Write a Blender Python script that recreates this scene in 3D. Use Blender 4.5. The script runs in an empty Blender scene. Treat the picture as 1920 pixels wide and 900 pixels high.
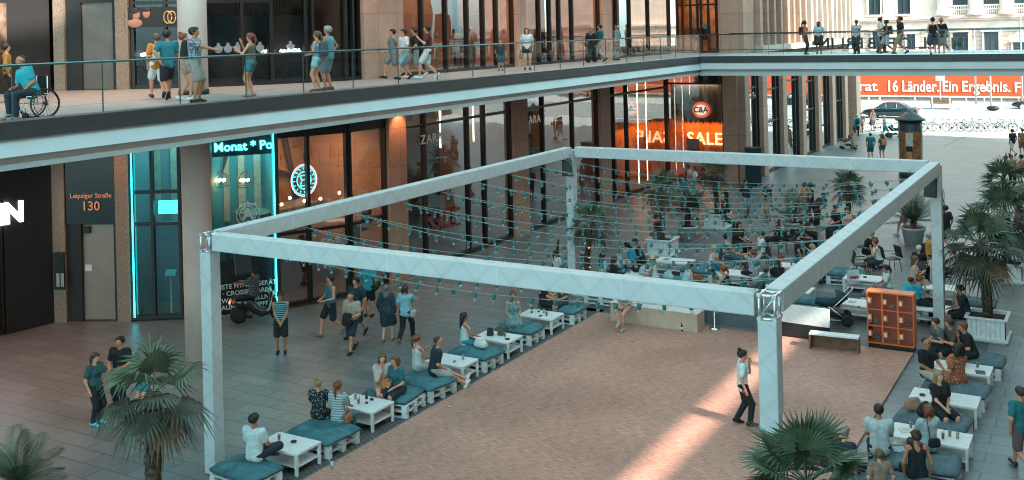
import bpy, bmesh, math, random
import numpy as np
from mathutils import Vector, Matrix, Euler
random.seed(7)
R=math.radians; PI=math.pi
SC=bpy.context.scene
COL=SC.collection
# ------------------------------------------------------------------ camera
FPX=1950.; CPX,CPY=960.,58.; CH=8.75; ROLL=R(1.37); YAW=R(30.3)
cam=bpy.data.cameras.new('camera'); camo=bpy.data.objects.new('camera',cam); COL.objects.link(camo)
cam.sensor_width=36; cam.lens=36*FPX/1920; cam.shift_y=-(450-CPY)/1920; cam.clip_end=1000; cam.clip_start=.1
camo.matrix_world=Matrix.Translation((0,0,CH))@Matrix.Rotation(YAW,4,'Z')@Matrix.Rotation(R(90),4,'X')@Matrix.Rotation(-ROLL,4,'Z')
SC.camera=camo
# ------------------------------------------------------------------ world, sun, exposure
SUN_EL=35.; SUN_AZ=-16.       # direction towards the sun, degrees from +X (negative: slightly towards -Y)
w=bpy.data.worlds.new('World'); SC.world=w; w.use_nodes=True
nt=w.node_tree; bg=nt.nodes['Background']
sky=nt.nodes.new('ShaderNodeTexSky'); sky.sky_type='NISHITA'; sky.sun_disc=False
sky.sun_elevation=R(SUN_EL); sky.sun_rotation=R(90-SUN_AZ); sky.altitude=50; sky.air_density=1.0; sky.dust_density=1.5
bw=nt.nodes.new('ShaderNodeRGBToBW'); nt.links.new(sky.outputs[0],bw.inputs[0])
mt_=nt.nodes.new('ShaderNodeMix'); mt_.data_type='RGBA'; mt_.blend_type='MULTIPLY'; mt_.inputs[0].default_value=1; nt.links.new(bw.outputs[0],mt_.inputs[6]); mt_.inputs[7].default_value=(.54,1.04,1.09,1)
mx=nt.nodes.new('ShaderNodeMix'); mx.data_type='RGBA'; mx.inputs[0].default_value=.88
nt.links.new(sky.outputs[0],mx.inputs[6]); nt.links.new(mt_.outputs[2],mx.inputs[7])
nt.links.new(mx.outputs[2],bg.inputs[0]); bg.inputs[1].default_value=.15
sd=bpy.data.lights.new('sun','SUN'); so=bpy.data.objects.new('sun',sd); COL.objects.link(so)
sd.energy=2.1; sd.angle=R(.8); sd.color=(1,.88,.76)
v=Vector((math.cos(R(SUN_AZ))*math.cos(R(SUN_EL)),math.sin(R(SUN_AZ))*math.cos(R(SUN_EL)),math.sin(R(SUN_EL))))
so.rotation_euler=v.to_track_quat('Z','Y').to_euler()
SC.view_settings.view_transform='Standard'; SC.view_settings.look='None'; SC.view_settings.exposure=2.55; SC.view_settings.gamma=1
SC.cycles.use_denoising=True; SC.cycles.max_bounces=7; SC.cycles.transparent_max_bounces=24; SC.cycles.caustics_reflective=False; SC.cycles.caustics_refractive=False
SC.cycles.sample_clamp_indirect=4; SC.cycles.filter_width=1.1
# ------------------------------------------------------------------ where a sight line meets the ground, a wall...
_cr=(math.cos(YAW),math.sin(YAW),0.); _cf=(-math.sin(YAW),math.cos(YAW),0.); _c,_s=math.cos(ROLL),math.sin(ROLL)
def ray(px,py):
    dx,dy=px-CPX,py-CPY
    return (_cf[0]*FPX+dx*_cr[0]*_c-dy*_cr[0]*_s,_cf[1]*FPX+dx*_cr[1]*_c-dy*_cr[1]*_s,-dx*_s-dy*_c)
def G(px,py,z=0.):
    d=ray(px,py); t=(z-CH)/d[2]; return (d[0]*t,d[1]*t)
def onx(px,py,x):
    d=ray(px,py); t=x/d[0]; return (d[1]*t,CH+d[2]*t)
def ony(px,py,y):
    d=ray(px,py); t=y/d[1]; return (d[0]*t,CH+d[2]*t)
# ------------------------------------------------------------------ materials
MATS={}
def mat(name,col,rough=.7,metal=0,noise=.12,nscale=6.,bump=0.,emit=None,estr=0,col2=None,spec=.5,coat=0):
    if name in MATS: return MATS[name]
    m=bpy.data.materials.new(name); m.use_nodes=True; n=m.node_tree; b=n.nodes['Principled BSDF']
    b.inputs['Roughness'].default_value=rough; b.inputs['Metallic'].default_value=metal
    b.inputs['Specular IOR Level'].default_value=spec; b.inputs['Coat Weight'].default_value=coat
    b.inputs['Base Color'].default_value=(*col,1)
    if noise or col2:
        tc=n.nodes.new('ShaderNodeTexCoord'); no=n.nodes.new('ShaderNodeTexNoise'); no.inputs['Scale'].default_value=nscale; no.inputs['Detail'].default_value=5
        n.links.new(tc.outputs['Object'],no.inputs['Vector'])
        r=n.nodes.new('ShaderNodeValToRGB'); c2=col2 or tuple(c*(1-noise*2) for c in col)
        r.color_ramp.elements[0].position=.3; r.color_ramp.elements[1].position=.72
        r.color_ramp.elements[0].color=(*c2,1); r.color_ramp.elements[1].color=(*[min(1,c*(1+noise)) for c in col],1)
        n.links.new(no.outputs[0],r.inputs[0]); n.links.new(r.outputs[0],b.inputs['Base Color'])
        if bump:
            bp=n.nodes.new('ShaderNodeBump'); bp.inputs['Strength'].default_value=bump; bp.inputs['Distance'].default_value=.02
            n.links.new(no.outputs[0],bp.inputs['Height']); n.links.new(bp.outputs[0],b.inputs['Normal'])
    if emit:
        b.inputs['Emission Color'].default_value=(*emit,1); b.inputs['Emission Strength'].default_value=estr
    MATS[name]=m; return m
def emis(name,col,st): return mat(name,col,.6,noise=0,emit=col,estr=st)
def glassmat(name,tint,refl=.12,rough=.01,dens=.5,ior=1.5):
    """pane: a share of clear see-through, tinted, under a mirror-like reflection"""
    if name in MATS: return MATS[name]
    m=bpy.data.materials.new(name); m.use_nodes=True; n=m.node_tree; n.nodes.remove(n.nodes['Principled BSDF'])
    out=n.nodes['Material Output']; tr=n.nodes.new('ShaderNodeBsdfTransparent'); tr.inputs[0].default_value=(*tint,1)
    gl=n.nodes.new('ShaderNodeBsdfGlossy'); gl.inputs['Roughness'].default_value=rough; gl.inputs[0].default_value=(.9,.97,1,1)
    lw=n.nodes.new('ShaderNodeLayerWeight'); lw.inputs[0].default_value=.5; fr=n.nodes.new('ShaderNodeMath'); fr.operation='POWER'; fr.inputs[1].default_value=5; n.links.new(lw.outputs['Facing'],fr.inputs[0])
    ad=n.nodes.new('ShaderNodeMath'); ad.operation='ADD'; ad.use_clamp=True; ad.inputs[1].default_value=refl
    mi=n.nodes.new('ShaderNodeMixShader')
    tc=n.nodes.new('ShaderNodeTexCoord'); no=n.nodes.new('ShaderNodeTexNoise'); no.inputs['Scale'].default_value=.55; bp=n.nodes.new('ShaderNodeBump'); bp.inputs['Strength'].default_value=.10; bp.inputs['Distance'].default_value=.08
    n.links.new(tc.outputs['Object'],no.inputs['Vector']); n.links.new(no.outputs[0],bp.inputs['Height']); n.links.new(bp.outputs[0],gl.inputs['Normal'])
    n.links.new(fr.outputs[0],ad.inputs[0]); n.links.new(ad.outputs[0],mi.inputs[0]); n.links.new(tr.outputs[0],mi.inputs[1]); n.links.new(gl.outputs[0],mi.inputs[2]); n.links.new(mi.outputs[0],out.inputs[0])
    MATS[name]=m; return m
def brickmat(name,c1,c2,cm,bw,bh,ms=.01,rough=.7,bump=.3,off=.5,plane='xy',noise=.25,nsc=.6,spec=.5,grime=.12):
    """slabs, ashlar or tiles: brick texture in world metres on the given plane"""
    if name in MATS: return MATS[name]
    m=bpy.data.materials.new(name); m.use_nodes=True; n=m.node_tree; b=n.nodes['Principled BSDF']
    b.inputs['Roughness'].default_value=rough; b.inputs['Specular IOR Level'].default_value=spec
    g=n.nodes.new('ShaderNodeNewGeometry'); sp=n.nodes.new('ShaderNodeSeparateXYZ'); cb=n.nodes.new('ShaderNodeCombineXYZ')
    n.links.new(g.outputs['Position'],sp.inputs[0])
    a={'xy':(0,1),'yx':(1,0),'xz':(0,2),'yz':(1,2)}.get(plane)
    if a: n.links.new(sp.outputs[a[0]],cb.inputs[0]); n.links.new(sp.outputs[a[1]],cb.inputs[1])
    else:
        sm=n.nodes.new('ShaderNodeMath'); sm.operation='ADD'; n.links.new(sp.outputs[0],sm.inputs[0]); n.links.new(sp.outputs[1],sm.inputs[1])
        n.links.new(sm.outputs[0],cb.inputs[0]); n.links.new(sp.outputs[2],cb.inputs[1])
    br=n.nodes.new('ShaderNodeTexBrick'); br.offset=off; br.inputs['Scale'].default_value=1; br.inputs['Brick Width'].default_value=bw; br.inputs['Row Height'].default_value=bh
    br.inputs['Mortar Size'].default_value=ms; br.inputs['Color1'].default_value=(*c1,1); br.inputs['Color2'].default_value=(*c2,1); br.inputs['Mortar'].default_value=(*cm,1)
    n.links.new(cb.outputs[0],br.inputs['Vector'])
    no=n.nodes.new('ShaderNodeTexNoise'); no.inputs['Scale'].default_value=nsc; no.inputs['Detail'].default_value=8; no.inputs['Roughness'].default_value=.65; n.links.new(g.outputs['Position'],no.inputs['Vector'])
    mr=n.nodes.new('ShaderNodeMapRange'); mr.inputs[1].default_value=.3; mr.inputs[2].default_value=.7; mr.inputs[3].default_value=1-noise; mr.inputs[4].default_value=1+noise*.6
    n.links.new(no.outputs[0],mr.inputs[0])
    mm=n.nodes.new('ShaderNodeMix'); mm.data_type='RGBA'; mm.blend_type='MULTIPLY'; mm.inputs[0].default_value=1
    n.links.new(br.outputs[0],mm.inputs[6]); n.links.new(mr.outputs[0],mm.inputs[7])
    nf=n.nodes.new('ShaderNodeTexNoise'); nf.inputs['Scale'].default_value=7; nf.inputs['Detail'].default_value=6; nf.inputs['Roughness'].default_value=.7; n.links.new(g.outputs['Position'],nf.inputs['Vector'])
    mf=n.nodes.new('ShaderNodeMapRange'); mf.inputs[1].default_value=.28; mf.inputs[2].default_value=.6; mf.inputs[3].default_value=1-grime; mf.inputs[4].default_value=1.05; n.links.new(nf.outputs[0],mf.inputs[0])
    mg=n.nodes.new('ShaderNodeMix'); mg.data_type='RGBA'; mg.blend_type='MULTIPLY'; mg.inputs[0].default_value=1; n.links.new(mm.outputs[2],mg.inputs[6]); n.links.new(mf.outputs[0],mg.inputs[7]); n.links.new(mg.outputs[2],b.inputs['Base Color'])
    bp=n.nodes.new('ShaderNodeBump'); bp.inputs['Strength'].default_value=bump; bp.inputs['Distance'].default_value=.01; bp.invert=True
    n.links.new(br.outputs['Fac'],bp.inputs['Height']); n.links.new(bp.outputs[0],b.inputs['Normal'])
    n2=n.nodes.new('ShaderNodeMapRange'); n2.inputs[3].default_value=rough-.03; n2.inputs[4].default_value=min(1,rough+.05); n.links.new(no.outputs[0],n2.inputs[0]); n.links.new(n2.outputs[0],b.inputs['Roughness'])
    MATS[name]=m; return m
# ------------------------------------------------------------------ objects
def tag(o,label=None,cat=None,group=None,kind=None):
    if label: o['label']=label
    if cat: o['category']=cat
    if group: o['group']=group
    if kind: o['kind']=kind
    return o
def thing(name,loc=(0,0,0),rz=0,label=None,cat=None,group=None):
    o=bpy.data.objects.new(name,None); COL.objects.link(o); o.location=loc; o.rotation_euler=(0,0,rz); o.empty_display_size=.1
    return tag(o,label,cat,group)
class MB:
    """collects shapes and links them as ONE mesh object"""
    def __init__(s): s.v=[]; s.f=[]; s.m=[]; s.sm=[]; s.M=Matrix.Identity(4)
    def add(s,vs,fs,mi=0,smooth=False):
        k=len(s.v); s.v+=[tuple(s.M@Vector(p)) for p in vs]; s.f+=[tuple(i+k for i in f) for f in fs]; s.m+=[mi]*len(fs); s.sm+=[smooth]*len(fs); return s
    def box(s,c,d,rz=0,mi=0,T=None):
        x,y,z=d[0]/2,d[1]/2,d[2]/2; M=Matrix.Translation(c)@(T if T is not None else Matrix.Rotation(rz,4,'Z'))
        vs=[M@Vector((a*x,b*y,e*z)) for a,b,e in ((-1,-1,-1),(1,-1,-1),(1,1,-1),(-1,1,-1),(-1,-1,1),(1,-1,1),(1,1,1),(-1,1,1))]
        return s.add(vs,[(0,3,2,1),(4,5,6,7),(0,1,5,4),(1,2,6,5),(2,3,7,6),(3,0,4,7)],mi)
    def bx(s,x0,x1,y0,y1,z0,z1,mi=0): return s.box(((x0+x1)/2,(y0+y1)/2,(z0+z1)/2),(x1-x0,y1-y0,z1-z0),mi=mi)
    def tube(s,pts,r,n=8,mi=0,cap=True,smooth=True,flat=1.):
        pts=[Vector(p) for p in pts]; rs=r if isinstance(r,(list,tuple)) else [r]*len(pts)
        vs=[];fs=[]; up=Vector((0,0,1)); prev=None
        for i,p in enumerate(pts):
            t=(pts[min(i+1,len(pts)-1)]-pts[max(i-1,0)]).normalized()
            a=prev-t*prev.dot(t) if prev is not None else (up if abs(t.z)<.95 else Vector((1,0,0))).cross(t)
            if a.length<1e-6: a=Vector((1,0,0)).cross(t)
            a.normalize(); b=t.cross(a); prev=a
            for k in range(n):
                g=2*PI*k/n; vs.append(p+a*math.cos(g)*rs[i]+b*math.sin(g)*rs[i]*flat)
        for i in range(len(pts)-1):
            for k in range(n): fs.append((i*n+k,i*n+(k+1)%n,(i+1)*n+(k+1)%n,(i+1)*n+k))
        if cap: fs.append(tuple(range(n))[::-1]); fs.append(tuple((len(pts)-1)*n+k for k in range(n)))
        return s.add(vs,fs,mi,smooth)
    def lathe(s,prof,c=(0,0,0),n=20,mi=0,smooth=True,T=None):
        M=Matrix.Translation(c)@(T if T is not None else Matrix.Identity(4)); vs=[];fs=[]
        for r,z in prof:
            for k in range(n): vs.append(M@Vector((r*math.cos(2*PI*k/n),r*math.sin(2*PI*k/n),z)))
        for i in range(len(prof)-1):
            for k in range(n): fs.append((i*n+k,i*n+(k+1)%n,(i+1)*n+(k+1)%n,(i+1)*n+k))
        if prof[0][0]>1e-4: fs.append(tuple(range(n))[::-1])
        if prof[-1][0]>1e-4: fs.append(tuple((len(prof)-1)*n+k for k in range(n)))
        return s.add(vs,fs,mi,smooth)
    def ball(s,c,r,n=10,mi=0,sc=(1,1,1)):
        M=Matrix.Diagonal((*sc,1)); pr=[(r*math.sin(PI*i/(n//2+1)),-r*math.cos(PI*i/(n//2+1))) for i in range(n//2+2)]
        return s.lathe([(max(a,1e-5),b) for a,b in pr],c,n,mi,True,M)
    def prism(s,poly,z0,z1,mi=0):
        n=len(poly); vs=[(x,y,z0) for x,y in poly]+[(x,y,z1) for x,y in poly]
        fs=[tuple(range(n))[::-1],tuple(range(n,2*n))]+[(i,(i+1)%n,n+(i+1)%n,n+i) for i in range(n)]
        return s.add(vs,fs,mi)
    def wallseg(s,p0,p1,z0,z1,th,off=0,mi=0):
        """upright slab from p0 to p1 in plan, th thick, shifted off to its right"""
        a=Vector((*p0,0)); b=Vector((*p1,0)); d=(b-a); L=d.length; c=(a+b)/2; nrm=Vector((d.y,-d.x,0)).normalized()
        c=c+nrm*(off); return s.box((c.x,c.y,(z0+z1)/2),(L,th,z1-z0),math.atan2(d.y,d.x),mi)
    def build(s,name,mats,parent=None,loc=(0,0,0),bevel=0,origin=None,**kw):
        me=bpy.data.meshes.new(name)
        vs=s.v
        if origin is not None: vs=[(a-origin[0],b-origin[1],c-origin[2]) for a,b,c in vs]
        me.from_pydata([tuple(p) for p in vs],[],s.f)
        for m in (mats if isinstance(mats,(list,tuple)) else [mats]): me.materials.append(m)
        me.polygons.foreach_set('material_index',s.m); me.polygons.foreach_set('use_smooth',s.sm); me.update()
        o=bpy.data.objects.new(name,me); COL.objects.link(o); o.location=origin if (origin is not None and parent is None) else loc
        if parent is not None: o.parent=parent
        if bevel:
            b=o.modifiers.new('bevel','BEVEL'); b.width=bevel; b.segments=2; b.limit_method='ANGLE'; b.angle_limit=R(50)
        tag(o,kw.get('label'),kw.get('cat'),kw.get('group'),kw.get('kind')); return o
def copy_tree(o,parent=None):
    c=o.copy(); COL.objects.link(c)
    if parent is not None: c.parent=parent
    for ch in list(o.children): copy_tree(ch,c)
    return c
def text_mesh(s,size,extr=.01,bold=0.,align='CENTER',space=1.,shear=0):
    cu=bpy.data.curves.new('t','FONT'); cu.body=s; cu.size=size; cu.extrude=extr; cu.offset=bold; cu.align_x=align; cu.align_y='CENTER'; cu.space_character=space; cu.resolution_u=3; cu.shear=shear
    o=bpy.data.objects.new('t',cu); COL.objects.link(o); dg=bpy.context.evaluated_depsgraph_get(); me=bpy.data.meshes.new_from_object(o.evaluated_get(dg))
    bpy.data.objects.remove(o); bpy.data.curves.remove(cu); me.materials.clear(); return me
def text(name,s,size,loc,xdir,mt,extr=.01,bold=0.,align='CENTER',parent=None,mirror=False,space=1.,updir=(0,0,1),shear=0,**kw):
    """upright lettering: reads along xdir, faces the side to the right of it"""
    me=text_mesh(s,size,extr,bold,align,space,shear); me.materials.append(mt)
    X=Vector(xdir).normalized(); U=Vector(updir).normalized(); N=X.cross(U)
    if mirror: X=-X
    o=bpy.data.objects.new(name,me); COL.objects.link(o)
    M=Matrix((( X.x,U.x,N.x,loc[0]),(X.y,U.y,N.y,loc[1]),(X.z,U.z,N.z,loc[2]),(0,0,0,1)))
    me.transform(M.to_3x3().to_4x4());
    if mirror: me.flip_normals()
    o.location=loc
    if parent is not None: o.parent=parent
    tag(o,kw.get('label'),kw.get('cat'),kw.get('group')); return o
# ------------------------------------------------------------------ palette
STONE=brickmat('sandstone cladding',(.50,.29,.215),(.44,.255,.19),(.16,.12,.10),1.1,1.35,.008,.75,.3,0,'sz',.14,1.5)
STONE2=brickmat('pale limestone ashlar',(.82,.52,.41),(.76,.47,.37),(.30,.21,.17),1.35,.52,.03,.85,.8,.5,'xz',.12,1.0)
FRAME=mat('dark bronze metal',(.022,.019,.018),.45,.3,.1)
BLACK=mat('black gloss panel',(.006,.006,.007),.12,0,0,spec=.6)
BLACKM=mat('black matt',(.012,.012,.013),.6,0,.1)
SHOPGLASS=glassmat('shop window glass',(.50,.50,.48),.20,.005)
RAILGLASS=glassmat('balustrade glass',(.955,.975,.975),.02,.005)
WHITE=mat('white painted timber',(.76,.77,.76),.5,0,.06,9)
TRUSSC=mat('white canvas cover',(.56,.60,.61),.55,0,.035,3.5,.4)
_n=TRUSSC.node_tree; _b=_n.nodes['Principled BSDF']; _src=_b.inputs['Base Color'].links[0].from_socket; _tc=_n.nodes.new('ShaderNodeTexCoord'); _prev=_src
for _sg in (1,-1):      # the lattice bars of the truss show faintly through the canvas
    _mp=_n.nodes.new('ShaderNodeMapping'); _mp.inputs['Scale'].default_value=(1,1,_sg); _n.links.new(_tc.outputs['Object'],_mp.inputs[0])
    _wv=_n.nodes.new('ShaderNodeTexWave'); _wv.bands_direction='DIAGONAL'; _wv.inputs['Scale'].default_value=.9; _wv.inputs['Distortion'].default_value=.4; _n.links.new(_mp.outputs[0],_wv.inputs[0])
    _mr=_n.nodes.new('ShaderNodeMapRange'); _mr.inputs[1].default_value=.93; _mr.inputs[2].default_value=.995; _mr.inputs[3].default_value=1; _mr.inputs[4].default_value=.93; _n.links.new(_wv.outputs['Fac'],_mr.inputs[0])
    _mm=_n.nodes.new('ShaderNodeMix'); _mm.data_type='RGBA'; _mm.blend_type='MULTIPLY'; _mm.inputs[0].default_value=1; _n.links.new(_prev,_mm.inputs[6]); _n.links.new(_mr.outputs[0],_mm.inputs[7]); _prev=_mm.outputs[2]
_n.links.new(_prev,_b.inputs['Base Color'])
ALU=mat('aluminium',(.75,.77,.78),.28,.9,.05)
CHROME=mat('chrome',(.8,.8,.8),.12,1,0)
PLY=mat('pale plywood',(.55,.40,.30),.6,0,.08,3)
WOOD=mat('brown timber',(.20,.10,.055),.6,0,.2,5)
CUSH=mat('teal grey canvas cushion',(.055,.17,.20),.8,0,.22,5,1.0)
CUSH2=mat('slate blue canvas cushion',(.10,.16,.185),.8,0,.22,5,1.0)
ORANGE=mat('orange lacquer',(.85,.17,.03),.4,0,.08)
RUBBER=mat('rubber',(.015,.015,.016),.7,0,0)
TEALP=mat('teal socket plastic',(.012,.16,.18),.4,0,0)
BULB=glassmat('bulb glass',(.80,.88,.88),.15,.03)
# ================================================================== GROUND
def groundmat():
    return brickmat('grey concrete paving slabs',(.20,.205,.205),(.155,.16,.16),(.07,.07,.07),1.25,.52,.016,.40,.2,.5,'xy',.22,.35,1.0,.25)
MB().add([(-600,-600,0),(600,-600,0),(600,900,0),(-600,900,0)],[(0,1,2,3)]).build('ground',groundmat(),kind='structure')
FLOORZ=.06
# sheet dance floor of oriented strand board
def osb():
    m=bpy.data.materials.new('strand board'); m.use_nodes=True; n=m.node_tree; b=n.nodes['Principled BSDF']; b.inputs['Roughness'].default_value=.55
    g=n.nodes.new('ShaderNodeNewGeometry'); mp=n.nodes.new('ShaderNodeMapping'); mp.inputs['Rotation'].default_value=(0,0,R(-18)); mp.inputs['Scale'].default_value=(5,30,1)
    n.links.new(g.outputs['Position'],mp.inputs[0]); no=n.nodes.new('ShaderNodeTexNoise'); no.inputs['Scale'].default_value=1; no.inputs['Detail'].default_value=4; no.inputs['Roughness'].default_value=.6
    n.links.new(mp.outputs[0],no.inputs['Vector']); r=n.nodes.new('ShaderNodeValToRGB'); e=r.color_ramp.elements
    e[0].position=.30; e[0].color=(.26,.135,.105,1); e[1].position=.70; e[1].color=(.69,.375,.287,1); x=e.new(.5); x.color=(.49,.25,.19,1)
    n.links.new(no.outputs[0],r.inputs[0])
    n2=n.nodes.new('ShaderNodeTexNoise'); n2.inputs['Scale'].default_value=.35; n2.inputs['Detail'].default_value=6; n.links.new(g.outputs['Position'],n2.inputs['Vector'])
    mr=n.nodes.new('ShaderNodeMapRange'); mr.inputs[1].default_value=.3; mr.inputs[2].default_value=.7; mr.inputs[3].default_value=.74; mr.inputs[4].default_value=1.12; n.links.new(n2.outputs[0],mr.inputs[0])
    mm=n.nodes.new('ShaderNodeMix'); mm.data_type='RGBA'; mm.blend_type='MULTIPLY'; mm.inputs[0].default_value=1
    n.links.new(r.outputs[0],mm.inputs[6]); n.links.new(mr.outputs[0],mm.inputs[7]); n.links.new(mm.outputs[2],b.inputs['Base Color'])
    bp=n.nodes.new('ShaderNodeBump'); bp.inputs['Strength'].default_value=.25; bp.inputs['Distance'].default_value=.01; n.links.new(no.outputs[0],bp.inputs['Height']); n.links.new(bp.outputs[0],b.inputs['Normal'])
    return m
MB().bx(-14.0,-4.85,8,28.75,.005,FLOORZ).build('dance_floor',osb(),label='large strand board dance floor laid under the white truss frame',cat='dance floor')
COB=brickmat('small cobble setts',(.15,.145,.14),(.11,.108,.105),(.04,.04,.04),.14,.11,.015,.6,.7,.5,'yx',.25,1.5)
MB().add([(-14.75,0,.004),(-14.0,0,.004),(-14.0,29.3,.004),(-14.75,29.3,.004)],[(0,1,2,3)]).build('cobble_strip',COB,kind='structure')
MB().add([(-14.7,29.0,.004),(-3.2,29.0,.004),(-3.2,34.3,.004),(-14.7,34.3,.004)],[(0,1,2,3)]).build('asphalt_patch',mat('worn asphalt',(.10,.105,.105),.5,0,.3,1.2),kind='structure')
# pale drain lines in the paving
PALE=mat('pale steel drain',(.42,.43,.43),.35,.4,.1)
DARKL=mat('dark steel drain',(.09,.09,.09),.4,.4,.1)
def strip(p0,p1,wd,m,z=.008):
    a=Vector((*p0,0));b=Vector((*p1,0)); n_=Vector((b.y-a.y,a.x-b.x,0)).normalized()*wd/2
    MB().add([(a.x-n_.x,a.y-n_.y,z),(b.x-n_.x,b.y-n_.y,z),(b.x+n_.x,b.y+n_.y,z),(a.x+n_.x,a.y+n_.y,z)],[(0,1,2,3)]).build('floor_drain',m,kind='structure')
strip((-15.35,29),(-15.0,46.3),.14,PALE); strip((-15.0,46.3),(2,46.3),.10,PALE)
strip(G(1768,275),G(1812,255),.12,DARKL); strip((-22.0,27.5),(-22.0,50),.10,PALE,.01)
# road, kerbs, pavements beyond the plaza
MB().add([(-300,84.2,.006),(300,84.2,.006),(300,93.2,.006),(-300,93.2,.006)],[(0,1,2,3)]).build('pavement',brickmat('sunlit pavement slabs',(.50,.47,.43),(.46,.43,.40),(.3,.28,.26),.6,.6,.01,.7,.3,.5,'xy',.12),kind='structure')
MB().bx(-300,300,93.0,93.2,.0,.12).build('kerb',mat('granite kerb',(.45,.43,.41),.7),kind='structure')
MB().add([(-300,93.2,.008),(300,93.2,.008),(300,110,.008),(-300,110,.008)],[(0,1,2,3)]).build('road',mat('road asphalt',(.30,.29,.28),.75,0,.12,.8),kind='structure')
MB().bx(-300,300,110,119,.0,.12).build('far_pavement',mat('far pavement',(.5,.47,.44),.75,0,.1,.8),kind='structure')
lm=mat('road paint',(.75,.74,.72),.6,0,.05)
mb=MB()
for i in range(-8,6): mb.add([(i*9.,101.4,.014),(i*9+4.,101.4,.014),(i*9+4.,101.55,.014),(i*9.,101.55,.014)],[(0,1,2,3)])
mb.build('lane_line',lm,kind='structure')
# ================================================================== MALL BUILDING (left wing)
FP=[(-29.3,4.),(-29.15,19.2),(-28.95,20.75),(-26.8,21.85),(-24.75,23.3),(-23.5,24.9),(-22.4,27.2),(-22.4,55.6),(-18.25,55.6),(-18.25,82.0)]
ZU=7.22     # upper floor level
ZT=13.2
mall=thing('mall_building',(-22,40,0),0,'sandstone shopping mall wing with tall dark framed shop windows on two floors','building')
MO=(-22,40,0)
def mpart(name,mbx,m,label=None,bevel=0):
    return mbx.build(name,m,mall,origin=MO,label=label,bevel=bevel)
def colat(px,a,b,py=400):
    """plan point where the sight column px crosses line a-b"""
    d=ray(px,py); ax,ay=FP[a]; bx_,by=FP[b]; ex,ey=bx_-ax,by-ay
    den=d[0]*ey-d[1]*ex; t=(ax*ey-ay*ex)/den
    return (d[0]*t,d[1]*t)
def lift(p,q,dist):   # shift a plan segment outwards (towards the plaza)
    d=Vector((q[0]-p[0],q[1]-p[1],0)); n_=Vector((d.y,-d.x,0)).normalized()*dist
    return (p[0]+n_.x,p[1]+n_.y),(q[0]+n_.x,q[1]+n_.y)
def pillar(p,q,z0,z1,m=STONE,proud=.25,name='stone_pillar',th=.8,label=None):
    a,b=lift(p,q,proud); mb=MB(); mb.wallseg(a,b,z0,z1,th,-th/2); mpart(name,mb,m,label,.01)
def glazing(p,q,z0,z1,mull,rails,name='shop_window',gm=None,th=.09,fw=.10,label=None):
    """one window bay: a frame with mullions and rails, its panes as a sub-part"""
    mb=MB(); L=math.dist(p,q); ux,uy=(q[0]-p[0])/L,(q[1]-p[1])/L
    at=lambda t:(p[0]+ux*t*L,p[1]+uy*t*L)
    for t in [0]+list(mull)+[1]:
        c=at(t); mb.box((c[0],c[1],(z0+z1)/2),(th,.22,z1-z0),math.atan2(uy,ux))
    for k,z in enumerate([z0+.06]+list(rails)+[z1-.06]):
        c=at(.5); mb.box((c[0],c[1],z),(L-th,.18,fw if 0<k<=len(rails) else .12),math.atan2(uy,ux))
    f=mpart(name,mb,FRAME,label)
    g=MB(); a=at(0);b=at(1); g.add([(a[0],a[1],z0+.1),(b[0],b[1],z0+.1),(b[0],b[1],z1-.1),(a[0],a[1],z1-.1)],[(0,1,2,3)])
    g.build('pane',gm or SHOPGLASS,f,origin=MO)
    return f
# solid carcass behind: floors, back walls, roof
CARC=mat('shop interior plaster',(.16,.13,.11),.8,0,.1,.8)
INFL=mat('shop floor',(.16,.12,.10),.35,0,.1,2)
def inset(k,dist=.6):
    return [(x-dist,y) if i>=6 and i!=8 else (x-dist*.6,y+dist*.5) for i,(x,y) in enumerate(FP)]
poly=[(-45,4.)]+[(x-.05,y) for x,y in FP]+[(-45,82.)]
def deck(z0,z1,m,name='floor_deck'): 
    mb=MB(); mb.prism(poly[::-1],z0,z1); mpart(name,mb,m)
deck(6.35,7.19,CARC); deck(ZT,13.9,CARC)
mb=MB(); mb.prism([(-45,4.)]+[(x+.02,y) for x,y in FP]+[(-45,82)],13.9,26); mpart('upper_storeys',mb,STONE)
mb=MB(); mb.bx(-45.3,-45,4,82,0,26); mpart('back_wall',mb,CARC)
mb=MB(); mb.bx(-45,-29.35,3.7,4,0,26); mpart('side_wall',mb,STONE)
mb=MB(); mb.prism([(-44.9,4.1)]+[(x-.2,y) for x,y in FP[:-1]]+[(-18.5,81.9),(-44.9,81.9)],.02,.035); mpart('shop_floor',mb,INFL)
# partitions between shops on both floors (3.5 m deep shop windows)
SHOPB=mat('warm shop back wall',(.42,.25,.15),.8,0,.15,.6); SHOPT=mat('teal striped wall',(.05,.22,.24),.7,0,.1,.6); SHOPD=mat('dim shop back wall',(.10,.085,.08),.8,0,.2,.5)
def backdrop(p,q,z0,z1,m,depth=3.0,label=None):
    a,b=lift(p,q,-depth); mb=MB(); mb.wallseg(a,b,z0,z1,.1)
    for e,f in ((p,a),(q,b)):
        e2=(e[0]+(f[0]-e[0])*.08,e[1]+(f[1]-e[1])*.08); mb.wallseg(e2,f,z0,z1,.08)
    mpart('shop_back_wall',mb,m,label)
LW=[]
def shoplight(c,size,energy,col=(1,.5,.2),rot=(0,0,0)):
    l=bpy.data.lights.new('shop_light','AREA'); l.shape='RECTANGLE'; l.size=size[0]; l.size_y=size[1]; l.energy=energy; l.color=col
    o=bpy.data.objects.new('shop_light',l); COL.objects.link(o); o.location=c; o.rotation_euler=rot; l.energy*=.55; LW.append(o)
Z1=6.33
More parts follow.
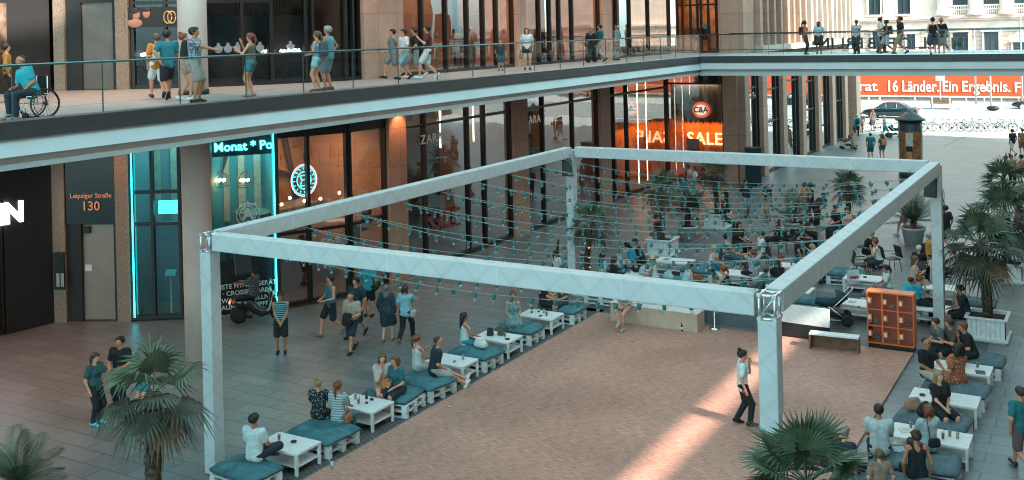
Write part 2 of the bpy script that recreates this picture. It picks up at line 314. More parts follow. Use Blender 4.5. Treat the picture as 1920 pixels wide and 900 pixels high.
# --- ground floor, far left black shopfront
p=FP[0]; q=FP[1]
mb=MB(); mb.wallseg(p,(q[0],q[1]),4.05,Z1,.3,0); mb.wallseg((-29.3,4),(-29.2,14.9),0,4.05,.3,0); mpart('black_fascia',mb,BLACKM)
glazing((-29.2,15.0),(-29.15,19.1),.05,4.0,[.35,.7],[1.0],gm=glassmat('dark shop glass',(.25,.25,.25),.05))
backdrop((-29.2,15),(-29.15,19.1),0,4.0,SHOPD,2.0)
mb=MB(); mb.wallseg(FP[1],FP[2],0,Z1,.25); mpart('black_wall',mb,BLACKM)
# --- entrance with door 130
PAT=mat('patterned tile',(.30,.225,.17),.6,0,.25,28,.3)
def seg(px0,px1,a,b,z0,z1,m,proud=.0,name='wall_panel',th=.2,label=None,bevel=0):
    P=colat(px0,a,b); Q=colat(px1,a,b); A,B=lift(P,Q,proud); mb=MB(); mb.wallseg(A,B,z0,z1,th,-th/2); mpart(name,mb,m,label,bevel); return A,B
seg(101,124,2,3,0,Z1,PAT,.12,'tiled_pillar'); seg(219,244,2,3,0,Z1,PAT,.12,'tiled_pillar',label='right hand tiled pillar beside the neon window')
A,B=seg(124,219,2,3,3.05,Z1,BLACK,.06,'glossy_panel'); seg(124,151,2,3,0,3.05,BLACKM,0,'door_surround'); seg(212,219,2,3,0,3.05,BLACKM,0,'door_surround')
DO=mat('grey steel door',(.30,.25,.21),.35,.3,.06,2)
seg(151,212,2,3,.04,3.0,DO,-.12,'door',.08)
A,B=seg(104,123,2,3,1.05,2.2,BLACKM,.2,'letter_box',.12)
# --- neon window bay
for a_,b_,x0,x1 in ((3,4,247,289),(3,4,289,337),(3,4,337,388),(4,5,388,519)):
    pass
P3=colat(247,3,4); P4=FP[4]; P45=colat(519,4,5)
glazing(P3,P4,.05,Z1,[.27,.62],[4.0,3.0],gm=glassmat('neon lit glass',(.55,.72,.72),.05))
backdrop(P3,P4,0,Z1,SHOPT,2.2)
glazing(P4,P45,.05,Z1,[],[5.7],gm=MATS['neon lit glass'])
backdrop(P4,P45,0,Z1,SHOPT,2.2)
# stripes of the curtain wall behind the neon windows
CUR=mat('pale curtain stripe',(.50,.36,.28),.8,0,.1)
for (u,v_) in ((P3,P4),(P4,P45)):
    a,b=lift(u,v_,-2.1); L=math.dist(a,b); n_=int(L/.5); mb=MB()
    for i in range(n_):
        t0=(i+.2)/n_; t1=(i+.65)/n_; mb.wallseg((a[0]+(b[0]-a[0])*t0,a[1]+(b[1]-a[1])*t0),(a[0]+(b[0]-a[0])*t1,a[1]+(b[1]-a[1])*t1),2.6,6.0,.04)
    mpart('striped_curtain',mb,CUR)
NEON=emis('cyan neon',(.02,.62,.72),2.2)
for px,a_,b_,lab in ((249,3,4,'cyan neon light line beside the right hand tiled pillar'),(515,4,5,'cyan neon light line between the fitness window and the bar')):
    c=colat(px,a_,b_); mb=MB(); mb.tube([(c[0]+.12,c[1]-.12,.15),(c[0]+.12,c[1]-.12,5.85)],.022,6); mb.build('neon_tube',NEON,origin=(c[0],c[1],0),label=lab,cat='neon light')
shoplight((-25.9,24.0,5.9),(1.6,1.2),45,(.2,.9,1)); shoplight((-24.8,25.2,5.9),(1.2,1.2),34,(.2,.9,1))
# --- bar / whisky shop
P5=FP[5]; A519=colat(519,4,5); A722=colat(722,6,7)
pts=[A519,(-23.0,25.9),FP[6],A722]
glazing(A519,(-23.0,25.9),.05,5.6,[.99],[2.4]); glazing((-23.0,25.9),FP[6],.05,5.6,[.97],[2.4]); glazing(FP[6],A722,.05,5.6,[.03],[2.4])
for a,b in ((A519,(-23.0,25.9)),((-23.0,25.9),FP[6]),(FP[6],A722)):
    mb=MB(); mb.wallseg(a,b,5.6,Z1,.25); mpart('dark_header',mb,BLACKM)
a=(-27.0,24.9);mb=MB(); mb.bx(-26.3,-26.1,24.5,29.3,0,6.3); mb.bx(-26.1,-22.6,29.2,29.35,0,6.3); mpart('shop_back_wall',mb,SHOPB,'orange brown back wall of the bar with a painted mural')
shoplight((-24.2,27.2,5.5),(1.6,2.4),62,(1,.55,.26))
# --- stone pillar, ZARA, pillar, glazing, pillar, C&A
def ypx(px,py=400,x=-22.4): return onx(px,py,x)[0]
yp=[ypx(722),ypx(755),ypx(958),ypx(985),ypx(1122),ypx(1141)]
pillar((-22.4,yp[0]),(-22.4,yp[1]),0,Z1,th=4.0); pillar((-22.4,yp[2]),(-22.4,yp[3]),0,Z1,th=4.0); pillar((-22.4,yp[4]),(-22.4,yp[5]),0,Z1,th=4.0)
fr=lambda y0,y1,ys:[(y-y0)/(y1-y0) for y in ys]
glazing((-22.4,yp[1]),(-22.4,yp[2]),.05,Z1,fr(yp[1],yp[2],[ypx(797),ypx(878),ypx(909)]),[5.35],label='tall dark framed window bay with golden shop letters')
glazing((-22.4,yp[3]),(-22.4,yp[4]),.05,Z1,fr(yp[3],yp[4],[ypx(1020),ypx(1076)]),[5.35,3.0])
glazing((-22.4,yp[5]),(-22.4,55.5),.05,Z1,fr(yp[5],55.5,[ypx(1153),ypx(1178)]),[5.35],gm=glassmat('mirroring side glass',(.5,.5,.48),.38,.003))
glazing((-22.35,55.6),(-19.05,55.6),.05,Z1,[],[5.55])
pillar((-19.05,55.6),(-18.25,55.6),0,Z1,proud=.12)
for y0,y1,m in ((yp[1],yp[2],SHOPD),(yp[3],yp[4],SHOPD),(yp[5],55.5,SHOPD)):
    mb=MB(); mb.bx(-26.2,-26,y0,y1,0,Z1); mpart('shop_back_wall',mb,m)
OB=mat('orange shop display wall',(.70,.24,.06),.7,0,.2,.7)
mb=MB(); mb.bx(-23.9,-18.5,57.4,57.55,0,3.35); mb.bx(-23.9,-23.8,55.9,57.4,0,3.35); mpart('display_wall',mb,OB,'glowing orange sale display wall behind the corner window')
mb=MB(); mb.bx(-22.3,-19.2,56.0,56.2,3.45,5.5); mpart('sign_wall',mb,mat('greige sign wall',(.30,.25,.22),.7,0,.1,.7))
mb=MB(); mb.bx(-25.9,-23.5,50.3,55.2,0,3.3); mpart('display_wall',mb,OB,'orange display wall seen through the side window of the corner shop')
shoplight((-20.8,56.9,3.25),(3,.5),42,(1,.36,.09)); shoplight((-23.0,52.6,3.3),(.6,4),24,(1,.36,.09)); shoplight((-20.8,55.9,5.6),(2.6,.15),10,(1,.75,.5))
shoplight((-24.3,34.2,6.2),(1.2,6),32,(1,.75,.5)); shoplight((-24.3,42.5,6.2),(1.2,6),32,(1,.6,.35))
# slim bright light lines hanging in the shop windows
LINE=emis('warm light line',(1,.72,.5),3)
mb=MB()
for px,z0,z1 in ((765,1.2,6.1),(843,4.3,6.1),(905,4.3,6.2)): 
    y=ypx(px); mb.box((-22.75,y,(z0+z1)/2),(.03,.05,z1-z0))
mpart('light_line',mb,LINE)
mb=MB()
for px,z0,z1 in ((1193,4.6,6.2),(1211,.3,6.2),(1227,.3,6.2)): mb.box((-22.75,ypx(px),(z0+z1)/2),(.03,.05,z1-z0))
mpart('light_line',mb,LINE)
# --- ground floor colonnade beyond the corner (x = -18.25)
XC=-18.25
cpx=[(1380,1399),(1424,1442),(1463,1478),(1499,1514),(1528,1544),(1556,1570),(1581,1592)]
ys=[]
DFR=mat('doorway dark',(.05,.035,.03),.5)
for i,(a,b) in enumerate(cpx):
    y0=55.75 if i==0 else onx((a+b)/2+2,300,XC+.35)[0]-.3
    y1=y0+.85; ys.append((y0,y1))
    mb=MB(); mb.bx(XC-.5,XC+.40,y0,y1,0,Z1); mpart('stone_pillar',mb,STONE,bevel=.01)
REFG=glassmat('mirror shop glass',(.30,.32,.33),.58,.003)
for i in range(len(ys)-1):
    glazing((XC+.04,ys[i][1]),(XC+.04,ys[i+1][0]),.05,Z1,[.78],[4.9,3.0] if i%2 else [5.2],gm=REFG)
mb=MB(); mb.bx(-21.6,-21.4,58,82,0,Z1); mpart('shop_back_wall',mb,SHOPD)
mb=MB(); mb.bx(XC-.5,XC+.45,83.4,84.9,0,Z1+.9); mpart('corner_column',mb,STONE,'free standing sandstone column at the street end of the mall',.01)
mb=MB(); mb.bx(-26,XC+.45,81.2,84.9,Z1,Z1+.87); mpart('entrance_beam',mb,STONE)
# --- upper floor
def useg(px0,px1,a,b,z0,z1,m,proud,name,th=.25,py=60,label=None):
    P=colat(px0,a,b,py); Q=colat(px1,a,b,py); A,B=lift(P,Q,proud); mb=MB(); mb.wallseg(A,B,z0,z1,th,-th/2); mpart(name,mb,m,label); return A,B
U0,U1=ZU,ZT
pillarU=lambda px0,px1,x=-22.4,th=3.0: pillar((x,onx(px0,80,x)[0]),(x,onx(px1,80,x)[0]),U0,U1,th=th)
mb=MB(); mb.wallseg(FP[0],FP[1],U0,U1,.25); mpart('black_wall',mb,BLACKM)
mb=MB(); mb.wallseg(FP[1],FP[2],U0,U1,.25); mpart('black_wall',mb,BLACKM)
useg(103,123,2,3,U0,U1,PAT,.12,'tiled_pillar'); useg(219,243,2,3,U0,U1,PAT,.12,'tiled_pillar')
useg(124,152,2,3,U0,U1,BLACKM,0,'door_surround'); useg(211,219,2,3,U0,U1,BLACKM,0,'door_surround'); useg(152,211,2,3,9.95,U1,BLACKM,0,'door_surround')
useg(152,211,2,3,U0+.02,9.95,mat('grey brown door upper',(.13,.105,.09),.3,.2,.1,2),-.08,'door')
useg(244,252,3,4,U0,U1,BLACKM,0,'door_surround')
UP3=colat(250,3,4,60)
DG=glassmat('jeweller window glass',(.42,.42,.41),.04)
glazing(UP3,FP[4],U0,U1,[.45],[9.9],gm=DG); glazing(FP[4],FP[5],U0,U1,[.55],[9.9],gm=DG)
y675=onx(672,80,-22.4)[0]
glazing(FP[5],FP[6],U0,U1,[.45,.55],[],gm=DG); glazing(FP[6],(-22.4,y675),U0,U1,[.5],[],gm=DG)
JB=mat('jeweller back wall',(.05,.05,.055),.6,0,.2,.6)
backdrop(UP3,FP[4],U0,U1,JB,1.6); backdrop(FP[4],FP[5],U0,U1,JB,1.4); mb=MB(); mb.bx(-24.9,-24.8,25,y675,U0,U1); mpart('shop_back_wall',mb,JB)
yy=[onx(p,80,-22.4)[0] for p in (672,747,960,978,1122,1140)]
pillar((-22.4,yy[0]),(-22.4,yy[1]),U0,U1,th=3.); pillar((-22.4,yy[2]),(-22.4,yy[3]),U0,U1,th=3.); pillar((-22.4,yy[4]),(-22.4,yy[5]),U0,U1,th=3.)
MIR=glassmat('wavy shop glass',(.58,.50,.45),.10,.004)
y=lambda p:onx(p,80,-22.4)[0]
glazing((-22.4,yy[1]),(-22.4,yy[2]),U0,U1,fr(yy[1],yy[2],[y(790),y(835),y(875),y(905),y(930)]),[],gm=MIR)
glazing((-22.4,yy[3]),(-22.4,yy[4]),U0,U1,fr(yy[3],yy[4],[y(1010),y(1030),y(1048),y(1072)]),[],gm=MIR)
glazing((-22.4,yy[5]),(-22.4,56.2),U0,U1,fr(yy[5],56.2,[y(1155),y(1180),y(1215)]),[],gm=MIR)
UB=mat('pinkish plaster back wall',(.40,.26,.19),.8,0,.12,.5)
for a_,b_,e in ((yy[1],yy[2],150),(yy[3],yy[4],110),(yy[5],56,90)):
    mb=MB(); mb.bx(-25.6,-25.4,a_,b_,U0,U1); mpart('shop_back_wall',mb,UB)
    shoplight((-24.0,(a_+b_)/2,ZT-.1),(1.2,(b_-a_)*.8),e,(1,.62,.36))
# upper corner: frontal doors to the lit store
yd=57.6
glazing((-22.4,yd),(-19.7,yd),U0,10.6,[.12,.30,.46,.54,.70,.88],[10.0],gm=glassmat('door glass',(.8,.7,.6),.03),name='entrance_door',label='dark framed double door glowing orange on the upper floor')
mb=MB(); mb.bx(-22.4,-19.7,yd-.1,yd+.1,10.6,ZT); mpart('dark_header',mb,BLACKM)
mb=MB(); mb.bx(-24,-18.6,61.4,61.6,U0,ZT); mpart('shop_back_wall',mb,mat('amber store wall',(.62,.36,.20),.7,0,.35,1.6),'orange lit back wall of the upper store')
shoplight((-21,59.7,12.4),(3,2),75,(1,.50,.20)); shoplight((-25.2,27,12.9),(.6,4),6,(1,.8,.6))
mb=MB(); mb.bx(-19.7,-18.25,57.0,57.7,U0,ZT); mb.bx(-18.9,-18.25,57.7,59.0,U0,ZT); mpart('stone_pillar',mb,STONE,bevel=.01)
# upper fins, x=-18.25: slim sandstone fins, far ones coloured paler as sunlit, narrow glass between
fy=59.2; k=0
FIN=mat('sunlit fin stone',(.55,.44,.37),.7,0,.1,1.)
glazing((XC-.3,59.0),(XC-.3,83.4),U0+.35,ZT,[i/16 for i in range(1,16)],[],gm=REFG,label='narrow windows between the upper stone fins')
mb=MB(); mb.bx(-19.8,-19.7,59,83.4,U0,ZT); mpart('shop_back_wall',mb,SHOPD)
while fy<83.5:
    wdt=.62 if k%4 else .95
    mb=MB(); mb.bx(XC-.2,XC+.30,fy,fy+wdt*.55,U0,ZT); mpart('stone_fin',mb,STONE if fy<70 else FIN); fy+=1.45; k+=1
mb=MB(); mb.bx(-20,XC+.5,59,84.9,U0-.02,U0+.33); mpart('sill',mb,FIN)
mb=MB(); mb.bx(-26,XC+.45,82.6,84.9,U0+.33,26); mpart('end_wall',mb,STONE)
mb=MB(); mb.prism([(-45,4.)]+[(x+3.2,y-(1.2 if i<6 else 0)) for i,(x,y) in enumerate(FP[:7])]+[(-19.2,56),(-45,56)],13.35,13.85); mpart('unseen_canopy',mb,CARC)  # out of view, added to darken the walkway and upper facade
# round column through both floors
CP=mat('smooth plaster column',(.80,.62,.56),.7,0,.06,1.)
mb=MB(); mb.lathe([(.39,0),(.39,6.3)],(-21.95,20.2,0),40); mb.lathe([(.39,ZU),(.39,ZT)],(-21.95,20.2,0),40); mb.lathe([(.41,ZU),(.41,ZU+.12)],(-21.95,20.2,0),40,1)
mb.build('round_column',[CP,BLACKM],origin=(-21.95,20.2,0),label='smooth round column beside the neon window, running up through the balcony',cat='column')
# soffit downlight of the pillar beside the bar (seen lit in the photo)
def spot(c,e,col=(1,.42,.18),ang=70):
    l=bpy.data.lights.new('downlight','SPOT'); l.energy=e; l.color=col; l.spot_size=R(ang); l.spot_blend=.7; l.shadow_soft_size=.06
    o=bpy.data.objects.new('downlight',l); COL.objects.link(o); o.location=c
DLT=emis('downlight lens',(1,.65,.4),6)
for c,e,a in (((-21.85,29.75,6.27),34,95),((-26.6,20.6,6.25),26,120),((-24.5,15.5,6.25),110,125),((-25.9,19.0,6.25),30,120)):
    spot((c[0],c[1],c[2]-.03),e,ang=a)
    mb=MB(); mb.lathe([(.09,0),(.09,.03)],(c[0],c[1],c[2]),16); mb.build('ceiling_downlight',DLT,origin=c,label='small round lamp set in the balcony soffit '+({29.75:'above the stone pillar',20.6:'outside the grey steel door',15.5:'over the black shopfront'}.get(c[1],'between door and black shopfront')),cat='ceiling lamp')
for c in ((-25.6,16.5,13.3),(-24.2,21.0,13.3),(-21.4,27.5,13.3),(-20.9,36.,13.3),(-20.9,45.,13.3)):
    spot(c,260 if c[0]<-24 else 110,ang=110); mb=MB(); mb.lathe([(.09,0),(.09,.03)],(c[0],c[1],c[2]+.02),16); mb.build('ceiling_downlight',DLT,origin=c,label='small round ceiling lamp above the upper walkway near '+{16.5:'the kiosk',21.0:'the round column',27.5:'the jeweller door',36.:'the four friends',45.:'the woman in white'}[c[1]],cat='ceiling lamp')
# ================================================================== UPPER WALKWAY AND BRIDGE
XB=-18.25; YB=49.85
walk=thing('upper_walkway',(XB,30,ZU),0,'long upper floor walkway with pale beam along the shopfronts','walkway'); WO=(XB,30,ZU)
wp=lambda n,m_,mt,**k: m_.build(n,mt,walk,origin=WO,**k)
UFL=brickmat('upper walkway slabs',(.36,.355,.35),(.33,.325,.32),(.2,.2,.2),1.2,.6,.008,.45,.2,.5,'yx',.12,.4)
fp=[(-33,4.),(XB,4.),(XB,57),(-24,57)]
mb=MB(); mb.bx(-33,XB,-6,YB,6.98,ZU); mb.bx(-33,-18.3,YB,57.9,6.98,ZU); wp('floor_slab',mb,UFL)
DFAS=mat('dark fascia',(.045,.045,.048),.5,0,.08); BEAM=mat('pale beam paint',(.50,.56,.57),.4,0,.04,1.2); BEAM2=mat('warm grey beam',(.55,.48,.45),.5,0,.04,1.2)
mb=MB(); mb.bx(XB,XB+.06,-6,YB-.06,6.93,ZU+.03); wp('dark_fascia',mb,DFAS)
mb=MB()
yb=-6
seams=[-6,8.5,20.4,32.2,44,YB-.1]
for a,b in zip(seams[:-1],seams[1:]):
    mb.add([(XB-.02,a+.01,6.92),(XB-.02,b-.01,6.92),(XB+.13,b-.01,6.60),(XB+.13,a+.01,6.60),(XB-.3,a+.01,6.92),(XB-.3,b-.01,6.92),(XB-.3,b-.01,6.60),(XB-.3,a+.01,6.60)],[(0,1,5,4),(3,2,1,0)[::-1],(7,6,2,3),(0,4,7,3),(1,2,6,5)])
wp('pale_beam',mb,BEAM,bevel=.01)
mb=MB(); mb.bx(XB-.35,XB-.04,-6,YB-.1,6.42,6.60); wp('shadow_gap',mb,BEAM2)
mb=MB()
for a,b in zip(seams[:-1],seams[1:]): mb.bx(XB-.3,XB+.02,a+.01,b-.01,6.33,6.45)
wp('lower_beam',mb,BEAM,bevel=.008)
mb=MB(); mb.bx(-33,XB-.35,-6,57.9,6.345,6.40); wp('soffit',mb,mat('soffit panels',(.42,.35,.32),.7,0,.05,1.))
# pale line in walkway floor
mb=MB(); mb.bx(-21.7,-21.58,-6,25,ZU+.004,ZU+.012); wp('floor_drain',mb,mat('bright drain',(.75,.65,.58),.3,.2,.05))
def balustrade(name,p0,p1,joints,label,z=ZU,inner=0.):
    L=math.dist(p0,p1); ux,uy=(p1[0]-p0[0])/L,(p1[1]-p0[1])/L; rz=math.atan2(uy,ux)
    t=thing(name,(p0[0],p0[1],z),0,label,'balustrade')
    js=[0]+joints+[L]
    for a,b in zip(js[:-1],js[1:]):
        a+=.01; b-=.01; MB().add([(ux*a,uy*a,.05),(ux*b,uy*b,.05),(ux*b,uy*b,1.07),(ux*a,uy*a,1.07)],[(0,1,2,3)]).build('glass_panel',RAILGLASS,t)
    for j in js: MB().box((ux*j,uy*j,.55),(.012,.03,1.02),rz).build('joint_strip',mat('dark joint',(.06,.09,.09),.3,.3,0),t)
    MB().tube([(0,0,1.10),(ux*L,uy*L,1.10)],.027,10).build('handrail',mat('steel handrail',(.12,.20,.21),.25,.8,.05),t)
    MB().box((ux*L/2,uy*L/2,.035),(L,.07,.06),rz).build('base_channel',ALU,t)
    return t
Y0=2.0
jy=[onx(p,150,XB)[0]-Y0 for p in (22,192,337,461,569,662,747,820,887,947,1003,1051,1095,1137,1175,1208,1240,1268)]
balustrade('glass_balustrade',(XB,Y0),(XB,YB),[Y0-Y0+4.,7.]+[j for j in jy if j>8],'glass balustrade with steel handrail along the long upper walkway')
# bridge
br=thing('footbridge',(-5,YB+2,ZU),0,'pale upper footbridge crossing the plaza with dark fascia','bridge'); BO=(-5,YB+2,ZU)
bp_=lambda n,m_,mt,**k: m_.build(n,mt,br,origin=BO,**k)
X1=9.0; YE=54.6
mb=MB(); mb.bx(XB-.05,X1,YB,YE,6.98,ZU-.005); bp_('floor_slab',mb,mat('pale bridge floor',(.55,.55,.54),.45,0,.06,.8))
mb=MB(); mb.bx(XB+.0,X1,YB-.06,YB,6.93,ZU+.03); bp_('dark_fascia',mb,DFAS)
mb=MB(); mb.add([(XB-.02,YB-.02,6.92),(X1,YB-.02,6.92),(X1,YB-.13,6.60),(XB+.13,YB-.13,6.60),(XB-.02,YB+.3,6.92),(X1,YB+.3,6.92),(X1,YB+.3,6.6),(XB+.13,YB+.3,6.6)],[(0,4,5,1),(0,1,2,3)[::-1],(3,2,6,7),(1,5,6,2)]); bp_('pale_beam',mb,BEAM)
mb=MB(); mb.bx(XB,X1,YB+.04,YB+.35,6.42,6.60); bp_('shadow_gap',mb,BEAM2)
mb=MB(); mb.bx(XB,X1,YB-.02,YB+.3,6.28,6.45); mb.bx(XB-.3,X1,YB+.3,YE,6.35,6.45); mb.bx(XB,X1,YE-.1,YE,6.35,6.97); bp_('lower_beam',mb,BEAM)
bj=[ony(p,120,YB)[0]-XB for p in (1343,1400,1442,1470,1560,1650,1728,1780,1825,1913)]
balustrade('glass_balustrade',(XB,YB-.02),(X1,YB-.02),bj,'glass balustrade on the near edge of the footbridge')
balustrade('glass_balustrade',(XB,YE-.1),(X1,YE-.1),[2.,4.,6.,8.,10,12,14,16,18,20,22,24],'glass balustrade on the far edge of the footbridge')
# letters of the mall sign on the far edge of the bridge, seen from behind
SGN=mat('dark sign letters',(.03,.04,.045),.4,.2,0)
sg=thing('mall_sign',(-10,YE+.15,ZU),0,'dark capital letters of the mall sign standing on the far bridge edge, seen from behind','sign')
chars=[('I',1556),('L',1577),('R',1593),('E',1612),('B',1635),('F',1672),('O',1699),('L',1731),('L',1748),('A',1775),('M',1805)]
chars=[('N',1545),('I',1561),('L',1577),('R',1594),('E',1612),('B',1635),('F',1674),('O',1697),('L',1731),('L',1748),('A',1768),('M',1795)]
for ch,px in chars:
    x,z=ony(px,82,YE+.15)
    text('letter',ch,.78,(x+10,0,z-ZU),(1,0,0),SGN,.03,.02,parent=sg,mirror=True)
MB().bx(-9.2,2,-.03,.03,.2,.24).build('sign_rail',SGN,sg)
# ================================================================== RIGHT-HAND BUILDING (out of frame, shades the plaza) 
rb=thing('office_block',(14,35,0),0,'tall sandstone block facing the mall across the plaza','building')
mb=MB(); mb.bx(-4.6,10,-60,43.5,0,12.6); mb.build('wall',STONE,rb)
RG=mat('window band glass',(.05,.07,.08),.1,.2,0)
mb=MB()
for zf in (1,4.4,8):
    for k in range(34): mb.bx(-4.66,-4.55,-58+k*3.1,-56+k*3.1,zf,zf+2.5)
mb.build('window',RG,rb)
# unseen screen wall above a slot, added to shape the dance floor sun streak
mb=MB(); mb.bx(-4.6,-4.0,-60,22,13.5,37); mb.bx(-4.6,-4.0,22,43.5,13.5,26); mb.build('upper_wall',STONE,rb)
mb=MB()
for y0,y1 in ((-60,-24),(-18.0,-17.85),(-14.1,-14.0),(-10.2,43.5)): mb.bx(-4.6,-4.0,y0,y1,12.6,13.5)
mb.build('sun_slot_pier',STONE,rb)  # added piers close the slot outside the sun streak
# ================================================================== ACROSS THE STREET
hd=thing('street_hoarding',(-18,122,0),0,'long orange red hoarding with white lettering across the street','hoarding')
YH=122.
xa,_z=ony(1380,160,YH); _,zb=ony(1700,179,YH); _,zt=ony(1700,140,YH)
mb=MB(); mb.bx(-70,30,.0,.15,zb,zb+4.2); mb.v=[(a+18,b,c) for a,b,c in mb.v]
mb.build('banner',mat('orange red banner cloth',(.58,.065,.012),.7,0,.06,.5),hd)
mb=MB(); mb.bx(-52,48,.02,.3,0,zb-.18,); mb.build('plinth',mat('grey concrete plinth',(.25,.22,.20),.8,0,.2,.6),hd)
mb=MB(); mb.bx(-52,48,-.08,.32,zb-.18,zb); mb.build('ledge',mat('pale ledge',(.6,.5,.42),.8,0,.1,.6),hd)
WT=mat('white lettering',(.85,.83,.80),.6,0,0)
def btext(s,px0,px1,py0,py1):
    x0,z0=ony(px0,py1,YH-.1); x1,z1=ony(px1,py0,YH-.1)
    me=text_mesh(s,1,.01,.012,'LEFT'); xs=[v.co.x for v in me.vertices]; ys_=[v.co.y for v in me.vertices]
    sx=(x1-x0)/(max(xs)-min(xs)); sy=(z1-z0)/(max(ys_)-min(ys_)); mnx=min(xs); mny=min(ys_)
    for v in me.vertices:
        X,Y,Z=v.co; v.co=((X-mnx)*sx+x0+18,-.04+Z,(Y-mny)*sy+z0)
    me.materials.append(WT); o=bpy.data.objects.new('banner_text',me); COL.objects.link(o); o.parent=hd
# a plain slab serif is made by adding small serifs is not attempted: the built-in face is used
btext('Bundesrat',1523,1645,152,170); btext('16 Länder.',1666,1760,151,172); btext('Ein Ergebnis.',1768,1894,152,178); btext('F',1903,1915,154,173)
# sandstone palace
PY_=135.
pal=thing('stone_palace',(-18,PY_,0),0,'pale historic sandstone palace with tall windows, columns and balustrades','building')
pp=lambda n,m_,mt,**k: m_.build(n,mt,pal,origin=(-18,PY_,0),**k)
zw=lambda py:ony(1760,py,PY_)[1]; xw=lambda px:ony(px,50,PY_)[0]
SM=mat('smooth pale stone',(.84,.62,.53),.8,0,.08,.8)
zc=zw(33); zc2=zw(52)
mb=MB(); mb.bx(-60,40,PY_,PY_+14,0,zc2); pp('lower_wall',mb,STONE2)
mb=MB(); mb.bx(-60,40,PY_+.05,PY_+14,zc2,26); pp('upper_wall',mb,SM)
mb=MB(); mb.bx(-60,40,PY_-.5,PY_+.05,zc-.15,zc+.15); mb.bx(-60,40,PY_-.3,PY_+.05,zc-.4,zc-.15); mb.bx(-60,40,PY_-.2,PY_,zc2-.1,zc2+.12); pp('cornice',mb,SM)
WG=glassmat('old window glass',(.3,.34,.36),.25,.01); WF=mat('dark window frame',(.05,.05,.05),.5)
def pwin(px0,px1,py0,py1,lower=False):
    x0,x1=xw(px0),xw(px1); z0=zw(py1); z1=zw(py0)
    mb=MB(); d=PY_-.06
    for a,b in ((x0-.22,x0),(x1,x1+.22)): mb.bx(a,b,d-.15,d+.1,z0-.2,z1+.2)
    mb.bx(x0-.35,x1+.35,d-.3,d+.1,z1+.2,z1+.42); mb.bx(x0-.3,x1+.3,d-.25,d+.1,z0-.36,z0-.16)
    f=pp('window',mb,SM)
    g=MB(); g.bx(x0,x1,d-.02,d+.02,z0-.16,z1+.2); g.build('pane',RG,f,origin=(-18,PY_,0))
    h=MB(); h.bx((x0+x1)/2-.06,(x0+x1)/2+.06,d-.08,d-.02,z0-.16,z1+.2); h.bx(x0,x1,d-.08,d-.02,z1-.5,z1-.4); 
    for a in (x0,x1-.08): h.bx(a,a+.08,d-.08,d-.02,z0-.16,z1+.2)
    h.build('window_frame',WF,f,origin=(-18,PY_,0))
for a,b in ((1560,1582),(1630,1652),(1684,1708),(1787,1816),(1845,1875),(1903,1932),(1960,1990)): pwin(a,b,-40,22 if a<1750 else 15)
for a,b,c,d_ in ((1636,1660,60,88),(1700,1716,66,90),(1786,1815,64,97),(1845,1872,64,97),(1899,1930,84,100),(1560,1590,60,90)): pwin(a,b,c,d_)
def column(px,wd=1.5):
    x=xw(px); mb=MB(); mb.lathe([(wd/2+.25,zc+.15),(wd/2+.25,zc+.45),(wd/2+.1,zc+.55),(wd/2+.12,zc+.75),(wd/2,zc+.9),(wd/2*.9,zc+8.5),(wd/2+.2,zc+9)],(x,PY_-.1,0),24); pp('column',mb,SM)
for px in (1770,1830,1889,1945): column(px)
for px in (1668,): 
    x=xw(px); mb=MB(); mb.bx(x-.7,x+.7,PY_-.25,PY_+.05,zc+.15,20); pp('pilaster',mb,SM)
for a,b in ((1780,1817),(1840,1876),(1898,1935)):
    x0,x1=xw(a),xw(b); mb=MB(); mb.bx(x0,x1,PY_-.35,PY_-.1,zc+1.25,zc+1.45); mb.bx(x0,x1,PY_-.35,PY_-.1,zc+.15,zc+.3)
    n_=9
    for i in range(n_): mb.lathe([(.06,0),(.11,.25),(.05,.6),(.09,.95)],(x0+(i+.5)*(x1-x0)/n_,PY_-.22,zc+.3),8)
    pp('stone_balustrade',mb,SM)
# ================================================================== TRUSS
XA,XD=-15.9,-4.5; YA,YD=14.95,30.9; TZ=4.85; BW=.28; BH=.34
tr=thing('truss_frame',(XA,YA,0),0,'large rectangular truss frame wrapped in white canvas on four tall posts','truss frame')
tp=lambda n,m_,mt,**k: m_.build(n,mt,tr,origin=(XA,YA,0),**k)
def cover(n,x0,x1,y0,y1,z0,z1):
    mb=MB(); mb.bx(x0,x1,y0,y1,z0,z1); return tp(n,mb,TRUSSC,bevel=.018)
h=BW/2
cover('beam_cover',XA-h,XA+h,YA+.24,YD-.2,TZ-BH,TZ)          # left
cover('beam_cover',XD-h,XD+h,YA+.26,YD-.2,TZ-BH,TZ)          # right
cover('beam_cover',XA+.20,XD-.18,YA-h,YA+h,TZ-BH,TZ)          # near
cover('beam_cover',XA+.2,XD-.2,YD-h,YD+h,TZ-BH,TZ)           # far
for x in (XA,XD):
    for y in (YA,YD):
        cover('post_cover',x-.142,x+.142,y-.142,y+.142,.02,TZ-BH-.05 if y==YA else TZ-.1)
        if y==YA:
            mb=MB(); q=.115
            zs=(TZ-BH-.03,TZ-.03)
            for a in (-q,q):
                for b in (-q,q):
                    mb.tube([(x+a,y+b,zs[0]-.06),(x+a,y+b,zs[1])],.024,8)
                    mb.box((x+a,y+b,zs[1]),(.06,.06,.05)); mb.box((x+a,y+b,zs[0]),(.06,.06,.05))
            for z in zs:
                for a in (-q,q): mb.tube([(x+a,y-q,z),(x+a,y+q+.1,z)],.024,8); mb.tube([(x-q,y+a,z),(x+q,y+a,z)],.024,8)
            for a in (-q,q): mb.tube([(x-q,y+a,zs[0]),(x+q,y+a,zs[1])],.012,6)
            tp('corner_frame',mb,ALU)
        pass
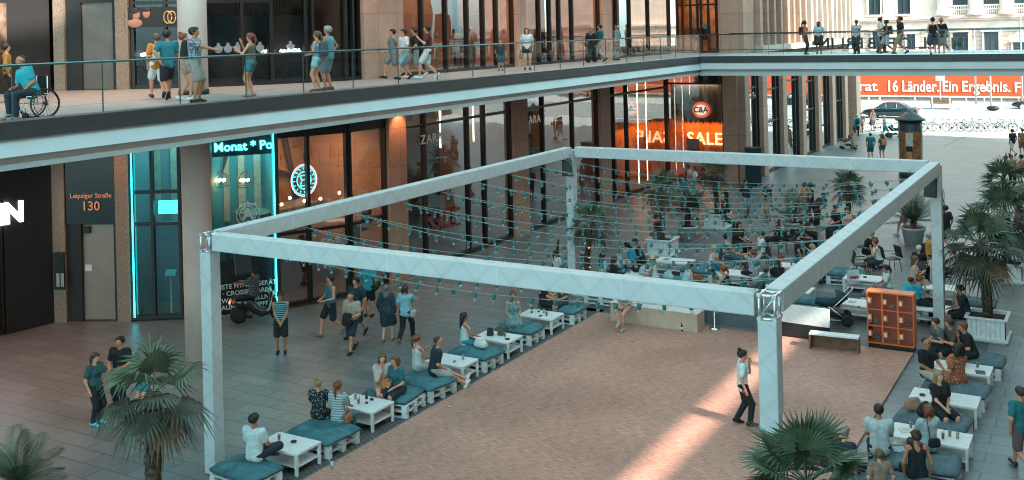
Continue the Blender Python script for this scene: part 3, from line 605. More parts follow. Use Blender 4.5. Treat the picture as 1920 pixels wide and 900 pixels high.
# seams and zip lines where the canvas is laced
SEAM=mat('canvas seam',(.66,.70,.70),.6,0,0)
for k in range(1,7):
    y=YA+k*2.28
    for x in (XA,XD): mb=MB(); mb.bx(x-h-.003,x+h+.003,y-.008,y+.008,TZ-BH-.003,TZ+.003); tp('canvas_seam',mb,SEAM)
for k in range(1,5):
    x=XA+k*2.28
    for y in (YA,YD): mb=MB(); mb.bx(x-.008,x+.008,y-h-.003,y+h+.003,TZ-BH-.003,TZ+.003); tp('canvas_seam',mb,SEAM)
# ================================================================== STRING LIGHTS
hl=[onx(px,py,XA+h)[0] for px,py in ((440,482),(511,437),(612,414),(702,390),(780,371),(861,347),(930,328),(985,314),(1035,302))]
hl=[YA+.9]+[y for y in hl if y>YA+1.2 and y<YD]
hl=[YA+.9+i*(YD-YA-1.6)/8 for i in range(9)]
hr=[YA+.9+i*(YD-YA-1.6)/8 for i in range(9)]
bmb=MB(); bmb.lathe([(.018,.012),(.034,-.005),(.036,-.075),(.030,-.082)],(0,0,0),8,0); bmb.box((0,0,.0),(.085,.03,.034),0,0); bmb.ball((0,0,-.118),.036,6,1)
bulb0=None
CABLE=mat('string light cable',(.30,.32,.28),.6,0,0)
pairs=[(i,i) for i in range(9)]+[(i,i+1) for i in range(8)]
ordn=['first','second','third','fourth','fifth','sixth','seventh','eighth','ninth']
for i,j in pairs:
    p0=Vector((XA+h+.02,hl[i],TZ-BH-.03)); p1=Vector((XD-h-.02,hr[j],TZ-BH-.03))
    t=thing('string_light',p0,0,('%s straight'%ordn[i] if i==j else '%s slanting'%ordn[i])+' string of clear bulbs in teal sockets, counted from the near truss beam','string light','festoon lights slung across the truss frame')
    sag=.42+.07*random.random(); P=lambda u:(p1-p0)*u+Vector((0,0,-4*sag*u*(1-u)))
    MB().tube([P(k/16) for k in range(17)],.0065,4).build('cable',CABLE,t)
    n=27
    for k in range(n):
        u=(k+.35+.3*random.random())/n
        if bulb0 is None: b=bulb0=bmb.build('bulb',[TEALP,BULB],t)
        else: b=bulb0.copy(); COL.objects.link(b); b.parent=t
        b.location=P(u)+Vector((0,0,-.01)); b.rotation_euler=(random.uniform(-.25,.25),random.uniform(-.25,.25),random.random()*3)
# ================================================================== SPEAKERS
def speaker(loc,rz,tilt,label):
    t=thing('loudspeaker',loc,rz,label,'loudspeaker','speakers hung on the truss')
    T=Matrix.Rotation(tilt,4,'X')
    mb=MB(); mb.M=T; mb.add([(-.17,-.16,-.26),(.17,-.16,-.26),(.11,.16,-.26),(-.11,.16,-.26),(-.17,-.16,.26),(.17,-.16,.26),(.11,.16,.26),(-.11,.16,.26)],[(0,3,2,1),(4,5,6,7),(0,1,5,4),(1,2,6,5),(2,3,7,6),(3,0,4,7)]); mb.build('cabinet',BLACKM,t,bevel=.015)
    mb=MB(); mb.M=T; mb.box((0,-.167,0),(.30,.012,.48)); mb.build('grille',mat('speaker grille',(.03,.03,.032),.5,.4,.2,80),t)
    mb=MB(); mb.tube([(0,.1,.2),(0,.12,.42)],.02,6); mb.box((0,.12,.42),(.2,.1,.03)); mb.build('bracket',BLACKM,t)
speaker((XA+.1,YD-.45,TZ-BH-.32),R(20),R(-10),'black loudspeaker hung at the far left truss corner')
speaker((XD-.05,YD-.50,TZ-BH-.34),R(-5),R(-12),'black loudspeaker hung at the far right truss corner beside looped cables')
speaker((XA+.36,YA+.5,TZ-BH-.32),R(60),R(-14),'black loudspeaker hung under the near left truss corner')
mb=MB()
for k in range(3):
    c=Vector((XD+.19,YD-.05,3.9-.28*k)); mb.tube([c+Vector((0,.12*math.cos(a),.17*math.sin(a))) for a in [i*PI/8 for i in range(-4,14)]],.008,5)
mb.build('cable_loops',BLACKM,origin=(XD+.19,YD,3.6),label='looped black cables hanging on the far right truss post',cat='cable')
# bird on the near beam
bx_,bz_=ony(1416,552,YA)
b=thing('small_bird',(bx_,YA,TZ+.003),R(-25),'small grey sparrow perched on the near truss beam close to its right end','bird')
BG=mat('grey brown feathers',(.10,.085,.07),.8,0,.3,40)
mb=MB(); mb.tube([(-.075,0,.055),(-.05,0,.06),(-.02,0,.07),(.02,0,.085),(.045,0,.11),(.065,0,.128),(.085,0,.13),(.10,0,.125)],[.008,.022,.036,.038,.03,.026,.02,.002],10); mb.tube([(-.05,0,.065),(-.10,0,.05),(-.14,0,.04)],[.018,.014,.012],8,flat=.35); mb.build('body',BG,b)
mb=MB(); mb.tube([(.10,0,.126),(.118,0,.122)],[.006,.001],6); mb.tube([(0,.012,.05),(.005,.012,0)],.003,5); mb.tube([(0,-.012,.05),(.005,-.012,0)],.003,5); mb.build('beak_and_legs',BLACKM,b)
for s_ in (-1,1): mb=MB(); mb.tube([(.03,s_*.03,.09),(-.03,s_*.034,.072),(-.085,s_*.02,.055)],[.012,.022,.004],8,flat=.4); mb.build('wing',mat('dark wing feathers',(.045,.035,.03),.8,0,.3,50),b)
# ================================================================== FURNITURE
def pallet(n=2,w_=1.15,d_=.80):
    """white painted pallet stack, local, centred, ground at 0"""
    mb=MB(); z=0
    for k in range(n):
        for y in (-d_/2+.05,0,d_/2-.05): mb.bx(-w_/2,w_/2,y-.05,y+.05,z,z+.02)
        for x in (-w_/2+.07,0,w_/2-.07):
            for y in (-d_/2+.05,0,d_/2-.05): mb.box((x,y,z+.063),(.14,.10,.086))
            mb.bx(x-.05,x+.05,-d_/2,d_/2,z+.106,z+.122)
        for i in range(6): y=-d_/2+.055+i*(d_-.11)/5; mb.bx(-w_/2,w_/2,y-.05,y+.05,z+.122,z+.14)
        z+=.145
    return mb,z
def cushmesh(w_=1.18,d_=.84,h_=.15,seed=0):
    rnd=random.Random(seed); nx,ny=22,16; vs=[];fs=[]; ph=[rnd.uniform(0,6) for _ in range(6)]
    def top(u,v):
        e=min(1,(1-abs(2*u-1)**3.5))*min(1,(1-abs(2*v-1)**3.5)); wr=.024*math.sin(9*u+ph[0]+3*v)+.02*math.sin(13*v+ph[1]-4*u)+.016*math.sin(20*u*v+ph[2])
        return h_*(.45+.55*e**.5)+wr*e
    for s_ in (1,0):
        for j in range(ny+1):
            for i in range(nx+1):
                u,v=i/nx,j/ny; k=1-.06*abs(2*v-1)**4 if s_ else 1
                jit=.012*math.sin(5*u*6+ph[3])
                x=(u-.5)*w_*(1-.03*abs(2*v-1)**4)+jit*(abs(2*v-1)>.9)*0; y=(v-.5)*d_*(1-.04*abs(2*u-1)**4)
                z=top(u,v) if s_ else .0
                if s_==0: x*=.97; y*=.97
                vs.append((x,y,z))
    N=(nx+1)*(ny+1); q=lambda i,j,b:b*N+j*(nx+1)+i
    for j in range(ny):
        for i in range(nx):
            fs.append((q(i,j,0),q(i+1,j,0),q(i+1,j+1,0),q(i,j+1,0))); fs.append((q(i,j,1),q(i,j+1,1),q(i+1,j+1,1),q(i+1,j,1)))
    # bulging rim: one mid ring
    rim=[(i,0) for i in range(nx)]+[(nx,j) for j in range(ny)]+[(i,ny) for i in range(nx,0,-1)]+[(0,j) for j in range(ny,0,-1)]
    M0=len(vs)
    for (i,j) in rim:
        a=Vector(vs[q(i,j,0)]);b=Vector(vs[q(i,j,1)]); m=(a+b)/2; o=Vector((m.x,m.y,0)); m+=o.normalized()*.025; vs.append(tuple(m))
    L=len(rim)
    for k in range(L):
        i,j=rim[k]; i2,j2=rim[(k+1)%L]
        fs.append((q(i,j,1),q(i2,j2,1),M0+(k+1)%L,M0+k)); fs.append((M0+k,M0+(k+1)%L,q(i2,j2,0),q(i,j,0)))
    mb=MB(); mb.add(vs,fs,0,True); return mb
def sofa(px,py,label,rz=0,z=.45,mt=None,seed=0,w_=1.15,d_=.8,loc=None,shift=(0,0)):
    x,y=loc or G(px,py,z); x+=shift[0]; y+=shift[1]
    t=thing('pallet_seat',(x,y,0),rz,label+', on white pallets','pallet seat','pallet seats with canvas cushions')
    mb,zz=pallet(2,w_,d_); mb.build('pallet_stack',WHITE,t)
    c=cushmesh(w_+.05,d_+.05,.17,seed).build('cushion',mt or CUSH,t); c.location=(random.uniform(-.06,.06),random.uniform(-.05,.05),zz+.005); c.rotation_euler=(random.uniform(-.02,.02),random.uniform(-.02,.02),random.uniform(-.11,.11))
    return t
def table(px,py,label,rz=0,z=.45,w_=.78,d_=1.15,loc=None,shift=(0,0)):
    x,y=loc or G(px,py,z); x+=shift[0]; y+=shift[1]
    t=thing('coffee_table',(x,y,0),rz,label,'coffee table','white coffee tables with a lower shelf')
    mb=MB(); mb.box((0,0,z-.025),(w_,d_,.05)); mb.build('table_top',WHITE,t,bevel=.006)
    mb=MB(); mb.box((0,0,.16),(w_-.06,d_-.06,.02)); mb.build('shelf',WHITE,t)
    for a in (-1,1):
        for b in (-1,1): mb=MB(); mb.box((a*(w_/2-.035),b*(d_/2-.035),(z-.05)/2),(.055,.055,z-.05)); mb.build('leg',WHITE,t)
    return t
# left row along the dance floor (x about -14.8)
LX=-14.85
sofa(0,0,'nearest teal cushioned seat of the left row, beside the truss post',loc=(LX,14.75),seed=1)
table(0,0,'white table with one iced drink, nearest of the left row',loc=(LX,15.93),w_=1.15,d_=.75)
sofa(0,0,'teal seat where two women sit with their backs turned',loc=(LX,17.0),seed=2,w_=1.2,d_=1.0)
table(0,0,'white table crowded with bottles and cups between two pairs of women',loc=(LX-.05,18.45),w_=1.15,d_=.8)
sofa(0,0,'teal seat under the woman in pink and the woman in teal',loc=(LX+.05,19.45),seed=3,rz=.12,w_=1.2,d_=.9)
sofa(0,0,'teal seat under the man stretching his legs onto the dance floor',loc=(LX+.1,20.65),seed=4,rz=-.1,w_=1.2,d_=.95)
table(0,0,'white table with a dark phone beside the man with outstretched legs',loc=(LX+.05,21.9),w_=1.15,d_=.75)
sofa(0,0,'teal seat holding the white shopping bag with red writing',loc=(LX+.05,23.0),seed=5,w_=1.2,d_=.9)
table(0,0,'white table with dark menu cards in front of the black haired woman',loc=(LX+.05,24.15),w_=1.15,d_=.78)
sofa(0,0,'teal seat under the woman in the patterned dress',loc=(LX,25.45),seed=6,w_=1.15,d_=.85)
table(0,0,'white table with dark bottles, last table of the left row',loc=(LX+.05,26.6),w_=1.15,d_=.78)
sofa(0,0,'farthest teal seat of the left row, below the near truss beam',loc=(LX+.15,27.8),seed=7,w_=1.15,d_=.85)
# right row (x about -3.4)
RX=-3.45
sofa(0,0,'slate blue seat at the bottom right, beneath the man in white',loc=(RX-.1,21.0),seed=11,mt=CUSH2,w_=1.5,d_=.9)
table(0,0,'white table with an orange drink near the bottom right palm',loc=(RX,22.15),w_=1.5,d_=.8)
sofa(0,0,'slate blue seat with a brown bag beside the blonde woman',loc=(RX-.1,23.3),seed=12,mt=CUSH2,w_=1.4,d_=.9)
table(0,0,'white table with a turquoise water bottle in the right row',loc=(RX-.05,24.5),w_=1.4,d_=.8)
sofa(0,0,'slate blue seat under the woman in the rust coloured dress',loc=(RX,25.6),seed=13,mt=CUSH2,w_=1.35,d_=.8)
table(0,0,'white table carrying a rumpled orange bag beside three boys',loc=(RX,26.8),w_=1.35,d_=.8)
sofa(0,0,'slate blue seat of the three boys, next to the locker',loc=(RX+.05,28.0),seed=14,mt=CUSH2,w_=1.5,d_=.9)
# cluster behind the dance floor
for px,py,lab,w_,d_,rz in ((1265,488,'white table with sunglasses in front of the wooden planter',1.3,.8,.05),(1393,512,'white table with papers before the woman in the black tank top',1.2,.8,0),
    (1290,540,'white table with a paper bag beside the woman in light blue',1.1,.75,0),(1478,540,'wide empty white table by the near right truss corner',1.5,.8,.0),(1490,498,'white table covered in cups next to the long haired woman',1.1,.7,0),
    (1620,520,'white table with a tablet next to the girl in a white shirt',1.2,.75,.03),(1770,538,'white table with a dark book left of the far right post',1.2,.75,0),(1745,576,'white table behind the orange locker with a glass jar',1.1,.75,0),
    (1602,566,'white table with a drawing beside the pushchair',1.2,.8,.0),(1205,515,'white table heaped with bags beside the woman in the straw hat',1.2,.75,0),(1345,545,'low white table with phone and papers close to the near beam',1.2,.8,0)):
    table(px,py,lab,rz,w_=w_,d_=d_)
for k,(px,py,lab,rz) in enumerate(((1170,500,'teal lounge seat under the youths with rucksacks',0),(1245,520,'teal seat behind the woman in the straw hat',.1),(1312,500,'teal seat with two stacked cushions beside the grandmother',0),
    (1310,555,'teal seat at the elbow of the woman in light blue',0),(1440,528,'teal seat under the child in teal',.1),(1585,505,'blue grey seat behind the pushchair with stacked cushions',.1),(1535,558,'teal seat with white bag left of the pushchair',0),
    (1690,565,'teal seat behind the locker under the two in turquoise',0),(1655,545,'slate seat of the girl in a white shirt',0),(1830,560,'slate blue seat right of the far right post',0),(1835,585,'slate blue seat beneath the man with sunglasses',.1),(1135,540,'teal seat beneath the two black haired girls',0))):
    sofa(px,py,lab,rz,seed=20+k,mt=CUSH if px<1600 else CUSH2)
# dark chairs and round tables farther back
CHB=mat('dark grey plastic chair',(.03,.035,.04),.45,0,.08)
def chair(px,py,face,label,z=.45):
    x,y=G(px,py,z); t=thing('garden_chair',(x,y,0),face,label,'chair','dark chairs around the small tables')
    mb=MB(); mb.box((0,0,.44),(.46,.44,.03)); mb.build('seat',CHB,t,bevel=.008)
    mb=MB(); mb.box((0,-.25,.68),(.46,.03,.42),T=Matrix.Rotation(R(-12),4,'X')); mb.build('backrest',CHB,t,bevel=.008)
    for a in (-1,1):
        mb=MB(); mb.tube([(a*.24,-.2,.64),(a*.25,.15,.66)],.016,6); mb.build('armrest',CHB,t)
        for b in (-1,1): mb=MB(); mb.tube([(a*.19,b*.18,.44),(a*.23,b*.25,0)],[.018,.013],6); mb.build('leg',CHB,t)
    return t
FC=lambda deg: YAW+R(-deg)     # facing: 0 away from the camera, 90 to the right, 180 towards it
def rtable(px,py,label,z=.73,r=.36):
    x,y=G(px,py,z); t=thing('bistro_table',(x,y,0),0,label,'bistro table','small dark bistro tables')
    mb=MB(); mb.lathe([(r,z-.02),(r,z)],n=24); mb.build('table_top',CHB,t); mb=MB(); mb.lathe([(.03,.02),(.025,z-.02)],n=8); mb.lathe([(.24,0),(.03,.03)],n=16); mb.build('pedestal',BLACKM,t)
for a in ((1365,490,90,'dark chair under the man in the striped shirt'),(1390,462,150,'dark chair under the girl with long black hair'),(1428,482,-90,'dark chair under the man in a white shirt'),(1460,455,-120,'dark chair under the woman in a dark top seen side on'),
    (1640,485,-90,'dark chair with empty back right of the ginger woman'),(1672,484,-100,'empty dark chair behind the ginger woman, turned away'),(1520,508,60,'dark chair under the man in a turquoise striped shirt'),(1615,495,100,'dark chair left of the ginger woman under the truss beam'),
    (1722,512,20,'dark chair under the old blonde woman'),(1745,480,140,'dark chair under the old man in orange'),(1490,450,150,'dark chair under the man in black behind the striped man'),(1790,505,-90,'dark chair seen between the far right post and the palm')): 
    chair(a[0],a[1],FC(a[2]),a[3])
for a in ((1400,458,'small dark table with red bottle between striped man and capped man'),(1545,480,'small dark table with green bottles beneath the right beam'),(1625,462,'small dark table with pink drink before the ginger woman'),(1768,478,'small dark table behind the far right truss post')): rtable(*a)
# orange locker cabinet
lx0,lx1=-6.05,-4.85; ly=28.95
lk=thing('locker_cabinet',((lx0+lx1)/2,ly,0),0,'orange phone charging locker with nine clear doors at the dance floor corner','locker')
W_=lx1-lx0; Hh=1.52
mb=MB(); mb.bx(-W_/2,W_/2,0,.42,.12,.16); mb.bx(-W_/2,W_/2,0,.42,Hh-.04,Hh); mb.bx(-W_/2,W_/2,.39,.42,.16,Hh-.04)
for x in (-W_/2,W_/2-.04): mb.bx(x,x+.04,0,.39,.16,Hh-.04)
for k in (1,2): x=-W_/2+k*W_/3; mb.bx(x-.02,x+.02,0,.39,.16,Hh-.04); z=.16+k*(Hh-.2)/3; 
for k in (1,2):
    z=.16+k*(Hh-.2)/3
    for j in range(3): x=-W_/2+j*W_/3; mb.bx(x+.02 if j else x+.04,x+W_/3-.02 if j<2 else x+W_/3-.04,0.0,.388,z-.015,z+.015)
mb.build('cabinet',ORANGE,lk)
mb=MB(); mb.bx(-W_/2+.02,W_/2-.02,.03,.4,0,.12); mb.build('plinth',BLACKM,lk)
LG=glassmat('locker door acrylic',(.85,.66,.58),.08,.08)
for i in range(3):
    for j in range(3):
        x=-W_/2+(i+.5)*W_/3; z=.16+(j+.5)*(Hh-.2)/3
        mb=MB(); mb.bx(x-W_/6+.025,x+W_/6-.025,-.012,-.004,z-(Hh-.2)/6+.02,z+(Hh-.2)/6-.02); d=mb.build('locker_door',LG,lk)
        mb=MB(); mb.box((x-W_/6+.09,-.04,z+.02),(.11,.055,.15)); l=mb.build('lock',mat('orange lock',(.75,.17,.03),.4,0,0),d); 
        mb=MB(); mb.box((x-W_/6+.085,-.07,z+.02),(.055,.006,.10)); mb.build('keypad',WHITE,l)
for k,(i,j,c,lab,sx) in enumerate(((0,1,(.1,.45,.5),'crumpled teal cloth inside the left middle locker',.1),(2,1,(.03,.2,.25),'dark teal bundle inside the right middle locker',.12),(0,0,(.04,.25,.3),'flat teal bundle inside the left bottom locker',.14),(1,2,(.55,.55,.55),'grey cables inside the centre top locker',.1))):
    x=-W_/2+(i+.5)*W_/3; z=.16+j*(Hh-.2)/3+.02
    mb=MB(); mb.ball((0,0,.06),.09,8,sc=(sx*11,1,.7)); mb.build('stored_bundle',mat('bundle%d'%k,c,.8),loc=(lk.location.x+x,ly+.2,z),label=lab,cat='bundle')
# benches, counter and signs on the dance floor
def bench(p0,p1,h_,d_,label,top=WHITE,side=WOOD):
    L=math.dist(p0,p1); rz=math.atan2(p1[1]-p0[1],p1[0]-p0[0]); t=thing('low_bench',((p0[0]+p1[0])/2,(p0[1]+p1[1])/2,FLOORZ),rz,label,'bench')
    mb=MB(); mb.box((0,0,h_-.02),(L,d_,.04)); mb.build('seat',top,t,bevel=.004); mb=MB()
    for a in (-1,1): mb=MB(); mb.box((a*(L/2-.02),0,(h_-.04)/2),(.04,d_-.01,h_-.04)); mb.build('leg',side,t)
    mb=MB(); mb.box((0,d_/2-.05,(h_-.04)/2),(L-.08,.03,h_-.04)); mb.build('back_panel',side,t)
bench(G(1519,648,.1),G(1612,658,.1),.42,.32,'low bench with white seat and brown sides at the dance floor edge')
ct=thing('plywood_counter',(-11.95,28.35,FLOORZ),R(-2),'long pale plywood box bench at the back of the dance floor','counter')
mb=MB(); mb.bx(-1.3,1.45,-.3,.25,0,.52); mb.build('box',PLY,ct,bevel=.006); mb=MB(); mb.bx(-1.32,1.47,-.32,.27,.52,.545); mb.build('top',mat('white counter top',(.66,.62,.58),.5),ct)
bt=thing('beer_bottle',(G(1281,616,.1)[0],G(1281,616,.1)[1]-.1,FLOORZ),0,'brown beer bottle standing at the right end of the plywood counter','bottle')
BT=mat('brown bottle glass',(.03,.015,.008),.1,0,0)
BOT=[(.033,0),(.034,.01),(.034,.14),(.028,.17),(.014,.20),(.013,.25),(.015,.255)]
MB().lathe(BOT,n=12).build('glass_body',BT,bt); MB().lathe([(.035,.04),(.035,.11)],n=12).build('paper_label',WHITE,bt)
gb=thing('grey_barrier',(-9.6,28.9,0),R(-3),'dark grey banner barrier between plywood counter and near right truss corner','barrier')
mb=MB(); mb.bx(-1.2,1.0,-.02,.02,.1,.95); mb.build('banner',mat('grey barrier cloth',(.09,.11,.12),.7),gb); mb=MB(); mb.bx(1.05,2.6,-.03,.03,.45,.95); mb.build('white_panel',WHITE,gb); mb=MB(); mb.bx(1.05,2.6,-.03,.03,.05,.44); mb.build('black_panel',BLACKM,gb)
def post(px,py,label):
    x,y=G(px,py); t=thing('barrier_post',(x,y,FLOORZ if y<28.7 else .005),0,label,'barrier post'); mb=MB(); mb.lathe([(.17,0),(.17,.012),(.05,.04),(.025,.05),(.025,.92),(.035,.93),(.035,1.0)],n=20); mb.build('post',CHROME,t)
post(1340,620,'chrome barrier post with round foot on the dance floor edge'); post(1491,598,'chrome barrier post with round foot beside the pushchair')
# white metal planters
def soil(t,r=None,w_=None,z=.5):
    mb=MB(); 
    if r: mb.lathe([(r,z-.02),(r,z)],n=20)
    else: mb.bx(-w_/2,w_/2,-w_/2,w_/2,z-.02,z)
    mb.build('soil',mat('dark soil',(.035,.022,.016),.95,0,.4,20,.6),t)
def boxplanter(px,py,label,w_=.95,h_=.62,rz=0,loc=None):
    x,y=loc or G(px,py); t=thing('wooden_planter',(x,y,0),rz,label,'planter','white wooden planter boxes')
    mb=MB(); n=8
    for s_ in range(4):
        mb.M=Matrix.Rotation(s_*PI/2,4,'Z')
        for k in range(n): a=-w_/2+.03+(k+.5)*(w_-.06)/n; mb.bx(a-(w_-.06)/n/2+.006,a+(w_-.06)/n/2-.006,-w_/2+.01,-w_/2+.035,.1,h_)
        mb.bx(-w_/2+.012,w_/2-.012,-w_/2+.036,-w_/2+.06,.1,h_)
    mb.M=Matrix.Identity(4); mb.build('plank_sides',WHITE,t)
    mb=MB()
    for s_ in range(4): mb.M=Matrix.Rotation(s_*PI/2,4,'Z'); mb.bx(-w_/2-.04,w_/2-.05,-w_/2-.04,-w_/2+.05,h_,h_+.04)
    mb.M=Matrix.Identity(4); mb.build('rim',WHITE,t); mb=MB(); mb.bx(-w_/2-.05,w_/2+.05,-w_/2-.05,w_/2+.05,.05,.12); mb.bx(-w_/2,w_/2,-w_/2,w_/2,0,.05); mb.build('base',WHITE,t); soil(t,None,w_-.14,h_-.05)
    return (x,y)
def pot(px,py,label,r=.42,h_=.6):
    x,y=G(px,py); t=thing('round_pot',(x,y,0),0,label,'plant pot','white round plant pots')
    mb=MB(); mb.lathe([(r*.72,0),(r*.97,h_-.08),(r*1.04,h_-.08),(r*1.06,h_),(r*.96,h_),(r*.93,h_-.1)],n=28); mb.build('pot',mat('white pot',(.66,.68,.68),.45,0,.05),t); soil(t,r*.93,None,h_-.06); return (x,y)
PB=boxplanter(1243,478,'white plank planter where the woman in black sits on the rim'); PC=pot(1290,450,'white round pot beside the planter with a bushy palm'); PDD=boxplanter(1345,428,'white plank planter with tall palm in front of the dark dressed woman')
PE=pot(1487,443,'white round pot holding the spreading feather palm',.4,.6); PF=boxplanter(1592,436,'white plank planter behind the two seated sunbathers'); PG=pot(1713,458,'white round pot right of the truss beam',.45,.68)
PH=boxplanter(1838,640,'large white plank planter right of the far right truss post',1.0,.62,loc=(-3.3,31.2)); PI_=boxplanter(1880,535,'white plank planter behind the big right palm',loc=(-3.4,38.3)); PJ=boxplanter(1885,470,'farthest white plank planter of the right palm row',loc=(-3.3,44.6))
PA=G(1101,553); boxplanter(0,0,'white plank planter under the palm left of the far left truss post',loc=PA,w_=.7,h_=.45)
# bin / advertising box and round advertising column
bn=thing('litter_bin',(*G(1413,347),0),R(20),'dark tall litter box with a pale crest beside the sandstone pillar','litter bin')
mb=MB(); mb.bx(-.42,.42,-.35,.35,.05,2.0); mb.build('body',mat('dark petrol metal',(.01,.035,.045),.35,.3,.1),bn,bevel=.02); mb=MB(); mb.bx(-.46,.46,-.39,.39,2.0,2.06); mb.build('lid',FRAME,bn)
mb=MB(); mb.lathe([(.0001,0),(.13,0),(.13,.01),(.0001,.01)],(0,-.36,1.6),12,T=Matrix.Rotation(PI/2,4,'X')); mb.build('crest',mat('pale crest',(.35,.38,.36),.6),bn)
lc=G(1709,332); ad=thing('advertising_column',(*lc,0),0,'round advertising column with domed top and orange poster in the open plaza','advertising column')
AG=mat('dark green grey metal',(.05,.075,.08),.4,.3,.08)
rr=.64; mb=MB(); mb.lathe([(rr+.03,0),(rr+.03,.35),(rr,.36),(rr,2.62),(rr+.0,3.2)],n=36); mb.build('drum',AG,ad)
mb=MB(); mb.lathe([(rr+.16,3.2),(rr+.16,3.28),(rr+.04,3.34),(rr*.75,3.5),(rr*.4,3.62),(.06,3.7),(.05,3.78),(.0001,3.8)],n=36); mb.build('domed_roof',AG,ad)
def arcpanel(r,a0,a1,z0,z1,n=14):
    mb=MB(); vs=[];fs=[]
    for k in range(n+1):
        a=a0+(a1-a0)*k/n; vs+= [(r*math.cos(a),r*math.sin(a),z0),(r*math.cos(a),r*math.sin(a),z1)]
    for k in range(n): fs.append((2*k,2*k+2,2*k+3,2*k+1))
    mb.add(vs,fs,0,True); return mb
a0=R(-84)-.95
pm=mat('autumn poster print',(.42,.16,.04),.6,0,.2,5,col2=(.09,.05,.025))
arcpanel(rr+.012,a0,a0+1.9,1.0,2.62).build('poster',pm,ad)
arcpanel(rr+.016,a0+.6,a0+1.2,1.75,2.55).build('poster_figure',mat('poster pale shirt',(.6,.58,.55),.6,0,.15,8),ad); arcpanel(rr+.020,a0+.65,a0+1.15,1.5,1.8).build('poster_shorts',BLACKM,ad); arcpanel(rr+.018,a0+.68,a0+1.1,1.02,1.5).build('poster_legs',mat('poster skin',(.6,.25,.12),.6),ad)
arcpanel(rr+.012,a0,a0+1.9,.45,.9).build('lower_poster',mat('grey print',(.4,.42,.42),.5,0,.3,6),ad)
# surveillance camera on the corner
cx,cy=XC+.55,55.9
sc_=thing('surveillance_camera',(cx,cy,5.05),0,'white dome surveillance camera on the corner pillar','camera')
mb=MB(); mb.tube([(0,0,0),(.35,-.25,.0),(.35,-.25,-.1)],.03,8); mb.build('arm',ALU,sc_); mb=MB(); mb.lathe([(.11,.1),(.12,0),(.1,-.08),(.0001,-.14)],(.35,-.25,-.2),14); mb.build('dome',mat('smoked dome',(.3,.32,.33),.2),sc_)
# ================================================================== PALMS
LEAFD=mat('dark palm leaf',(.05,.060,.036),.5,0,.35,3); LEAFG=mat('green palm leaf',(.085,.12,.065),.45,0,.3,3); LEAFB=mat('dry palm leaf',(.20,.13,.075),.7,0,.3,3); TRK=mat('fibrous palm trunk',(.10,.062,.042),.95,0,.5,14,1.2)
def trunk_mesh(h_,r=.11,lean=(0,0)):
    mb=MB(); n=14; m=int(h_/.07); vs=[];fs=[]; rnd=random.Random(int(h_*100))
    for i in range(m+1):
        t=i/m; z=t*h_; 
        for k in range(n):
            a=2*PI*k/n; rr=r*(1.0+.18*t)*(1+.10*((i%2)-.5))*(1+rnd.uniform(-.07,.07))
            vs.append((lean[0]*t*t+rr*math.cos(a),lean[1]*t*t+rr*math.sin(a),z))
    for i in range(m):
        for k in range(n): fs.append((i*n+k,i*n+(k+1)%n,(i+1)*n+(k+1)%n,(i+1)*n+k))
    fs.append(tuple(m*n+k for k in range(n))); mb.add(vs,fs)
    # old leaf bases
    for i in range(int(h_*34)):
        z=rnd.uniform(.1,1)*h_; t=z/h_; a=rnd.uniform(0,2*PI); c=Vector((lean[0]*t*t,lean[1]*t*t,z)); d=Vector((math.cos(a),math.sin(a),0)); s=Vector((-d.y,d.x,0))
        b=c+d*r*1.02; mb.add([b-s*.03,b+s*.03,b+d*.05+Vector((0,0,.10))],[(0,1,2)])
    return mb
def fan_crown(R_,rnd,nleaf=30,droop=1.0,blades=20,wide=.03):
    mb=MB()
    for i in range(nleaf):
        az=i*2.39996+rnd.uniform(-.2,.2); f=i/nleaf; el=R(82-150*f**.85)+rnd.uniform(-.12,.12)
        mi=0 if f>.35 else 1
        if f>.7 and rnd.random()<.45: mi=2
        D=Vector((math.cos(az)*math.cos(el),math.sin(az)*math.cos(el),math.sin(el))); S=Vector((-math.sin(az),math.cos(az),0)); N=D.cross(S)*-1
        if N.z<0: N=-N
        pl=R_*rnd.uniform(.30,.52); p0=D*.06; hub=D*pl+Vector((0,0,-.10*pl*droop))
        mb.tube([p0,(p0+hub)*.5+N*.02,hub],[.013,.009,.007],4,mi,False)
        hd=(hub-p0).normalized(); bl=R_*rnd.uniform(.50,.66)
        for k in range(blades):
            a=R(-105+210*k/(blades-1)); L=bl*(.72+.28*math.cos(a*.8))*rnd.uniform(.9,1.05)
            d=(hd*math.cos(a)+S*math.sin(a)).normalized(); pt=[hub,hub+d*L*.55+N*.02+Vector((0,0,-.03*droop*L)),hub+d*L*.98+Vector((0,0,-droop*L*rnd.uniform(.16,.40)))]
            sd=(d.cross(N)).normalized()*wide*.5*R_
            mb.add([pt[0],pt[1]-sd,pt[1]+sd,pt[2],pt[1]+N*.012],[(0,1,4),(0,4,2),(1,3,4),(4,3,2)],mi)
    return mb
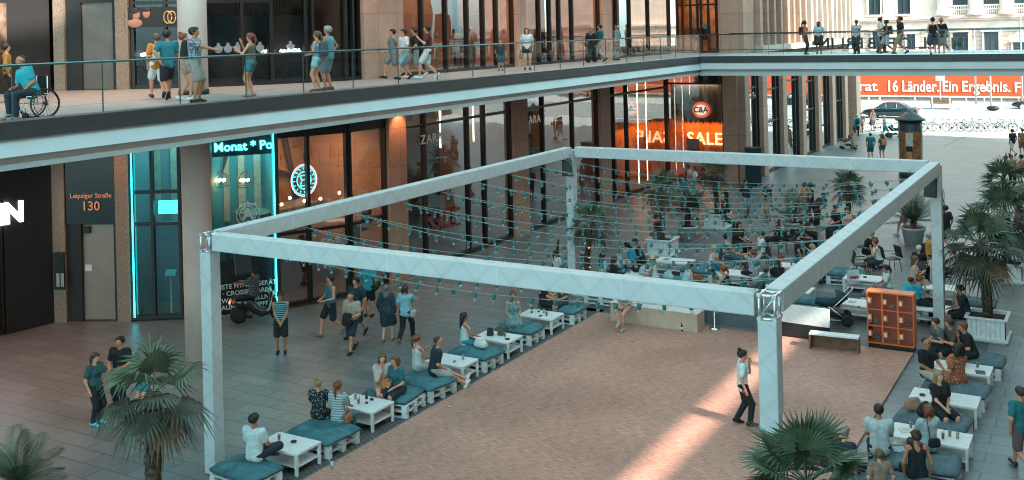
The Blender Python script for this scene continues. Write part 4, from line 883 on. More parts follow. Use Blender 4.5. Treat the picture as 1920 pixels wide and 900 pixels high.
def pinnate_crown(R_,rnd,nleaf=22,droop=1.0,spike=.0):
    mb=MB()
    for i in range(nleaf):
        az=i*2.39996+rnd.uniform(-.25,.25); f=i/nleaf; el=R(85-85*f**.8)+rnd.uniform(-.1,.1); mi=1 if f<.4 else 0
        if f>.85: mi=2
        D=Vector((math.cos(az)*math.cos(el),math.sin(az)*math.cos(el),math.sin(el))); S=Vector((-math.sin(az),math.cos(az),0)); L=R_*rnd.uniform(.9,1.2); pts=[]
        for k in range(13):
            t=k/12; pts.append(D*L*t+Vector((0,0,-droop*.42*L*t*t*math.cos(el)))+Vector((math.cos(az),math.sin(az),0))*.12*L*t*t)
        mb.tube(pts,[.012-.009*k/12 for k in range(13)],4,mi,False)
        for k in range(2,13):
            for q in range(3):
                t=(k-1+q/3)/12; p=pts[k-1].lerp(pts[k],q/3); T=(pts[k]-pts[k-1]).normalized(); N=T.cross(S); ll=L*.36*math.sin(PI*min(1,t*.9+.12))**.6
                for s_ in (-1,1):
                    d=(T*.6+S*s_*.85+N*-.2+Vector((0,0,.22))).normalized(); e=p+d*ll+Vector((0,0,-.1*ll)); w_=T*.008*(R_+.3)
                    mb.add([p-w_*.4,p+d*ll*.4-w_,e,p+d*ll*.4+w_],[(0,1,2,3)],mi)
    return mb
def palm(loc,base,h_,R_,kind,label,seed=1,lean=(0,0),r=.11,droop=1.,nleaf=None,lights=False,blades=20,wide=.04):
    rnd=random.Random(seed); t=thing('fan_palm' if kind=='fan' else 'feather_palm',(loc[0],loc[1],base),0,label,'palm tree','potted palms on the plaza')
    trunk_mesh(h_,r,lean).build('trunk',TRK,t)
    cr=(fan_crown(R_,rnd,nleaf or 22,droop,blades,wide) if kind=='fan' else pinnate_crown(R_,rnd,nleaf or 24,droop))
    o=cr.build('crown',[LEAFD,LEAFG,LEAFB],t); o.location=(lean[0],lean[1],h_)
    if lights:
        mb=MB(); pts=[]
        for k in range(60):
            a=k*.5; z=.2+(h_-.35)*k/60; pts.append((math.cos(a)*(r*1.35)+lean[0]*(z/h_)**2,math.sin(a)*(r*1.35)+lean[1]*(z/h_)**2,z))
        mb.tube(pts,.004,4,0)
        for p in pts[::4]: mb.box(p,(.014,.014,.014),mi=1)
        mb.build('fairy_lights',[BLACKM,emis('tiny warm light',(1,.45,.15),3)],t)
    return t
def crown_z(py,loc,px):
    d=ray(px,py); k=math.hypot(loc[0],loc[1])/math.hypot(d[0],d[1]); return CH+d[2]*k
def palmat(loc,px,py,base,R_,kind,label,**k):
    z=crown_z(py,loc,px); d=ray(px,py); kk=math.hypot(loc[0],loc[1])/math.hypot(d[0],d[1])
    palm(loc,base,z-base,R_,kind,label,lean=((d[0]*kk-loc[0]),(d[1]*kk-loc[1])),**k)
L1=G(290,1022); palmat(L1,288,738,.5,1.2,'fan','large fan palm with drooping leaves in the left foreground',seed=3,droop=1.35,nleaf=14,lights=False,r=.13,blades=22,wide=.05)
boxplanter(0,0,'white plank planter under the left foreground palm',loc=L1,w_=.9,h_=.6)
L2=G(1512,1390); palmat(L2,1512,905,.5,1.02,'fan','dense fan palm filling the bottom right foreground',seed=8,droop=.35,nleaf=26,r=.12,blades=26,wide=.05)
boxplanter(0,0,'white plank planter under the bottom right palm',loc=L2,w_=.9,h_=.6)
L3=G(38,1035); palmat(L3,36,905,.5,.85,'feather','feather palm just reaching into the bottom left corner',seed=5,droop=.9)
_t=thing('round_pot',(*L3,0),0,'white round pot of the bottom left feather palm','plant pot','white round plant pots'); MB().lathe([(.3,0),(.4,.5),(.42,.55),(.38,.55),(.37,.48)],n=24).build('pot',MATS['white pot'],_t); soil(_t,.37,None,.5)
palmat(PA,1108,418,.4,.98,'fan','fan palm with a fairy light trunk left of the far left truss post',seed=11,droop=1.1,lights=True,r=.09)
palmat(PB,1240,352,.6,1.05,'fan','fan palm growing beside the woman sitting on the planter rim',seed=12,droop=1.2,r=.09)
palmat(PC,1292,392,.58,1.15,'feather','bushy dark palm in the round pot near the patterned shirt man',seed=13,droop=.8,nleaf=30)
palmat(PDD,1338,322,.6,1.05,'fan','tall fan palm crossing the far truss beam',seed=14,droop=.9,r=.10)
palmat(PE,1487,412,.56,1.35,'feather','spreading feather palm with long upright leaves',seed=15,droop=.25,nleaf=16)
palmat(PF,1591,348,.6,.95,'fan','fan palm with brown trunk behind the two sunbathers',seed=16,droop=.8,r=.10,nleaf=34)
palmat(PG,1713,415,.6,1.15,'feather','feather palm in the pot right of the truss beam',seed=17,droop=.5,nleaf=26)
palmat(PH,1838,458,.6,1.38,'fan','big fan palm at the right edge of the dance floor rows',seed=18,droop=1.0,nleaf=24,lights=False,r=.13,blades=24,wide=.045)
palmat(PI_,1885,400,.6,1.55,'fan','second fan palm of the right hand palm row',seed=19,droop=.9,nleaf=24,wide=.045)
palmat(PJ,1882,340,.6,1.35,'fan','farthest fan palm of the right hand palm row',seed=20,droop=.7,nleaf=24,wide=.045)
# ================================================================== BICYCLES
BK=mat('bicycle steel',(.06,.065,.07),.35,.6,0)
def ring(mb,c,r,tr,mi=0,n=24,ax='x'):
    pts=[]
    for k in range(n+1): a=2*PI*k/n; pts.append((c[0]+r*math.cos(a),c[1],c[2]+r*math.sin(a)))
    mb.tube(pts,tr,5,mi,False)
def bicycle(loc,rz,label,cm,first=[None]):
    if first[0] is None:
        t=thing('bicycle',loc,rz,label,'bicycle','bicycles parked along the street')
        mb=MB(); r=.33
        A=(-.52,0,.34);B=(.52,0,.34); BB=(-.05,0,.30); ST=(-.20,0,.78); HD=(.36,0,.80)
        for p,q in ((A,BB),(A,ST),(BB,ST),(BB,HD),(ST,HD),(HD,B)): mb.tube([p,q],.017,6)
        mb.build('frame',cm,t)
        for c in (A,B):
            mb=MB(); ring(mb,(0,0,0),.335,.018); 
            for k in range(8): a=PI*k/8; mb.tube([(.33*math.cos(a),0,.33*math.sin(a)),(-.33*math.cos(a),0,-.33*math.sin(a))],.0035,3)
            mb.build('wheel',RUBBER,t,loc=c)
        mb=MB(); mb.tube([HD,(.33,0,.98)],.014,6); mb.tube([(.28,-.28,1.0),(.38,-.1,.99),(.38,.1,.99),(.28,.28,1.0)],.013,6); mb.build('handlebar',BK,t)
        mb=MB(); mb.tube([ST,(-.23,0,.93)],.014,6); mb.tube([(-.36,0,.95),(-.25,0,.955),(-.10,0,.95)],[.07,.05,.018],8,flat=.4); mb.build('saddle',BLACKM,t)
        mb=MB(); mb.tube([(-.05,-.09,.30),(-.05,.09,.30)],.012,5); mb.tube([(-.05,.09,.30),(-.02,.09,.14)],.01,5); mb.tube([(-.05,-.09,.30),(-.08,-.09,.46)],.01,5); mb.lathe([(.09,-.004),(.09,.004)],(-.05,-.06,.30),14,T=Matrix.Rotation(PI/2,4,'X')); mb.build('crank',BK,t)
        first[0]=t
    else:
        t=copy_tree(first[0]); t.location=loc; t.rotation_euler=(0,0,rz); t['label']=label
        for ch in t.children:
            if ch.name.startswith('frame'): ch.data=ch.data.copy(); ch.data.materials[0]=cm
    return t
bcols=[((.5,.5,.5),'silver'),((.03,.03,.035),'black'),((.05,.12,.16),'petrol'),((.35,.36,.34),'grey')]
bxs=[1696,1718,1742,1762,1786,1800,1815,1830,1848,1866,1886,1912,1652,1640]
for k,px in enumerate(bxs):
    x,y=G(px,246+(k%3)); c,nm=bcols[k%4]; m=mat(nm+' bicycle frame',c,.4,.3,0)
    lab=['silver bicycle nearest the advertising column, facing left','black bicycle second from the advertising column','petrol bicycle third from the advertising column','grey bicycle fourth from the advertising column','silver bicycle in the middle of the street rack','black bicycle in the middle of the street rack, leaning','petrol bicycle in the middle of the rack beside a black one','grey bicycle right of the petrol one','silver bicycle standing slightly apart on the right','black bicycle with pale rims on the right of the rack','petrol bicycle left of the man in white shorts','grey bicycle behind the man in white shorts','silver bicycle behind the woman in the dark dress','black bicycle behind the turquoise shirted pedestrian'][k]
    t=bicycle((x,y,.01),(PI if k%2 else 0)+random.uniform(-.25,.25),lab,m); t.rotation_euler[0]=random.uniform(-.06,.06)
# ================================================================== CARS
def car(loc,rz,label,paint,L=4.85,W=1.84):
    t=thing('parked_car' if False else 'car',loc,rz,label,'car','dark cars on the road')
    # stations along the length (x: rear - , front +): z of sill, belt, width factor
    st=[(-2.42,.42,.74,.80),(-2.36,.34,.92,.90),(-2.0,.30,.98,.97),(-1.2,.24,.97,1),(0,.22,.93,1),(1.1,.24,.90,1),(1.9,.28,.82,.96),(2.3,.34,.70,.88),(2.42,.42,.58,.76)]
    mb=MB(); vs=[];fs=[]; ring_=10
    for x,z0,z1,wf in st:
        w_=W/2*wf
        pr=[(-w_*.86,z0),(-w_,z0+.12),(-w_*1.0,z0+(z1-z0)*.6),(-w_*.95,z1-.03),(-w_*.80,z1),(w_*.80,z1),(w_*.95,z1-.03),(w_,z0+(z1-z0)*.6),(w_,z0+.12),(w_*.86,z0)]
        vs+=[(x,a,b) for a,b in pr]
    for i in range(len(st)-1):
        for k in range(ring_): fs.append((i*ring_+k,(i+1)*ring_+k,(i+1)*ring_+(k+1)%ring_,i*ring_+(k+1)%ring_))
    fs.append(tuple(range(ring_))); fs.append(tuple((len(st)-1)*ring_+k for k in range(ring_))[::-1]); mb.add(vs,fs,0,True)
    mb.build('body',paint,t,bevel=.02)
    # roof and glasshouse
    gh=[(-1.75,.95,.72),(-1.05,1.34,.62),(-.55,1.44,.60),(.15,1.45,.60),(.62,1.36,.61),(1.25,.90,.70)]
    mb=MB(); vs=[];fs=[]
    for x,z,hw in gh: vs+=[(x,-hw,z),(x,hw,z),(x,-W/2*.90,.90),(x,W/2*.90,.90)]
    for i in range(len(gh)-1):
        a=i*4;b=a+4; fs.append((a,b,b+1,a+1))
    mb.add(vs,fs,0,True)
    r_=mb.build('roof',paint,t); 
    mgl=mat('dark car glass',(.03,.07,.09),.06,.2,0)
    for s_ in (0,1):
        g=MB(); n_=len(gh); q=[vs[i*4+s_] for i in range(n_)]+[vs[i*4+s_+2] for i in range(n_)]
        for i in range(n_-1): f=(i,i+1,i+1+n_,i+n_); g.v=g.v or q; g.f.append(f if s_==0 else f[::-1]); g.m.append(0); g.sm.append(False)
        g.build('side_window',mgl,t)
    o=.008
    for i in (0,len(gh)-2): a=i*4; g=MB(); g.add([tuple(Vector(vs[k])+Vector((0,0,o))) for k in (a,a+4,a+5,a+1)],[(0,1,2,3)]); g.build('windscreen',mgl,t)
    mb=MB()
    for s_ in (-1,1):
        for x,z in ((-.62,1.40),(.30,1.40)): mb.tube([(x,s_*.63,z),(x-.05,s_*.84,.92)],.025,5)
        mb.tube([(-1.75,s_*.83,.94),(1.2,s_*.85,.91)],.012,5)
    mb.build('trim',CHROME,t)
    for x in (-1.42,1.45):
        for s_ in (-1,1):
            mb=MB(); T=Matrix.Rotation(PI/2,4,'X'); mb.lathe([(.20,-.11),(.31,-.11),(.33,-.08),(.33,.08),(.31,.11),(.20,.11)],(0,0,0),24,T=T); wh=mb.build('wheel',RUBBER,t,loc=(x,s_*W/2*.93,.33))
            mb=MB(); mb.lathe([(.0001,.118*s_*-1),(.21,.115*s_*-1),(.22,.10*s_*-1)],(0,0,0),20,T=T)
            for k in range(7): a=2*PI*k/7; mb.tube([(0,s_*.12,0),(.2*math.cos(a),s_*.12,.2*math.sin(a))],.018,5)
            mb.build('rim',ALU,wh)
            mb=MB(); mb.lathe([(.37,-.02),(.37,.02)],(x,s_*W/2*.95,.34),24,T=T); mb.build('wheel_arch',BLACKM,t)
    for s_ in (-1,1):
        mb=MB(); mb.box((-2.37,s_*.62,.76),(.08,.36,.16)); mb.build('tail_light',mat('tail light red',(.5,.08,.05),.2),t)
        mb=MB(); mb.box((2.28,s_*.58,.62),(.16,.34,.12)); mb.build('headlight',mat('headlight glass',(.7,.72,.75),.1),t)
        mb=MB(); mb.tube([(.75,s_*.86,.95),(.72,s_*1.02,.98),(.62,s_*1.02,.98)],[.03,.07,.05],8); mb.build('wing_mirror',paint,t)
    mb=MB(); mb.box((-2.43,0,.60),(.02,.5,.11)); mb.build('number_plate',WHITE,t)
    return t
PNT=mat('dark petrol car paint',(.012,.035,.045),.18,.5,0,coat=1)
x,y=G(1668,222); car((x,y+.6,.01),PI,'dark blue saloon car driving left on the sunlit road',PNT)
x,y=G(1950,206); car((x,y,.01),PI,'dark car cut off by the right edge of the picture',mat('black car paint',(.015,.015,.018),.2,.4,0,coat=1))
x,y=G(1180,195); 
# street posts, bollards, sign, bench across the street
for k,px in enumerate((1629,1650,1716,1748,1781,1812,1846,1878,1910)):
    x,y=G(px,206); MB().lathe([(.06,0),(.06,1.0),(.08,1.02),(.08,1.12),(.0001,1.16)],n=10).build('bollard',WHITE,loc=(x,y,.12),label='pale slim bollard on the far pavement, %s from the left'%['first','second','third','fourth','fifth','sixth','seventh','eighth','ninth'][k],cat='bollard',group='bollards along the far pavement')
for px,py0,h_,lab in ((1830,197,8,'grey lamp post before the hoarding, between Ein and its neighbour word'),(1858,200,5.2,'thin white pole in front of the hoarding'),(1917,200,9,'grey lamp post at the right picture edge')):
    x,y=G(px,py0); MB().lathe([(.10,0),(.07,h_)],n=10).build('street_pole',mat('galvanised pole',(.35,.35,.34),.5,.3,0),loc=(x,y,.1),label=lab.replace('before the hoarding, between Ein and its neighbour word','standing before the orange hoarding'),cat='pole')
x,y=G(1764,202); t=thing('street_sign',(x,y,.1),0,'tall white rounded sign on a thin pole before the orange hoarding','sign'); MB().lathe([(.05,0),(.05,2.9)],n=8).build('pole',ALU,t); mb=MB(); mb.bx(-.42,.42,-.05,.05,2.6,6.0); mb.build('panel',WHITE,t,bevel=.04)
x,y=G(1764,205); t=thing('street_bench',(x,y,.12),0,'dark slatted bench at the foot of the white sign','bench')
mb=MB(); mb.bx(-1,1,-.25,.25,.42,.48); mb.build('seat',WOOD,t); mb=MB(); mb.bx(-1,1,.2,.26,.5,.85); mb.build('backrest',WOOD,t)
for a in (-.85,.85): mb=MB(); mb.bx(a-.04,a+.04,-.22,.22,0,.42); mb.build('leg',BLACKM,t)
x,y=G(1862,208); mb=MB(); mb.ball((0,0,.15),.5,10,sc=(1.2,.6,.5)); mb.build('dark_bundle',BLACKM,loc=(x,y,.12),label='low dark bundle lying on the far pavement',cat='bundle')
# ================================================================== PUSHCHAIRS
def pram(loc,rz,label,cloth,hooded=True):
    t=thing('pushchair',loc,rz,label,'pushchair')
    mb=MB()
    for s_ in (-1,1): mb.tube([(-.5,s_*.27,1.02),(-.1,s_*.27,.62),(.42,s_*.24,.16)],.017,6); mb.tube([(.12,s_*.27,.55),(-.38,s_*.30,.17)],.017,6); mb.tube([(-.38,s_*.30,.17),(.42,s_*.24,.16)],.014,6)
    mb.tube([(-.5,-.27,1.02),(-.56,-.1,1.06),(-.56,.1,1.06),(-.5,.27,1.02)],.018,6); mb.build('frame',ALU,t)
    mb=MB(); mb.tube([(-.30,0,.72),(-.1,0,.62),(.2,0,.60),(.48,0,.66)],[.10,.17,.18,.12],14,flat=.8); mb.build('carry_cot',cloth,t)
    if hooded:
        mb=MB(); vs=[];fs=[];n=8
        for i in range(n+1):
            a=R(10+i*95/n)
            for k in range(9): b=PI*k/8; vs.append((-.14+.30*math.cos(b)*0-.30*math.cos(a)*math.sin(b)*1.0,.26*math.cos(b),.68+.30*math.sin(a)*math.sin(b)))
        for i in range(n):
            for k in range(8): fs.append((i*9+k,i*9+k+1,(i+1)*9+k+1,(i+1)*9+k))
        mb.add(vs,fs,0,True); mb.build('hood',cloth,t)
    mb=MB(); mb.bx(-.32,.2,-.2,.2,.22,.36); mb.build('basket',BLACKM,t,bevel=.03)
    for x,r,w_ in ((-.38,.165,.32),(.42,.105,.24)):
        for s_ in (-1,1):
            T=Matrix.Rotation(PI/2,4,'X'); mb=MB(); mb.lathe([(r*.7,-.022),(r,-.022),(r,.022),(r*.7,.022)],(0,0,0),20,T=T); wh=mb.build('wheel',RUBBER,t,loc=(x,s_*w_,r))
            mb=MB()
            for k in range(6): a=2*PI*k/6; mb.tube([(0,0,0),(r*.75*math.cos(a),0,r*.75*math.sin(a))],.011,5)
            ring(mb,(0,0,0),r*.72,.01); mb.build('rim',ALU,wh)
    return t
pram((*G(1562,606),0),YAW+PI-.25,'large dark pushchair with spoked wheels parked between white tables',mat('dark petrol pram cloth',(.012,.045,.055),.8))
pram((*G(1590,279),0),YAW+PI,'brown pushchair pushed by the woman in the pink dress',mat('brown pram cloth',(.20,.11,.075),.8))
pram((*G(1676,258),0),YAW+.0,'black pushchair with flat cot behind the advertising column',BLACKM)
# ================================================================== SCOOTER
def scooter(loc,rz):
    t=thing('motor_scooter',loc,rz,'black motor scooter with orange tail light standing by the fitness window','scooter')
    mb=MB(); mb.tube([(-.72,0,.62),(-.5,0,.66),(-.2,0,.60),(-.05,0,.42),(.15,0,.30),(.38,0,.34),(.48,0,.60),(.42,0,.92)],[.07,.17,.18,.16,.15,.15,.14,.08],12); mb.build('body',mat('black scooter paint',(.012,.012,.014),.15,.2,0,coat=1),t)
    mb=MB(); mb.tube([(-.70,0,.80),(-.35,0,.82),(-.05,0,.76)],[.10,.15,.10],10,flat=.5); mb.build('seat',BLACKM,t)
    for x in (-.55,.66):
        T=Matrix.Rotation(PI/2,4,'X'); mb=MB(); mb.lathe([(.13,-.06),(.25,-.05),(.26,0),(.25,.05),(.13,.06)],(0,0,0),24,T=T); wh=mb.build('wheel',RUBBER,t,loc=(x,0,.26)); mb=MB(); mb.lathe([(.0001,-.04),(.13,-.05),(.13,.05),(.0001,.04)],(0,0,0),12,T=T); mb.build('rim',ALU,wh)
    mb=MB(); mb.tube([(.66,.07,.26),(.50,.05,.75),(.40,0,1.0)],.022,6); mb.tube([(.32,-.33,1.06),(.40,-.1,1.04),(.40,.1,1.04),(.32,.33,1.06)],.016,6); mb.build('handlebar',ALU,t)
    for s_ in (-1,1): mb=MB(); mb.tube([(.36,s_*.24,1.06),(.34,s_*.30,1.22)],.008,5); mb.box((.34,s_*.32,1.25),(.02,.12,.08)); mb.build('mirror',BLACKM,t)
    mb=MB(); mb.box((-.80,0,.66),(.04,.22,.06)); mb.build('tail_light',emis('orange tail light',(1,.25,.05),.5),t)
    mb=MB(); mb.box((.50,0,.86),(.05,.16,.12)); mb.build('headlight',MATS.get('headlight glass') or ALU,t)
scooter((*G(482,604),0),YAW+.2+PI*.0)
# ================================================================== WHEELCHAIR
wx,wy=G(62,222,ZU)
t=thing('wheelchair',(wx,wy,ZU),YAW+R(140)+PI/2,'wheelchair of the man in turquoise on the upper walkway','wheelchair')
mb=MB()
for s_ in (-1,1):
    mb.tube([(-.2,s_*.22,.85),(-.2,s_*.22,.45),(.22,s_*.22,.45),(.36,s_*.18,.14),(.48,s_*.14,.12)],.014,6); mb.tube([(-.2,s_*.22,.3),(.25,s_*.22,.3),(.25,s_*.22,.14)],.014,6); mb.tube([(-.2,s_*.22,.45),(-.2,s_*.22,.25)],.014,6)
mb.box((.46,0,.11),(.14,.3,.02)); mb.build('frame',ALU,t)
mb=MB(); mb.bx(-.2,.22,-.21,.21,.44,.48); mb.build('seat',BLACKM,t); mb=MB(); mb.bx(-.24,-.2,-.21,.21,.5,.84); mb.build('backrest',BLACKM,t)
for s_ in (-1,1):
    T=Matrix.Rotation(PI/2,4,'X'); mb=MB(); ring(mb,(0,0,0),.29,.018); ring(mb,(0,s_*.04,0),.25,.008)
    for k in range(9): a=PI*k/9; mb.tube([(.28*math.cos(a),0,.28*math.sin(a)),(-.28*math.cos(a),0,-.28*math.sin(a))],.003,3)
    mb.tube([(0,-.04,0),(0,.04,0)],.03,8); mb.build('wheel',BLACKM,t,loc=(-.12,s_*.28,.30))
    mb=MB(); mb.lathe([(.03,-.02),(.07,-.018),(.07,.018),(.03,.02)],(0,0,0),14,T=T); mb.build('caster',RUBBER,t,loc=(.25,s_*.22,.07))
# ================================================================== SIGNS AND SHOP DETAILS
WL=emis('white lit letters',(.9,.95,1),1.6)
# IN ... of the big mall name on the black fascia
q_=onx(44,397,-28.98); o=text('fascia_sign','MALL OF BERLIN',.84,(-28.98,q_[0],q_[1]),(0,1,0),WL,.04,.035,'RIGHT',label='white capital letters on the black fascia at the far left',cat='sign')
def onseg(px,py,a,b,dist=0.):
    """point where the sight ray meets the upright plane through FP[a], FP[b], shifted out by dist"""
    A=Vector((*FP[a],0));B=Vector((*FP[b],0)); d=B-A; n_=Vector((d.y,-d.x,0)).normalized(); A=A+n_*dist; r=Vector(ray(px,py)); t=(A.dot(n_))/(r.dot(n_)); p=r*t; return (p.x,p.y,p.z+CH),d.normalized()
OL=mat('orange vinyl letters',(.45,.20,.09),.5,0,0,emit=(.5,.2,.08),estr=.08)
c,dv=onseg(170,367,2,3,.10); text('door_sign','Leipziger Straße',.205,c,dv,OL,.006,.002,label='orange street name lettering above the grey door',cat='sign')
c,dv=onseg(170,387,2,3,.10); text('house_number','130',.40,c,dv,OL,.006,.004,label='large orange house number 130 above the grey door',cat='sign')
c,dv=onseg(166,502,2,3,-.10); mb=MB(); mb.box((0,0,0),(.22,.01,.2),math.atan2(dv.y,dv.x)); mb.build('door_notice',WHITE,loc=c,label='small white notice taped on the grey door',cat='notice')
c,dv=onseg(163,431,2,3,-.06); mb=MB(); mb.box((0,0,0),(.2,.05,.22),math.atan2(dv.y,dv.x)); mb.build('door_lamp',BLACKM,loc=c,label='small dark box at the upper corner of the grey door',cat='lamp')
c,dv=onseg(113,525,2,3,.34); mb=MB()
for q in (-.07,.07): mb.box((q*dv.x,q*dv.y,0),(.10,.02,.42),math.atan2(dv.y,dv.x))
mb.build('intercom_plate',mat('brushed steel plate',(.35,.36,.37),.4,.5,.05),loc=c,label='pair of steel letterbox plates on the tiled pillar',cat='intercom')
# neon news ticker
NB=mat('ticker board',(.005,.05,.06),.4)
c0,dv=onseg(392,312,4,5,-.35); c1,_=onseg(508,296,4,5,-.35); L=math.dist(c0[:2],c1[:2])
tk=thing('neon_ticker',((c0[0]+c1[0])/2,(c0[1]+c1[1])/2,5.28),math.atan2(dv.y,dv.x),'cyan lit ticker sign behind the fitness window','sign')
mb=MB(); mb.box((0,.03,0),(L+.3,.05,.62)); mb.build('board',NB,tk)
text('ticker_text','n Monat * Po',.40,(-.05,-.02,-.02),(1,0,0),emis('cyan ticker letters',(.08,.8,.9),2.2),.008,.006,parent=tk)
# fitness window lettering
c,dv=onseg(445,555,4,5,.06)
VT=mat('pale vinyl letters',(.80,.84,.84),.6,0,0)
for k,s_ in enumerate(('MODERNSTE FITNESSGERÄTE','KURSE · CROSSFIT-AREA','KLETTERWAND · WELLNESS','POOL · SAUNA · DAMPFBAD','DACHTERRASSE')):
    q,_=onseg(445,536+k*13.,4,5,.06); text('window_text',s_,.20,q,dv,VT,.003,.004,label='pale %s line of capitals on the fitness window'%('first','second','third','fourth','fifth')[k],cat='lettering',group='lettering on the fitness window')
q,dv=onseg(465,402,4,5,.05); lg=thing('window_emblem',q,math.atan2(dv.y,dv.x),'round pale emblem with star and capital A on the fitness window','emblem')
mb=MB(); ringp=[(.36*math.cos(a),0,.36*math.sin(a)) for a in [k*PI/12 for k in range(25)]]; mb.tube(ringp,.012,5); mb.tube([(.26*math.cos(a),0,.26*math.sin(a)) for a in [k*PI/12 for k in range(25)]],.008,5)
st=[((.44 if k%2==0 else .2)*math.sin(k*PI/5),0,(.44 if k%2==0 else .2)*math.cos(k*PI/5)) for k in range(11)]; mb.tube(st,.010,4); mb.build('ring_and_star',VT,lg)
text('letter','A',.5,(0,-.01,0),(1,0,0),VT,.01,.02,parent=lg); text('word','ALL STAR',.13,(0,-.012,.31),(1,0,0),VT,.004,.003,parent=lg)
# chandeliers behind the fitness window
for px,py,lab in ((414,338,'left caged chandelier with glowing bulbs'),(459,338,'right caged chandelier with glowing bulbs')):
    q,_=onseg(px,py,4,5,-.9); t=thing('chandelier',(q[0],q[1],q[2]),0,lab+' behind the fitness window','chandelier','chandeliers behind the fitness window')
    mb=MB()
    for k in range(8): a=2*PI*k/8; mb.tube([(.03*math.cos(a),.03*math.sin(a),.3),(.24*math.cos(a),.24*math.sin(a),.12),(.22*math.cos(a),.22*math.sin(a),-.22)],.008,4)
    mb.tube([(0,0,.3),(0,0,.9)],.008,4); ringp=[(.24*math.cos(a),.24*math.sin(a),-.2) for a in [k*PI/8 for k in range(17)]]; mb.tube(ringp,.01,4); mb.build('cage',mat('rusty cage',(.10,.05,.03),.6,.4),t)
    for k in range(5): a=2*PI*k/5; mb=MB(); mb.ball((.12*math.cos(a),.12*math.sin(a),0),.045,8); mb.build('light_bulb',emis('warm lamp bulb',(1,.55,.22),14),t)
# posters at the fitness window
for px,py,c,lab in ((431,500,(.12,.3,.33),'small teal poster at the base of the fitness window'),(460,500,(.35,.33,.28),'small pale mountain poster at the fitness window')):
    q,dv=onseg(px,py,4,5,-.12); mb=MB(); mb.box((0,0,0),(.42,.01,.5),math.atan2(dv.y,dv.x)); mb.build('window_poster',mat('poster '+lab[:12],c,.6,0,.4,5),loc=q,label=lab,cat='poster')
# lit screen behind the neon glass + display stand
q,dv=onseg(316,388,3,4,-.6); mb=MB(); mb.box((0,0,0),(.62,.05,.42),math.atan2(dv.y,dv.x)); mb.build('wall_screen',mat('lit tv screen',(.05,.3,.35),.4,0,.4,3,emit=(.05,.55,.62),estr=.8),loc=q,label='lit turquoise screen behind the window left of the round column',cat='screen')
x,y=G(322,588); t=thing('display_stand',(x,y,0),YAW,'slim teal display stand in the doorway left of the round column','display stand'); mb=MB(); mb.lathe([(.18,0),(.18,.02),(.03,.04),(.03,1.25)],n=12); mb.build('pole',MATS['silver bicycle frame'],t); mb=MB(); mb.box((0,0,1.3),(.34,.03,.26),T=Matrix.Rotation(R(-50),4,'X')); mb.build('panel',mat('teal panel',(.15,.5,.52),.4),t)
# bar: round neon sign, lamps, mural ribbon, header script
q,dv=onseg(570,338,5,6,-.35); ns=thing('neon_bar_sign',q,math.atan2(dv.y,dv.x),'round cyan and pink neon sign hanging in the bar window','neon sign')
NE2=emis('cyan sign neon',(.03,.55,.75),1.8); NE3=emis('pink sign neon',(1,.45,.5),.8)
mb=MB(); C_=lambda r,n=24:[(r*.9*math.cos(k*2*PI/n),0,r*1.05*math.sin(k*2*PI/n)) for k in range(n+1)]
mb.tube(C_(.50),.018,5); mb.build('outer_ring',NE3,ns); mb=MB(); mb.tube(C_(.45),.012,5); mb.tube(C_(.27),.018,5)
mb.tube([(-.13,0,.16),(.13,0,.16),(.08,0,.0),(.13,0,-.18),(-.13,0,-.18),(-.08,0,0),(-.13,0,.16)],.02,5); mb.tube([(-.10,0,.02),(.10,0,.02)],.02,5)
for k in range(16): a=2*PI*k/16; mb.tube([(.31*math.cos(a),0,.36*math.sin(a)),(.40*math.cos(a+.07),0,.42*math.sin(a+.07))],.012,4)
mb.build('inner_neon',NE2,ns)
MUR=mat('rust red mural ribbon',(.40,.09,.03),.7,0,.2,2); MUW=mat('pale mural lettering',(.6,.45,.33),.7)
mu=thing('wall_mural',(-26.05,27,3),0,'painted mural with a rust red ribbon and rifle on the bar wall','mural')
mb=MB(); mb.tube([(.03,-2.2,1.6),(.03,-1.6,2.1),(.03,-1.1,1.5),(.03,-.5,1.9),(.03,.1,1.3),(.03,.7,1.0),(.03,1.4,.8)],[.12,.2,.22,.25,.26,.25,.22],6,flat=.2); mb.build('ribbon',MUR,mu)
mb=MB(); mb.tube([(.05,-2.3,.9),(.05,-1.3,2.7)],[.2,.16],5,flat=.3); mb.tube([(.05,.9,3.0),(.05,1.7,-.2)],[.12,.16],5,flat=.3); mb.build('dark_shapes',mat('dark mural paint',(.06,.03,.02),.7),mu)
text('mural_text','SURVEYORS WHISKY',.24,(.1,.1,1.25),(0,1,-.35),MUW,.004,.003,parent=mu)
mb=MB()
for k in range(7): mb.bx(-24.6,-24.3,25.0+k*.55,25.35+k*.55,2.9,3.25)
for k,(yy_,zz_) in enumerate(((25.3,3.3),(25.7,3.45),(26.4,3.25),(27.2,3.2),(28.2,3.25))):
    t=thing('pendant_lamp',(-23.6,yy_,zz_),0,'glowing pendant lamp over the bar counter, %s from the left'%('first','second','third','fourth','fifth')[k],'lamp','pendant lamps over the bar counter'); MB().ball((0,0,0),.05,8).build('glow_bulb',emis('warm pendant',(1,.6,.3),12),t); MB().tube([(0,0,.05),(0,0,1.6)],.006,4).build('cord',BLACKM,t)
bc=thing('bar_counter',(-24.8,27,0),0,'dark bar counter with shelves of bottles behind the bar window','counter')
mb=MB(); mb.bx(-.3,.3,-1.9,1.9,0,1.05); mb.build('counter',WOOD,bc); mb=MB(); mb.bx(-.36,.36,-1.95,1.95,1.05,1.1); mb.build('top',BLACKM,bc)
mb=MB(); mb.bx(-.6,.5,-2,1.2,2.65,2.95); mb.build('canopy',mat('grey canopy',(.20,.17,.15),.7),bc)
